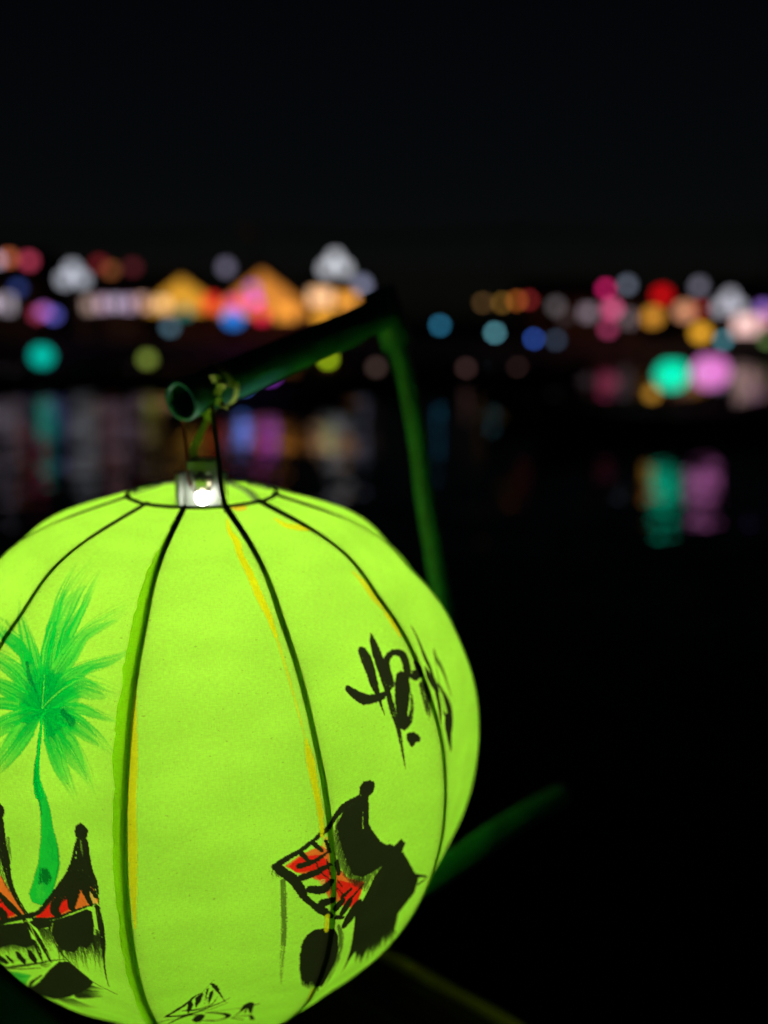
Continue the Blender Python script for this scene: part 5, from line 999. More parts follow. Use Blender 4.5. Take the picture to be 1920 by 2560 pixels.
(0,[(-11.4,-58.8),(-2.2,-57.7),(3.6,-57.7)],[3.27,1.64,0.41],8,0.4,0.5,0.18,0.85),
(0,[(-11.9,-60.2),(-4.6,-59.8),(7.0,-56.4)],[3.27,1.64,0.41],8,0.4,0.5,0.18,0.85),
(0,[(-12.6,-61.6),(-4.3,-60.4),(4.7,-58.2)],[3.27,1.64,0.41],8,0.4,0.5,0.18,0.85),
(0,[(-13.4,-63.4),(-2.4,-60.4),(4.9,-58.7)],[3.27,1.64,0.41],8,0.4,0.5,0.18,0.85),
(0,[(-14.1,-64.8),(-4.8,-62.6),(4.2,-59.6)],[3.27,1.64,0.41],8,0.4,0.5,0.18,0.85),
(0,[(-14.9,-66.5),(-4.4,-63.4),(5.6,-59.5)],[3.27,1.64,0.41],8,0.4,0.5,0.18,0.85),
(0,[(-16.0,-68.6),(-7.1,-65.7),(4.0,-60.9)],[3.27,1.64,0.41],8,0.4,0.5,0.18,0.85),
(0,[(-16.7,-70.1),(-6.7,-66.2),(1.8,-62.7)],[3.27,1.64,0.41],8,0.4,0.5,0.18,0.85),
(0,[(-17.8,-72.2),(-4.9,-66.2),(2.8,-62.7)],[3.27,1.64,0.41],8,0.4,0.5,0.18,0.85),
(0,[(-18.5,-73.6),(-6.5,-68.0),(4.3,-62.4)],[3.27,1.64,0.4],8,0.4,0.5,0.18,0.85),
(0,[(-19.6,-75.7),(-5.5,-68.5),(1.7,-64.6)],[3.27,1.64,0.41],8,0.4,0.5,0.18,0.85),
(0,[(-41.5,-90.9),(-36.9,-95.5),(-30.5,-99.2)],[2.73,1.36,0.41],8,0.4,0.5,0.18,0.75),
(0,[(-39.6,-89.8),(-34.9,-94.7),(-28.1,-97.3)],[2.73,1.36,0.41],8,0.4,0.5,0.18,0.75),
(0,[(-37.8,-88.9),(-32.7,-93.5),(-26.0,-95.8)],[2.73,1.36,0.41],8,0.4,0.5,0.18,0.75),
(0,[(-35.9,-87.7),(-30.6,-92.4),(-23.8,-94.2)],[2.73,1.36,0.41],8,0.4,0.5,0.18,0.75),
(0,[(-34.0,-86.5),(-28.4,-91.2),(-21.6,-92.6)],[2.73,1.36,0.41],8,0.4,0.5,0.18,0.75),
(0,[(-32.1,-85.3),(-26.5,-90.4),(-19.7,-91.4)],[2.73,1.36,0.41],8,0.4,0.5,0.18,0.75),
(0,[(-30.5,-84.5),(-24.2,-88.9),(-17.8,-90.2)],[2.73,1.36,0.41],8,0.4,0.5,0.18,0.75),
(0,[(-28.6,-83.3),(-22.0,-87.7),(-15.4,-88.3)],[2.73,1.36,0.41],8,0.4,0.5,0.18,0.75),
(0,[(-26.6,-82.1),(-20.0,-86.8),(-13.8,-87.4)],[2.73,1.36,0.41],8,0.4,0.5,0.18,0.75),
(0,[(-25.0,-81.2),(-18.1,-86.0),(-11.8,-86.1)],[2.73,1.36,0.41],8,0.4,0.5,0.18,0.75)]),
('calligraphy',[1],(0.11981, -0.09951, -0.09267),(0.7457, 0.6663, 0.0),(-0.2509, 0.2808, 0.9264),[
(0,[(-13.1,26.6),(-12.5,21.9),(-12.4,15.9),(-12.7,8.3),(-12.5,3.2),(-12.1,-4.5),(-11.7,-8.8)],[5.56,7.56,6.44,5.33,3.18,1.47,0.32],8,0.12,0.0,0.17,1.0),
(0,[(-3.3,34.3),(-4.1,30.1),(-4.5,23.4),(-4.6,15.6),(-5.1,7.3),(-5.4,0.5),(-5.3,-7.9),(-5.0,-17.7),(-5.1,-29.0),(-4.7,-39.4)],[1.01,4.43,6.05,6.38,4.94,3.81,4.44,3.31,1.99,0.37],8,0.22,0.0,0.17,1.0),
(0,[(-30.2,10.4),(-26.6,6.4),(-21.9,2.7),(-16.2,1.3),(-9.5,1.2),(-3.9,3.2),(1.0,4.9)],[3.85,5.48,6.24,4.78,3.8,2.0,0.46],8,0.05,0.0,0.17,1.0),
(0,[(-1.7,7.4),(-1.8,12.4),(0.2,18.1),(3.6,20.6),(8.4,21.0),(11.9,18.7),(12.5,13.2),(11.2,8.3),(8.7,6.4)],[5.35,5.57,4.33,3.32,3.62,5.2,5.26,5.39,5.45],8,0.12,0.0,0.21,1.0),
(0,[(6.8,6.0),(5.4,1.7),(2.5,-5.0),(0.4,-10.7),(-0.2,-16.5)],[9.18,11.05,9.65,7.49,7.21],8,0.0,0.0,0.17,1.0),
(0,[(-0.2,-16.5),(3.0,-16.8),(6.4,-13.2),(9.1,-7.5),(10.2,-1.9)],[5.07,3.99,2.99,2.38,0.75],8,0.3,0.0,0.17,1.0),
(0,[(12.6,7.6),(16.1,6.2),(20.1,6.1)],[3.09,5.78,4.66],8,0.0,0.0,0.17,1.0),
(0,[(19.1,12.5),(19.7,9.8)],[2.41,4.01],8,0.0,0.0,0.17,1.0),
(1,[(14.1,8.5),(15.2,8.2),(14.7,7.2),(13.9,7.5)],[],11,0.0,0.0,0.21,1.0),
(0,[(18.7,-0.1),(19.7,-5.2),(19.4,-11.7),(17.9,-19.4)],[3.18,6.14,5.34,1.1],8,0.5,0.0,0.17,0.95),
(0,[(20.7,1.6),(21.9,-4.0),(21.9,-10.0)],[1.56,3.48,1.78],8,0.3,0.0,0.17,1.0),
(1,[(0.0,-22.5),(1.9,-21.9),(5.6,-23.0),(8.5,-25.3),(9.3,-27.7),(8.3,-29.1),(5.4,-28.2),(4.1,-29.6),(2.1,-30.3),(0.4,-27.6),(-0.8,-24.8)],[],8,0.0,0.0,0.17,1.0),
(0,[(1.5,5.6),(-2.6,5.0),(-5.5,3.2)],[0.87,1.18,1.02],8,0.6,0.0,0.17,0.8)]),
('calligraphy_side',[2],(0.14556, -0.06932, -0.10484),(0.2644, 0.9644, -0.0),(-0.3311, 0.0907, 0.9392),[
(0,[(2.0,42.5),(-0.2,33.1),(-2.4,23.1),(-2.3,15.3),(-3.1,9.8),(-3.0,6.0)],[0.62,2.91,4.71,4.19,5.6,7.99],8,0.0,0.0,0.18,1.0),
(0,[(-8.3,18.9),(-8.8,13.9),(-5.9,8.0),(-3.1,4.6)],[2.13,7.33,7.76,7.2],8,0.0,0.0,0.18,1.0),
(0,[(-4.8,4.7),(-7.2,-1.0),(-11.6,-7.2),(-15.8,-11.5)],[6.66,5.33,4.0,1.07],8,0.0,0.0,0.18,1.0),
(0,[(17.2,21.4),(15.3,17.6),(17.4,9.8),(17.5,1.9),(18.3,-8.9)],[1.59,5.33,4.92,3.63,0.67],8,0.0,0.0,0.18,0.85),
(0,[(12.8,17.1),(8.3,10.3),(3.4,4.3)],[1.33,1.2,1.6],8,0.0,0.0,0.18,0.7),
(0,[(2.6,4.3),(4.3,-1.8),(5.5,-7.1),(7.3,-14.1),(4.9,-18.4),(-1.9,-19.8)],[2.66,3.89,8.53,12.26,11.99,14.66],8,0.0,0.0,0.22,1.0),
(0,[(-4.1,-18.4),(-2.6,-25.0),(-0.9,-32.3)],[12.26,11.19,5.33],8,0.0,0.0,0.22,1.0),
(0,[(-6.1,-9.5),(-2.8,-14.6)],[1.87,5.33],8,0.0,0.0,0.18,1.0),
(0,[(1.0,1.4),(-2.6,-4.8),(-5.0,-11.4)],[0.8,1.33,1.33],8,0.0,0.0,0.18,0.7),
(0,[(-16.7,20.7),(-16.2,22.4)],[3.17,2.59],8,0.0,0.0,0.18,1.0)]),
('right_house',[0, 1],(0.09549, -0.14026, -0.18532),(0.6753, 0.7375, 0.0),(0.1074, -0.0983, 0.9894),[
(1,[(-33.3,22.2),(-27.3,27.9),(-18.1,33.1),(-15.4,30.1),(-13.1,6.3),(-13.6,1.2),(-17.6,12.5),(-26.1,17.1)],[],5,0.1,0.0,0.5,1.0),
(1,[(-31.8,22.2),(-27.3,26.9),(-18.1,28.2),(-15.3,22.2),(-14.0,10.9),(-17.5,11.7),(-22.7,18.9),(-28.6,18.3)],[],6,0.0,0.0,0.62,1.0),
(1,[(-17.5,37.3),(-15.4,37.9),(-15.4,30.1),(-17.8,32.9)],[],12,0.0,0.0,0.5,1.0),
(1,[(-11.6,21.2),(-2.0,9.1),(11.4,0.4),(8.8,-10.6),(2.9,-12.1),(-4.2,-6.7),(-10.1,-0.4)],[],5,0.2,0.0,0.5,1.0),
(1,[(-11.0,12.9),(0.2,5.2),(10.9,-0.0),(7.8,-10.1),(2.6,-11.1),(-4.6,-5.3),(-10.4,5.4)],[],6,0.0,0.0,0.5,1.0),
(1,[(-19.1,13.3),(-16.6,13.9),(-16.2,10.6),(-17.9,10.4)],[],13,0.0,0.0,0.5,1.0),
(1,[(6.2,52.9),(7.2,56.2),(10.1,57.7),(14.4,57.1),(17.2,55.4),(17.8,52.7),(15.8,49.9),(12.4,49.0),(8.0,50.9)],[],8,0.0,0.0,0.25,1.0),
(1,[(8.0,51.7),(12.6,49.5),(11.4,34.7),(15.6,27.6),(21.1,20.5),(25.8,16.4),(29.4,15.4),(32.4,13.0),(37.8,15.1),(41.4,10.7),(39.9,6.3),(30.7,4.3),(18.2,3.8),(9.2,4.4),(1.5,9.2),(-3.3,18.1),(-7.0,27.2),(-9.5,36.0),(-10.3,42.5),(-4.4,48.1)],[],8,0.05,0.0,0.37,1.0),
(0,[(-4.6,47.1),(-10.4,41.2),(-14.3,37.9)],[2.29,1.21,0.17],8,0.5,0.5,0.19,0.85),
(0,[(-4.5,46.2),(-10.7,40.7),(-12.9,36.5)],[2.12,1.21,0.29],8,0.5,0.5,0.19,0.85),
(0,[(-4.2,45.3),(-10.7,39.9),(-13.5,36.0)],[2.14,1.22,0.3],8,0.5,0.5,0.19,0.85),
(0,[(-3.9,44.4),(-9.0,38.4),(-14.2,35.3)],[2.06,1.23,0.22],8,0.5,0.5,0.19,0.85),
(0,[(-3.8,43.5),(-9.3,37.8),(-12.5,33.8)],[2.07,1.28,0.27],8,0.5,0.5,0.19,0.85),
(0,[(-3.5,42.6),(-9.9,37.2),(-12.7,33.2)],[1.91,1.29,0.29],8,0.5,0.5,0.19,0.85),
(0,[(-3.2,41.7),(-8.5,36.0),(-12.3,32.3)],[2.08,1.42,0.31],8,0.5,0.5,0.19,0.85),
(0,[(-3.0,40.8),(-8.2,35.1),(-12.6,31.5)],[2.09,1.31,0.27],8,0.5,0.5,0.19,0.85),
(0,[(-2.7,39.8),(-8.7,34.6),(-12.3,30.5)],[2.18,1.44,0.31],8,0.5,0.5,0.19,0.85),
(0,[(-2.4,38.9),(-8.0,33.4),(-9.9,28.7)],[2.19,1.37,0.29],8,0.5,0.5,0.19,0.85),
(0,[(-2.3,38.0),(-7.5,32.4),(-10.1,28.0)],[2.11,1.24,0.31],8,0.5,0.5,0.19,0.85),
(0,[(-1.9,37.1),(-7.6,31.8),(-9.7,27.1)],[2.21,1.44,0.34],8,0.5,0.5,0.19,0.85),
(0,[(-1.6,36.1),(-7.7,30.9),(-10.4,26.4)],[2.22,1.25,0.31],8,0.5,0.5,0.19,0.85),
(0,[(-1.3,35.1),(-6.5,29.6),(-9.0,24.9)],[2.13,1.38,0.31],8,0.5,0.5,0.19,0.85),
(0,[(-1.1,34.3),(-6.6,29.0),(-10.3,24.8)],[2.24,1.34,0.29],8,0.5,0.5,0.19,0.85),
(0,[(-0.8,33.3),(-6.5,28.1),(-9.5,23.5)],[2.25,1.26,0.32],8,0.5,0.5,0.19,0.85),
(0,[(-0.5,32.3),(-6.2,27.1),(-7.7,21.9)],[2.26,1.26,0.29],8,0.5,0.5,0.19,0.85),
(0,[(-0.3,31.4),(-6.0,26.3),(-7.0,20.7)],[2.27,1.26,0.29],8,0.5,0.5,0.19,0.85),
(0,[(0.0,30.4),(-4.6,24.9),(-8.7,20.6)],[2.25,1.28,0.32],8,0.5,0.5,0.19,0.85),
(0,[(0.4,29.4),(-5.0,24.3),(-7.2,19.1)],[2.28,1.36,0.27],8,0.5,0.5,0.19,0.85),
(0,[(0.7,28.5),(-5.3,23.5),(-6.9,18.1)],[2.11,1.49,0.3],8,0.5,0.5,0.19,0.85),
(0,[(1.1,27.3),(-3.5,22.0),(-7.2,17.3)],[2.46,1.5,0.33],8,0.5,0.5,0.19,0.85),
(0,[(1.5,26.3),(-3.5,21.1),(-6.8,16.3)],[2.29,1.5,0.31],8,0.5,0.5,0.19,0.85),
(0,[(1.8,25.3),(-3.2,20.1),(-4.4,14.3)],[2.61,1.41,0.3],8,0.5,0.5,0.19,0.85),
(0,[(2.0,24.4),(-3.6,19.6),(-6.3,14.3)],[2.45,1.51,0.28],8,0.5,0.5,0.19,0.85),
(0,[(2.4,23.4),(-3.4,18.6),(-4.5,12.5)],[2.33,1.29,0.3],8,0.5,0.5,0.19,0.85),
(0,[(2.7,22.4),(-3.2,17.7),(-5.2,12.0)],[2.34,1.52,0.3],8,0.5,0.5,0.19,0.85),
(0,[(3.3,21.1),(-1.9,16.3),(-2.4,9.7)],[2.34,1.29,0.35],8,0.5,0.5,0.19,0.85),
(0,[(3.5,20.2),(-1.7,15.4),(-3.3,9.2)],[2.48,1.43,0.35],8,0.5,0.5,0.19,0.85),
(0,[(3.9,19.1),(-0.8,14.0),(-3.8,8.7)],[2.67,1.53,0.31],8,0.5,0.5,0.19,0.85),
(0,[(4.3,18.1),(-0.4,13.0),(-2.9,7.2)],[2.36,1.54,0.33],8,0.5,0.5,0.19,0.85),
(0,[(4.8,16.8),(-0.0,12.0),(-0.4,5.2)],[2.36,1.43,0.33],8,0.5,0.5,0.19,0.85),
(0,[(5.1,15.9),(-0.6,11.5),(-0.8,4.3)],[2.53,1.44,0.3],8,0.5,0.5,0.19,0.85),
(0,[(5.4,14.8),(0.8,10.0),(-1.6,3.9)],[2.71,1.55,0.31],8,0.5,0.5,0.19,0.85),
(1,[(-10.1,44.9),(-2.7,48.1),(7.0,50.8),(10.3,2.4),(3.3,1.4),(-6.6,13.4),(-12.5,22.9),(-12.7,38.4)],[],8,0.45,0.0,0.62,0.75),
(1,[(26.8,5.9),(19.4,-0.9),(13.8,-7.7),(4.1,1.0),(0.0,6.7),(8.9,5.7)],[],8,0.52,0.0,0.62,0.8),
(0,[(7.8,42.5),(7.2,38.1),(7.3,34.2)],[0.24,0.44,0.8],14,0.0,0.0,0.19,0.8),
(1,[(31.6,7.6),(34.1,6.8),(36.7,4.5),(34.2,5.3)],[],15,0.5,0.0,0.25,0.7),
(0,[(6.3,51.7),(-5.2,49.4),(-10.9,46.7),(-15.9,41.6),(-21.9,35.5),(-27.3,30.3),(-34.5,25.0),(-37.0,22.6)],[1.6,3.83,3.33,2.41,1.81,2.37,3.33,3.89],8,0.04,0.0,0.25,1.0),
(0,[(-37.0,22.6),(-34.5,19.7),(-29.4,14.3),(-26.2,8.4),(-24.0,3.4),(-20.9,-0.5),(-15.8,-5.6),(-11.4,-10.1)],[3.81,4.87,4.85,4.34,3.17,2.76,4.69,2.68],8,0.0,0.0,0.25,1.0),
(0,[(-8.2,-11.9),(-1.6,-15.9)],[2.43,1.92],8,0.0,0.0,0.25,1.0),
(0,[(-38.2,21.2),(-38.3,17.3),(-36.8,14.3)],[0.39,0.68,0.3],8,0.5,0.0,0.19,0.7),
(0,[(-36.9,19.9),(-35.9,16.3),(-32.3,12.7)],[0.96,1.34,0.36],8,0.6,0.0,0.19,0.7),
(0,[(-26.6,29.3),(-22.9,23.7)],[2.66,1.83],8,0.0,0.0,0.25,1.0),
(0,[(-27.0,21.9),(-21.4,24.3),(-15.7,29.5)],[3.39,2.55,1.22],8,0.0,0.0,0.25,1.0),
(0,[(-26.0,15.1),(-21.2,17.5),(-14.8,22.4)],[3.89,4.07,2.06],8,0.0,0.0,0.25,1.0),
(0,[(-21.7,8.1),(-17.2,7.8),(-13.6,12.9)],[4.53,5.22,2.65],8,0.0,0.0,0.25,1.0),
(0,[(-15.9,-0.5),(-12.1,1.0)],[5.33,3.6],8,0.0,0.0,0.25,1.0),
(0,[(-8.2,-4.8),(-4.9,-3.9)],[6.1,4.82],8,0.0,0.0,0.25,1.0),
(0,[(-2.7,-11.0),(-0.2,-8.1),(2.0,-4.7)],[6.01,6.89,2.37],8,0.0,0.0,0.25,1.0),
(0,[(2.1,-21.7),(4.5,-18.7),(7.6,-14.8)],[7.46,10.66,10.28],8,0.0,0.0,0.25,1.0),
(0,[(-21.2,34.1),(-18.1,30.2)],[2.55,1.48],8,0.0,0.0,0.25,1.0),
(0,[(-16.4,35.4),(-15.0,29.5)],[1.73,1.79],8,0.0,0.0,0.25,1.0),
(0,[(-11.3,22.5),(-9.3,15.4)],[3.11,2.39],8,0.0,0.0,0.25,1.0),
(0,[(-5.3,-0.4),(0.6,1.0)],[3.06,2.23],8,0.0,0.0,0.19,1.0),
(0,[(-10.2,7.2),(-2.4,-1.9)],[0.58,0.68],8,0.0,0.0,0.19,1.0),
(0,[(-0.0,-6.2),(10.3,-0.9)],[1.81,1.64],8,0.0,0.0,0.19,1.0),
(0,[(-16.1,24.8),(-14.3,16.6)],[0.8,0.77],8,0.0,0.0,0.19,1.0),
(0,[(-10.0,11.6),(-6.2,6.3)],[0.73,0.59],8,0.0,0.0,0.19,1.0),
(0,[(-20.5,24.3),(-18.8,18.8),(-14.2,13.7)],[0.56,0.66,0.48],8,0.0,0.0,0.19,1.0),
(1,[(26.8,5.9),(34.7,9.2),(40.9,5.0),(48.5,-7.0),(57.1,-19.9),(57.4,-30.9),(51.2,-39.5),(44.9,-48.1),(34.8,-49.5),(25.6,-52.3),(21.5,-63.3),(23.9,-81.3),(16.7,-57.4),(11.0,-33.0),(9.0,-21.2),(12.2,-14.0),(14.9,-9.1),(18.8,-0.5)],[],8,0.04,0.0,0.31,1.0),
(0,[(54.6,-16.6),(64.2,-22.8),(58.8,-24.7)],[2.37,0.52,1.86],8,0.3,0.0,0.19,1.0),
(0,[(17.4,2.0),(14.7,-2.8),(11.8,-6.7)],[0.52,1.61,0.54],16,0.3,0.0,0.25,0.8),
(0,[(45.0,-33.9),(50.9,-53.5),(59.7,-75.4)],[4.16,2.97,0.56],8,0.42,0.35,0.25,0.9),
(0,[(44.6,-34.5),(50.1,-53.6),(62.3,-71.5)],[3.99,2.6,0.31],8,0.42,0.35,0.25,0.9),
(0,[(44.1,-34.9),(49.8,-54.0),(63.8,-79.3)],[3.99,2.98,0.49],8,0.42,0.35,0.25,0.9),
(0,[(43.5,-35.3),(49.0,-54.1),(54.5,-70.7)],[3.99,2.98,0.56],8,0.42,0.35,0.25,0.9),
(0,[(42.9,-35.8),(48.7,-54.5),(50.2,-66.7)],[4.17,2.98,0.56],8,0.42,0.35,0.25,0.9),
(0,[(42.5,-36.3),(47.9,-54.5),(58.8,-75.0)],[4.17,2.64,0.56],8,0.42,0.35,0.25,0.9),
(0,[(41.7,-36.4),(47.6,-55.0),(56.2,-70.2)],[4.0,2.63,0.51],8,0.42,0.35,0.25,0.9),
(0,[(41.2,-36.8),(46.8,-55.0),(55.4,-75.9)],[4.01,2.98,0.56],8,0.42,0.35,0.25,0.9),
(0,[(40.6,-37.3),(46.5,-55.4),(55.0,-73.3)],[4.01,2.66,0.56],8,0.42,0.35,0.25,0.9),
(0,[(40.1,-37.7),(45.7,-55.5),(55.9,-78.6)],[4.58,2.98,0.56],8,0.42,0.35,0.25,0.9),
(0,[(39.7,-38.2),(45.4,-55.9),(50.8,-68.5)],[4.19,2.98,0.56],8,0.42,0.35,0.25,0.9),
(0,[(39.1,-38.7),(44.6,-56.0),(55.0,-74.2)],[4.02,2.96,0.56],8,0.42,0.35,0.25,0.9),
(0,[(38.6,-39.1),(44.3,-56.4),(49.1,-69.9)],[4.02,2.98,0.56],8,0.42,0.35,0.25,0.9),
(0,[(37.8,-39.2),(43.5,-56.4),(49.1,-71.2)],[4.03,2.98,0.56],8,0.42,0.35,0.25,0.9),
(0,[(37.2,-39.7),(43.2,-56.9),(46.2,-72.1)],[4.2,2.98,0.56],8,0.42,0.35,0.25,0.9),
(0,[(36.8,-40.2),(42.5,-56.9),(46.7,-74.2)],[4.61,2.98,0.56],8,0.42,0.35,0.25,0.9),
(0,[(36.3,-40.6),(42.1,-57.3),(45.0,-73.4)],[4.44,2.98,0.56],8,0.42,0.35,0.25,0.9),
(0,[(35.7,-41.1),(41.6,-57.7),(52.6,-77.7)],[4.04,2.98,0.56],8,0.42,0.35,0.25,0.9),
(0,[(35.2,-41.5),(41.0,-57.8),(49.0,-73.9)],[4.04,2.98,0.56],8,0.42,0.35,0.25,0.9),
(0,[(34.4,-41.6),(40.5,-58.2),(49.9,-76.5)],[4.22,2.98,0.56],8,0.42,0.35,0.25,0.9),
(0,[(33.9,-42.0),(39.8,-58.2),(46.9,-79.0)],[4.22,2.98,0.56],8,0.42,0.35,0.25,0.9),
(0,[(33.5,-42.6),(39.5,-58.6),(44.0,-73.0)],[4.05,2.98,0.56],8,0.42,0.35,0.25,0.9),
(0,[(32.9,-43.0),(38.7,-58.7),(49.4,-77.7)],[4.05,2.98,0.56],8,0.42,0.35,0.25,0.9),
(0,[(32.4,-43.4),(38.4,-59.1),(44.7,-73.4)],[4.47,2.98,0.56],8,0.42,0.35,0.25,0.9),
(0,[(31.9,-43.9),(37.6,-59.1),(47.1,-76.5)],[4.47,2.98,0.56],8,0.42,0.35,0.25,0.9),
(0,[(31.3,-44.3),(37.3,-59.6),(41.4,-78.2)],[4.64,2.98,0.56],8,0.42,0.35,0.25,0.9),
(0,[(30.9,-44.8),(36.6,-59.6),(42.1,-79.1)],[4.23,2.98,0.56],8,0.42,0.35,0.25,0.9),
(0,[(30.4,-45.3),(36.2,-60.0),(50.3,-83.7)],[4.24,2.98,0.56],8,0.42,0.35,0.25,0.9),
(0,[(29.6,-45.4),(35.5,-60.1),(32.3,-66.4)],[4.07,2.98,0.56],8,0.42,0.35,0.25,0.9),
(0,[(29.1,-45.8),(35.2,-60.5),(36.1,-72.2)],[4.07,2.98,0.56],8,0.42,0.35,0.25,0.9),
(0,[(28.6,-46.3),(34.4,-60.5),(46.6,-85.8)],[4.49,2.98,0.56],8,0.42,0.35,0.25,0.9),
(0,[(28.0,-46.7),(33.7,-60.5),(35.0,-70.8)],[4.49,2.98,0.56],8,0.42,0.35,0.25,0.9),
(0,[(27.5,-47.2),(33.3,-61.0),(37.1,-73.1)],[4.66,2.98,0.56],8,0.42,0.35,0.25,0.9),
(0,[(27.0,-47.6),(32.6,-61.0),(33.1,-73.5)],[4.66,2.98,0.56],8,0.42,0.35,0.25,0.9),
(0,[(26.6,-48.1),(32.3,-61.5),(37.2,-73.9)],[4.25,2.98,0.56],8,0.42,0.35,0.25,0.9),
(0,[(26.1,-48.6),(31.5,-61.5),(38.1,-80.0)],[4.25,2.98,0.56],8,0.42,0.35,0.25,0.9),
(0,[(25.3,-48.7),(31.2,-61.9),(39.5,-79.5)],[4.08,2.98,0.56],8,0.42,0.35,0.25,0.9),
(0,[(24.8,-49.1),(30.5,-61.9),(38.7,-77.8)],[4.08,2.98,0.56],8,0.42,0.35,0.25,0.9),
(0,[(24.3,-49.5),(30.1,-62.4),(41.0,-85.1)],[4.5,2.98,0.56],8,0.42,0.35,0.25,0.9),
(0,[(23.7,-50.0),(29.4,-62.4),(40.2,-83.0)],[4.5,2.98,0.56],8,0.42,0.35,0.25,0.9),
(0,[(23.2,-50.4),(28.7,-62.4),(24.8,-67.8)],[4.67,2.98,0.56],8,0.42,0.35,0.25,0.9),
(0,[(22.7,-50.9),(28.4,-62.8),(31.1,-74.4)],[4.67,2.98,0.56],8,0.42,0.35,0.25,0.9),
(0,[(22.2,-51.3),(27.6,-62.8),(31.1,-74.4)],[4.67,2.98,0.56],8,0.42,0.35,0.25,0.9),
(0,[(21.4,-51.4),(27.3,-63.3),(33.8,-78.3)],[4.24,2.98,0.56],8,0.42,0.35,0.25,0.9),
(1,[(-19.5,-38.4),(-21.0,-28.9),(-20.3,-21.7),(-17.3,-18.4),(-12.8,-18.0),(-8.0,-19.3),(-2.6,-27.8),(1.7,-40.6),(4.6,-53.3),(5.2,-65.5),(6.9,-78.6),(-1.6,-70.3),(-6.1,-64.0),(-6.5,-67.7),(-9.1,-64.7),(-12.3,-60.4),(-16.2,-50.5)],[],8,0.03,0.0,0.31,1.0),
(0,[(-4.9,-19.2),(0.7,-30.7),(4.5,-46.3),(8.2,-66.9),(11.4,-82.9)],[1.71,3.35,4.33,4.09,1.12],8,0.55,0.0,0.19,0.8),
(0,[(-13.2,-56.7),(-9.5,-66.0),(-7.1,-70.4)],[1.24,0.69,0.17],8,0.3,0.0,0.19,1.0),
(0,[(-11.9,-57.1),(-8.5,-66.0),(-5.9,-71.3)],[1.25,0.75,0.15],8,0.3,0.0,0.19,1.0),
(0,[(-10.7,-57.1),(-7.4,-66.4),(-4.2,-73.3)],[1.41,0.72,0.15],8,0.3,0.0,0.19,1.0),
(0,[(-9.4,-57.4),(-6.5,-66.4),(-3.1,-74.1)],[1.25,0.87,0.16],8,0.3,0.0,0.19,1.0),
(0,[(-8.1,-57.7),(-5.3,-66.7),(-2.4,-73.5)],[1.44,0.88,0.16],8,0.3,0.0,0.19,1.0),
(0,[(-7.0,-57.7),(-4.2,-67.0),(-2.0,-72.2)],[1.74,0.89,0.16],8,0.3,0.0,0.19,1.0),
(0,[(-5.7,-58.0),(-3.1,-67.3),(-0.3,-74.3)],[2.02,1.07,0.29],8,0.3,0.0,0.19,1.0),
(0,[(-4.4,-58.3),(-2.2,-67.3),(4.8,-81.2)],[1.77,1.08,0.56],8,0.3,0.0,0.19,1.0),
(0,[(-33.6,13.9),(-32.6,0.5),(-30.1,-23.9),(-24.9,-48.8),(-20.8,-63.4)],[2.27,2.42,2.26,1.42,0.31],8,0.5,0.2,0.25,0.75)]),
('boat_sketch',[0],(0.01794, -0.1359, -0.257),(0.9609, 0.2769, 0.0),(0.1459, -0.5063, 0.8499),[
(0,[(-21.7,-2.3),(-15.3,3.1),(-9.7,9.3),(-6.0,15.4),(-2.6,17.8)],[1.81,2.52,1.92,1.21,0.61],8,0.0,0.0,0.16,1.0),
(0,[(-21.7,-2.3),(-13.3,-6.3),(-6.3,-6.0),(2.0,-1.0),(8.8,3.7),(11.8,7.1)],[1.51,2.02,1.84,1.35,0.81,0.45],8,0.0,0.0,0.16,1.0),
(0,[(-12.6,-0.3),(-5.7,-2.2),(1.2,0.4),(5.6,10.5)],[1.22,1.63,0.9,0.27],8,0.0,0.0,0.16,1.0),
(0,[(-4.9,-5.6),(2.1,-5.2),(8.2,-1.0),(11.2,0.8)],[0.91,0.91,0.68,0.41],8,0.0,0.0,0.16,0.7),
(1,[(-10.0,8.7),(-8.1,10.2),(-7.3,5.4),(-8.4,-1.7),(-9.9,-5.0),(-10.6,-0.3)],[],8,0.0,0.0,0.16,1.0),
(1,[(-6.3,13.0),(-2.6,17.8),(-2.1,15.3),(-3.6,7.3),(-5.7,0.1),(-6.2,3.9)],[],8,0.0,0.0,0.16,1.0),
(1,[(-0.7,21.1),(0.7,22.1),(0.1,15.3),(-0.9,8.1),(-1.2,6.2)],[],8,0.0,0.0,0.16,1.0),
(1,[(1.2,17.2),(3.1,19.2),(2.9,13.3),(1.5,4.2),(0.8,2.4),(0.4,11.0)],[],8,0.0,0.0,0.16,1.0),
(1,[(1.1,27.3),(2.6,26.8),(4.9,23.5),(6.2,17.7),(5.0,15.8),(2.6,21.5)],[],8,0.0,0.0,0.16,1.0),
(0,[(5.3,17.2),(7.8,9.5),(10.3,0.8)],[1.31,0.7,0.21],8,0.3,0.0,0.16,1.0),
(0,[(2.9,30.2),(1.5,26.9),(-0.8,22.6)],[0.26,0.38,0.32],8,0.0,0.0,0.16,0.8),
(0,[(-2.2,18.7),(-0.8,22.6)],[0.34,0.33],8,0.0,0.0,0.12,0.7),
(0,[(-1.1,7.2),(-1.3,0.6)],[0.38,0.19],8,0.0,0.0,0.12,0.7),
(0,[(-0.1,11.0),(0.4,0.9)],[0.54,0.16],8,0.5,0.0,0.12,0.7),
(0,[(-19.8,-13.2),(-14.1,-9.1),(-7.6,-8.4),(-4.4,-10.3)],[1.38,2.29,1.64,0.91],8,0.0,0.0,0.16,1.0),
(0,[(-24.7,-7.5),(-17.2,-8.1)],[0.81,0.56],8,0.0,0.0,0.16,0.8),
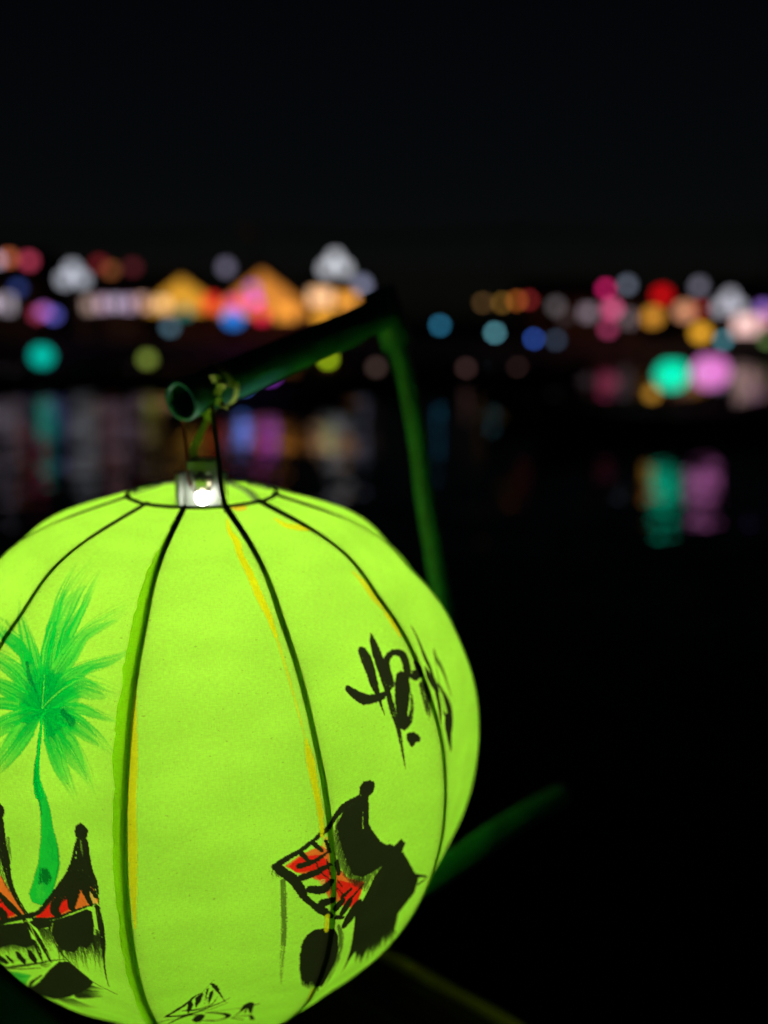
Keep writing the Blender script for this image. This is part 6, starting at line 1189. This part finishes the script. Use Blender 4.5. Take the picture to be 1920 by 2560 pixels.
(1,[(-7.7,-16.7),(-6.3,-11.6),(-3.2,-9.9),(-0.8,-12.7),(-1.1,-18.7),(-2.8,-24.2),(-5.3,-24.0),(-6.9,-20.8)],[],8,0.0,0.0,0.16,1.0),
(0,[(-0.1,-9.5),(6.3,-14.2),(12.3,-22.1),(12.2,-25.7),(8.6,-28.4),(3.7,-28.7)],[0.9,1.87,3.27,3.04,1.64,1.17],8,0.0,0.0,0.16,1.0),
(0,[(-1.3,-23.3),(4.5,-27.5)],[1.4,1.64],8,0.0,0.0,0.16,1.0),
(0,[(-0.9,-9.0),(8.1,-10.5),(19.3,-11.9)],[0.57,0.58,0.69],8,0.0,0.0,0.12,0.8),
(1,[(15.0,-28.4),(18.4,-18.0),(19.9,-7.6),(22.1,-4.3),(24.5,-3.8),(25.8,-6.8),(25.7,-17.5),(25.8,-26.2),(24.1,-21.2),(22.8,-14.2),(21.9,-22.1),(21.2,-21.2),(22.2,-13.3),(20.3,-16.6)],[],8,0.0,0.0,0.16,1.0),
(0,[(25.5,-10.0),(28.6,-8.1)],[1.4,0.93],8,0.0,0.0,0.16,1.0),
(0,[(15.0,-28.4),(21.1,-28.0),(24.9,-30.2)],[0.94,1.4,1.17],8,0.0,0.0,0.16,1.0),
(0,[(14.7,-29.8),(21.7,-37.7)],[1.17,1.4],8,0.0,0.0,0.16,1.0),
(1,[(24.6,-26.7),(26.5,-29.8),(28.8,-42.0),(25.9,-41.1)],[],8,0.0,0.0,0.16,1.0)]),
('stain_left',[0],(0.00471, -0.15421, -0.08402),(0.961, 0.2765, -0.0),(-0.1145, 0.3982, 0.9101),[
(0,[(-8.8,40.3),(-10.8,20.2),(-12.5,1.2),(-13.2,-17.5),(-15.1,-35.8),(-16.0,-58.0),(-16.7,-77.1),(-17.0,-96.8)],[1.14,2.21,3.52,3.79,4.04,4.46,3.71,1.12],17,0.15,0.0,0.58,0.85)]),
('stain_top',[-1],(-0.00163, -0.05532, -0.00345),(0.9115, 0.4112, -0.0),(-0.3869, 0.8577, 0.3386),[
(0,[(3.0,6.2),(-1.7,-4.3),(-5.4,-9.1)],[5.69,4.31,4.26],18,0.5,0.0,0.68,0.8)]),
('stain_middle',[0],(0.06119, -0.13417, -0.07145),(0.9841, 0.1775, 0.0),(-0.0904, 0.5011, 0.8607),[
(0,[(-22.6,99.3),(-21.4,89.2),(-18.4,82.7),(-16.8,72.3),(-12.7,60.2),(-8.1,45.5),(-3.8,34.1),(-0.8,23.0)],[1.65,2.74,4.13,3.52,4.07,4.22,3.25,1.82],17,0.12,0.0,0.6,0.9),
(0,[(-0.8,23.0),(2.7,7.8),(6.4,-8.5),(11.3,-30.2)],[1.45,1.47,1.1,1.12],17,0.3,0.0,0.6,0.6),
(0,[(11.3,-30.2),(12.8,-39.8),(14.6,-51.3),(16.9,-64.5),(17.7,-75.9)],[1.52,4.4,3.39,2.92,1.8],17,0.1,0.0,0.6,0.9),
(0,[(20.3,-114.8),(20.0,-121.8)],[2.54,2.42],17,0.0,0.0,0.4,0.8),
(0,[(15.1,-155.1),(13.8,-161.8)],[2.89,3.56],17,0.0,0.0,0.4,0.8)]),
('stain_right',[1],(0.09976, -0.06727, -0.03797),(0.7797, 0.6261, -0.0),(-0.4056, 0.5052, 0.7618),[
(0,[(-22.6,55.8),(-20.5,49.1),(-15.0,45.2),(-10.6,41.6)],[2.69,5.25,6.27,2.34],17,0.2,0.0,0.68,0.85),
(0,[(-2.6,5.9),(0.8,-1.3),(4.0,-12.2),(6.6,-20.6)],[1.27,3.62,4.42,1.87],17,0.2,0.0,0.68,0.8),
(0,[(6.9,-23.1),(8.7,-30.4),(9.8,-37.3)],[3.01,3.4,1.6],17,0.2,0.0,0.68,0.85),
(0,[(-39.6,71.0),(-35.1,71.1)],[6.01,5.25],18,0.0,0.0,0.9,0.8)])]

def sstep(a, b, x):
    u = np.clip((x-a)/(b-a), 0, 1); return u*u*(3-2*u)
def paint_panel(k, P):
    """brush work on one cloth panel: rgb and cover at every point"""
    n = len(P); rgb = np.zeros((n, 3)); al = np.zeros(n)
    for mi, (name, pans, O, U, V, prims) in enumerate(MOTIFS):
        if k not in pans: continue
        q = (P - RIMV - np.array(O))*1000
        X0 = q @ np.array(U); Y0 = q @ np.array(V)
        X0 = X0 + (vnoise(X0*1.3, Y0*1.3, 11)-0.5)*0.5 + (vnoise(X0*4, Y0*4, 12)-0.5)*0.22
        Y0 = Y0 + (vnoise(X0*1.3, Y0*1.3, 13)-0.5)*0.5 + (vnoise(X0*4, Y0*4, 14)-0.5)*0.22
        for pi_, (ty, pts, w, ci, dry, fade, soft, a) in enumerate(prims):
            pt = np.array(pts, float); mg = (max(w)/2 if w else 0) + soft + 0.5
            sel = np.nonzero((X0 > pt[:, 0].min()-mg) & (X0 < pt[:, 0].max()+mg) & (Y0 > pt[:, 1].min()-mg) & (Y0 < pt[:, 1].max()+mg))[0]
            if len(sel) == 0: continue
            X = X0[sel]; Y = Y0[sel]; seed = 100+mi*97+pi_
            if ty == 0:
                if len(pt) > 2:
                    m_ = max(8, 5*len(pt)); u = np.linspace(0, 1, m_)
                    pp = smooth_path(np.c_[pt, np.zeros(len(pt))], m_)[:, :2]
                    dd = np.r_[0, np.cumsum(np.linalg.norm(np.diff(pt, axis=0), axis=1))]
                    ww = np.interp(u*dd[-1], dd, w)
                else: pp, ww = pt, np.array(w, float)
                L = np.r_[0, np.cumsum(np.linalg.norm(np.diff(pp, axis=0), axis=1))]
                best = np.full(len(sel), 1e9); cov = np.full(len(sel), -1e9); al_s = np.zeros(len(sel)); cr_s = np.zeros(len(sel))
                for i in range(len(pp)-1):
                    ax_, ay = pp[i]; d = pp[i+1]-pp[i]; l2 = d @ d + 1e-9
                    t = np.clip(((X-ax_)*d[0]+(Y-ay)*d[1])/l2, 0, 1)
                    ex = X-ax_-d[0]*t; ey = Y-ay-d[1]*t; dist = np.hypot(ex, ey)
                    c = (ww[i]+(ww[i+1]-ww[i])*t)/2 - dist
                    up = c > cov
                    cov = np.where(up, c, cov); al_s = np.where(up, L[i]+t*math.sqrt(l2), al_s)
                    cr_s = np.where(up, (ex*-d[1]+ey*d[0])/math.sqrt(l2), cr_s)
                m = sstep(-soft*0.5, soft*0.5, cov); u = al_s/L[-1]
                if dry > 0:
                    nz = 0.65*vnoise(cr_s*2.6, al_s*0.16, seed) + 0.35*vnoise(X*5, Y*5, seed+1)
                    th = dry*(0.35+0.75*u)
                    m = m*sstep(th-0.16, th+0.10, nz)
                if fade > 0: m = m*(1-fade*sstep(0.35, 1.0, u))
            else:
                ins = np.zeros(len(sel), bool); dist = np.full(len(sel), 1e9); N = len(pt)
                for i in range(N):
                    x0, y0 = pt[i]; x1, y1 = pt[(i+1) % N]; dx, dy = x1-x0, y1-y0; l2 = dx*dx+dy*dy+1e-9
                    t = np.clip(((X-x0)*dx+(Y-y0)*dy)/l2, 0, 1)
                    dist = np.minimum(dist, np.hypot(X-x0-dx*t, Y-y0-dy*t))
                    cnd = (y0 > Y) != (y1 > Y)
                    if abs(dy) > 1e-9: ins ^= cnd & (X < x0+dx*(Y-y0)/dy)
                m = sstep(-soft*0.5, soft*0.5, np.where(ins, dist, -dist))
                if dry > 0:
                    nz = 0.6*vnoise(X*2.2+Y*0.3, Y*0.35, seed)+0.4*vnoise(X*4, Y*4, seed+1)
                    m = m*sstep(dry-0.16, dry+0.10, nz + 0.25*sstep(0, 3.0, np.where(ins, dist, 0)))
            m = m*a
            c = np.array(PALETTE[ci]); A0 = al[sel]; A1 = m + A0*(1-m)
            rgb[sel] = (c[None]*m[:, None] + rgb[sel]*(A0*(1-m))[:, None])/np.maximum(A1, 1e-6)[:, None]
            al[sel] = A1
    return rgb, al

def cloth_material(name, colour, reflect):
    m = bpy.data.materials.new(name); m.use_nodes = True
    nt = m.node_tree; L = nt.links; nt.nodes.clear()
    out = nt.nodes.new('ShaderNodeOutputMaterial')
    uv = nt.nodes.new('ShaderNodeUVMap'); uv.uv_map = 'cloth'
    def noise(scale, stretch, detail=3):
        mp = nt.nodes.new('ShaderNodeMapping'); mp.inputs['Scale'].default_value = (scale*stretch[0], scale*stretch[1], 1)
        n = nt.nodes.new('ShaderNodeTexNoise'); n.inputs['Scale'].default_value = 1; n.inputs['Detail'].default_value = detail
        L.new(uv.outputs['UV'], mp.inputs['Vector']); L.new(mp.outputs['Vector'], n.inputs['Vector']); return n
    def rangeof(n, a, b, f0=0.3, f1=0.7):
        r = nt.nodes.new('ShaderNodeMapRange'); r.inputs['From Min'].default_value = f0; r.inputs['From Max'].default_value = f1
        r.inputs['To Min'].default_value = a; r.inputs['To Max'].default_value = b; L.new(n.outputs['Fac'], r.inputs['Value']); return r
    def mul(a, b):
        q = nt.nodes.new('ShaderNodeMath'); q.operation = 'MULTIPLY'; L.new(a.outputs[0], q.inputs[0]); L.new(b.outputs[0], q.inputs[1]); return q
    weft = rangeof(noise(1500, (0.25, 1)), 0.93, 1.06); warp = rangeof(noise(1500, (1, 0.25)), 0.94, 1.05)
    fleck = rangeof(noise(520, (0.7, 1), 2), 0.72, 1.0, 0.25, 0.32); cloud = rangeof(noise(30, (0.6, 1.3), 3), 0.91, 1.06)  # cloud: uneven dye, strengthened to put soft fold shading into the colour
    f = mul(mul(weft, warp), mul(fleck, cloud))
    base = nt.nodes.new('ShaderNodeRGB'); base.outputs[0].default_value = (*colour, 1)
    at = nt.nodes.new('ShaderNodeAttribute'); at.attribute_name = 'paint'
    mx = nt.nodes.new('ShaderNodeMix'); mx.data_type = 'RGBA'
    L.new(at.outputs['Alpha'], mx.inputs[0]); L.new(base.outputs[0], mx.inputs[6]); L.new(at.outputs['Color'], mx.inputs[7])
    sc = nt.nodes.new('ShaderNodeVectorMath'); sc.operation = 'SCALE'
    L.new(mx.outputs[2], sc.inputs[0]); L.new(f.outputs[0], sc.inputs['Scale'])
    tr = nt.nodes.new('ShaderNodeBsdfTranslucent'); df = nt.nodes.new('ShaderNodeBsdfDiffuse')
    L.new(sc.outputs[0], tr.inputs['Color']); L.new(sc.outputs[0], df.inputs['Color'])
    ms = nt.nodes.new('ShaderNodeMixShader'); ms.inputs[0].default_value = reflect
    L.new(tr.outputs[0], ms.inputs[1]); L.new(df.outputs[0], ms.inputs[2]); L.new(ms.outputs[0], out.inputs['Surface'])
    return m
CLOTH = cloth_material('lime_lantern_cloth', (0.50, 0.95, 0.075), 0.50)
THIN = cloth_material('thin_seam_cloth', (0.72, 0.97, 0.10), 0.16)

def grid_object(name, G, parent, origin, mat, paint=None, uvscale=(1, 1)):
    nt_, ns = G.shape[:2]
    me = bpy.data.meshes.new(name)
    V = (G.reshape(-1, 3) - np.array(origin)).astype(np.float32)
    i = np.arange(nt_-1)[:, None]*ns + np.arange(ns-1)[None, :]
    Fq = np.stack([i, i+ns, i+ns+1, i+1], -1).reshape(-1, 4).astype(np.int32)
    me.vertices.add(len(V)); me.vertices.foreach_set('co', V.ravel())
    me.loops.add(Fq.size); me.loops.foreach_set('vertex_index', Fq.ravel())
    me.polygons.add(len(Fq)); me.polygons.foreach_set('loop_start', np.arange(0, Fq.size, 4, dtype=np.int32))
    me.polygons.foreach_set('use_smooth', np.ones(len(Fq), bool))
    me.update(calc_edges=True)
    arc = np.r_[0, np.cumsum(np.linalg.norm(np.diff(G[:, ns//2], axis=0), axis=1))]
    wid = np.linalg.norm(G[:, -1]-G[:, 0], axis=1)
    uvv = np.stack([np.broadcast_to((np.linspace(-0.5, 0.5, ns)[None]*wid[:, None])+uvscale[0], (nt_, ns)), np.broadcast_to(arc[:, None], (nt_, ns))], -1).reshape(-1, 2)
    ul = me.uv_layers.new(name='cloth'); ul.data.foreach_set('uv', uvv[Fq.ravel()].astype(np.float32).ravel())
    at = me.color_attributes.new('paint', 'FLOAT_COLOR', 'POINT')
    pc = np.zeros((len(V), 4), np.float32)
    if paint is not None: pc[:, :3] = paint[0]; pc[:, 3] = paint[1]
    at.data.foreach_set('color', pc.ravel())
    me.materials.append(mat)
    o = bpy.data.objects.new(name, me); COL.objects.link(o); o.parent = parent
    return o

def make_big_lantern():
    base = RIMV + AX*HEIGHT
    root = empty('silk_lantern', tuple(base)); O = tuple(base)
    tag(root, 'large glowing lime green ribbed silk lantern painted with palm, pagodas and calligraphy', 'lantern')
    tcos = lambda n: 0.5-0.5*np.cos(np.linspace(0, np.pi, n))
    for k in range(-6, 6):
        hi = -2 <= k <= 2
        ns, nt_ = ((90, 420) if k == -2 else (190, 900)) if hi else (14, 60)
        t = 0.35*tcos(nt_) + 0.65*np.linspace(0, 1, nt_); s = np.linspace(0, 1, ns)
        G = panel_grid(k, s, t)
        pnt = paint_panel(k, G.reshape(-1, 3)) if hi else None
        grid_object('fabric_panel', G, root, O, CLOTH, pnt, (k*0.3, 0))
    # bamboo ribs just inside the cloth
    t = tcos(70)
    for k in range(-6, 6):
        c = rib_curve(k, t); cen = RIMV + np.outer(t*HEIGHT, AX)
        out_ = c-cen; out_ /= np.linalg.norm(out_, axis=1)[:, None]
        side = np.cross(out_, np.gradient(c, axis=0))
        w = (0.0043 if k in (2, 3) else 0.0032)*(1 + 0.25*(vnoise(t*14, t*0+k*5.3, 3)-0.5)) * (1+0.25*np.exp(-t*30))
        strip('rib', c-out_*0.0032, w, 0.0020, M['bamboo'], root, side, origin=O)
    # rings
    for nm, tt_, rr in (('top_ring', 0.0, 0.0011), ('bottom_ring', 1.0, 0.0013)):
        P_ = [rib_curve(k, np.array([tt_]))[0] for k in range(-6, 6)]; P_.append(P_[0]); Q = []
        for a, b in zip(P_[:-1], P_[1:]):
            for u in (0, 0.2, 0.4, 0.6, 0.8):
                q = np.array(a)*(1-u)+np.array(b)*u; c0 = RIMV+AX*HEIGHT*tt_
                Q.append(q + (q-c0)*0.012*math.sin(math.pi*u))
        Q.append(Q[0]); Q.append(Q[1])
        tube(nm, Q, rr, M['wire'], root, 10, cap=False, origin=O)
    # the overlapping cloth edge beside the front left rib, its free edge cut ragged
    t = np.linspace(0.012, 0.99, 500); u = np.linspace(0, 1, 14)
    a = rib_curve(-1, t); b = rib_curve(0, t); d = a-b; W_ = np.linalg.norm(d, axis=1)[:, None]; d = d/W_
    cen = RIMV+np.outer(t*HEIGHT, AX); out_ = (a+b)/2-cen; out_ /= np.linalg.norm(out_, axis=1)[:, None]
    wd = np.interp(t, [0.01, 0.05, 0.13, 0.24, 0.34, 0.5, 0.8, 1], [2.2, 4.6, 7.6, 7.8, 6.4, 5.9, 5.6, 5.2])*0.001
    wd = wd + (vnoise(t*30, t*0, 21)-0.5)*0.0018 + (vnoise(t*160, t*0, 22)-0.5)*0.0012 + (vnoise(t*420, t*0, 23)-0.5)*0.0008
    G = b[:, None] + d[:, None]*(u[None, :, None]*wd[:, None, None]) + out_[:, None]*(0.0005 + 0.0003*np.sin(np.pi*u)[None, :, None] - 0.0010*(u*wd[:, None]/0.045)[..., None])
    grid_object('seam_flap', G, root, O, THIN, None, (7, 0))
    # wire hanger rising from the ring to the arm
    hp = smooth_path(HANGER, 30)
    strip('hanger', hp, np.interp(np.linspace(0, 1, 30), [0, 0.3, 1], [0.0028, 0.0028, 0.0030]), 0.0016, M['wire'], root, (1, 0.2, 0), origin=O)
    tube('red_wire', smooth_path(RED_WIRE, 20), 0.0011, M['red_wire'], root, 8, origin=O)
    # ribbon tying the lantern to the pipe
    strip('ribbon_tail', smooth_path(RIBBON, 18), [0.0042]*10+[0.0050]*8, 0.0006, M['ribbon'], root, (0.9, 0.2, 0.3), origin=O)
    ap = np.array(ARM); c = np.array(RIBBON_WRAP_AT); dv = ap[1]-ap[0]; dv /= np.linalg.norm(dv)
    c = ap[0] + dv*((c-ap[0]) @ dv)
    u_ = np.cross(dv, (0, 0, 1)); u_ /= np.linalg.norm(u_); w_ = np.cross(u_, dv)
    an = np.linspace(0, 2*np.pi*1.02, 34)
    loop = c + 0.0136*(np.cos(an)[:, None]*u_ + np.sin(an)[:, None]*w_) + np.outer(np.linspace(-0.002, 0.002, 34), dv)
    strip('ribbon_loop', loop, 0.0045, 0.0006, M['ribbon'], root, dv, origin=O)
    for kp in RIBBON_KNOT: strip('ribbon_end', smooth_path(kp, 10), [0.0052]*4+[0.0060]*3+[0.0046]*3, 0.0006, M['ribbon'], root, (0.5, 0.1, -0.8), origin=O)
    # lamp holder in the mouth: open metal bracket with cap, bulb and cord
    hx, hy, hz = HOLDER
    def hb(nm, x0, x1, y0, y1, z0, z1, mat, par=root):
        v, f = box_data(hx+x0, hx+x1, hy+y0, hy+y1, hz+z0, hz+z1)
        ob = mesh_obj(nm, v, f, mat, par, origin=O)
        bm = bmesh.new(); bm.from_mesh(ob.data); bmesh.ops.bevel(bm, geom=list(bm.edges), offset=0.0012, segments=2, affect='EDGES'); bm.to_mesh(ob.data); bm.free()
        return ob
    hold = hb('lamp_holder', -0.0125, 0.0130, 0.006, 0.010, -0.020, 0.0125, M['grey_plastic'])
    hb('holder_side', -0.0145, -0.0122, -0.008, 0.010, -0.020, 0.0120, M['grey_plastic'], hold)
    hb('holder_side', 0.0127, 0.0150, -0.008, 0.010, -0.020, 0.0120, M['metal'], hold)
    hb('holder_cap', -0.0072, 0.0108, -0.006, 0.008, 0.0130, 0.0205, M['grey_plastic'], hold)
    def at_h(nm, prof, mat, loc, seg=18):
        me = lathe_mesh(nm, prof, mat, seg); ob = bpy.data.objects.new(nm, me); COL.objects.link(ob); ob.parent = root
        ob.location = tuple(np.array(loc)-base); return ob
    at_h('bulb_socket', [(0.006, -0.004), (0.0062, 0.006), (0.004, 0.009)], M['metal'], (hx+0.001, hy-0.0015, hz+0.0045))
    at_h('small_bulb', [(0.001, -0.0045), (0.0030, -0.0036), (0.0042, -0.0012), (0.0040, 0.0015), (0.003, 0.0040), (0.002, 0.006)], glowing('small_bulb_glass', (1.0, 0.93, 0.80), 26), (hx+0.001, hy-0.0015, hz-0.0035))
    bc = RIMV + AX*HEIGHT*BULB_AT
    at_h('bulb', [(0.004, -0.024), (0.014, -0.020), (0.022, -0.008), (0.0235, 0.002), (0.020, 0.014), (0.013, 0.026), (0.011, 0.034)], glowing('bulb_glass', (1.0, 0.93, 0.78), BULB_POWER), bc, 24)
    at_h('bulb_cap', [(0.0125, 0.033), (0.0125, 0.055), (0.006, 0.062)], M['grey_plastic'], bc)
    tube('bulb_cord', smooth_path([tuple(bc+np.array([0, 0, 0.06])), tuple(bc*0.5+np.array(HOLDER)*0.5+np.array([0.003, 0, 0])), (hx, hy+0.004, hz-0.018)], 12), 0.0018, M['wire'], root, 8, origin=O)
BULB_AT = 0.31
BULB_POWER = 51.0
make_big_lantern()
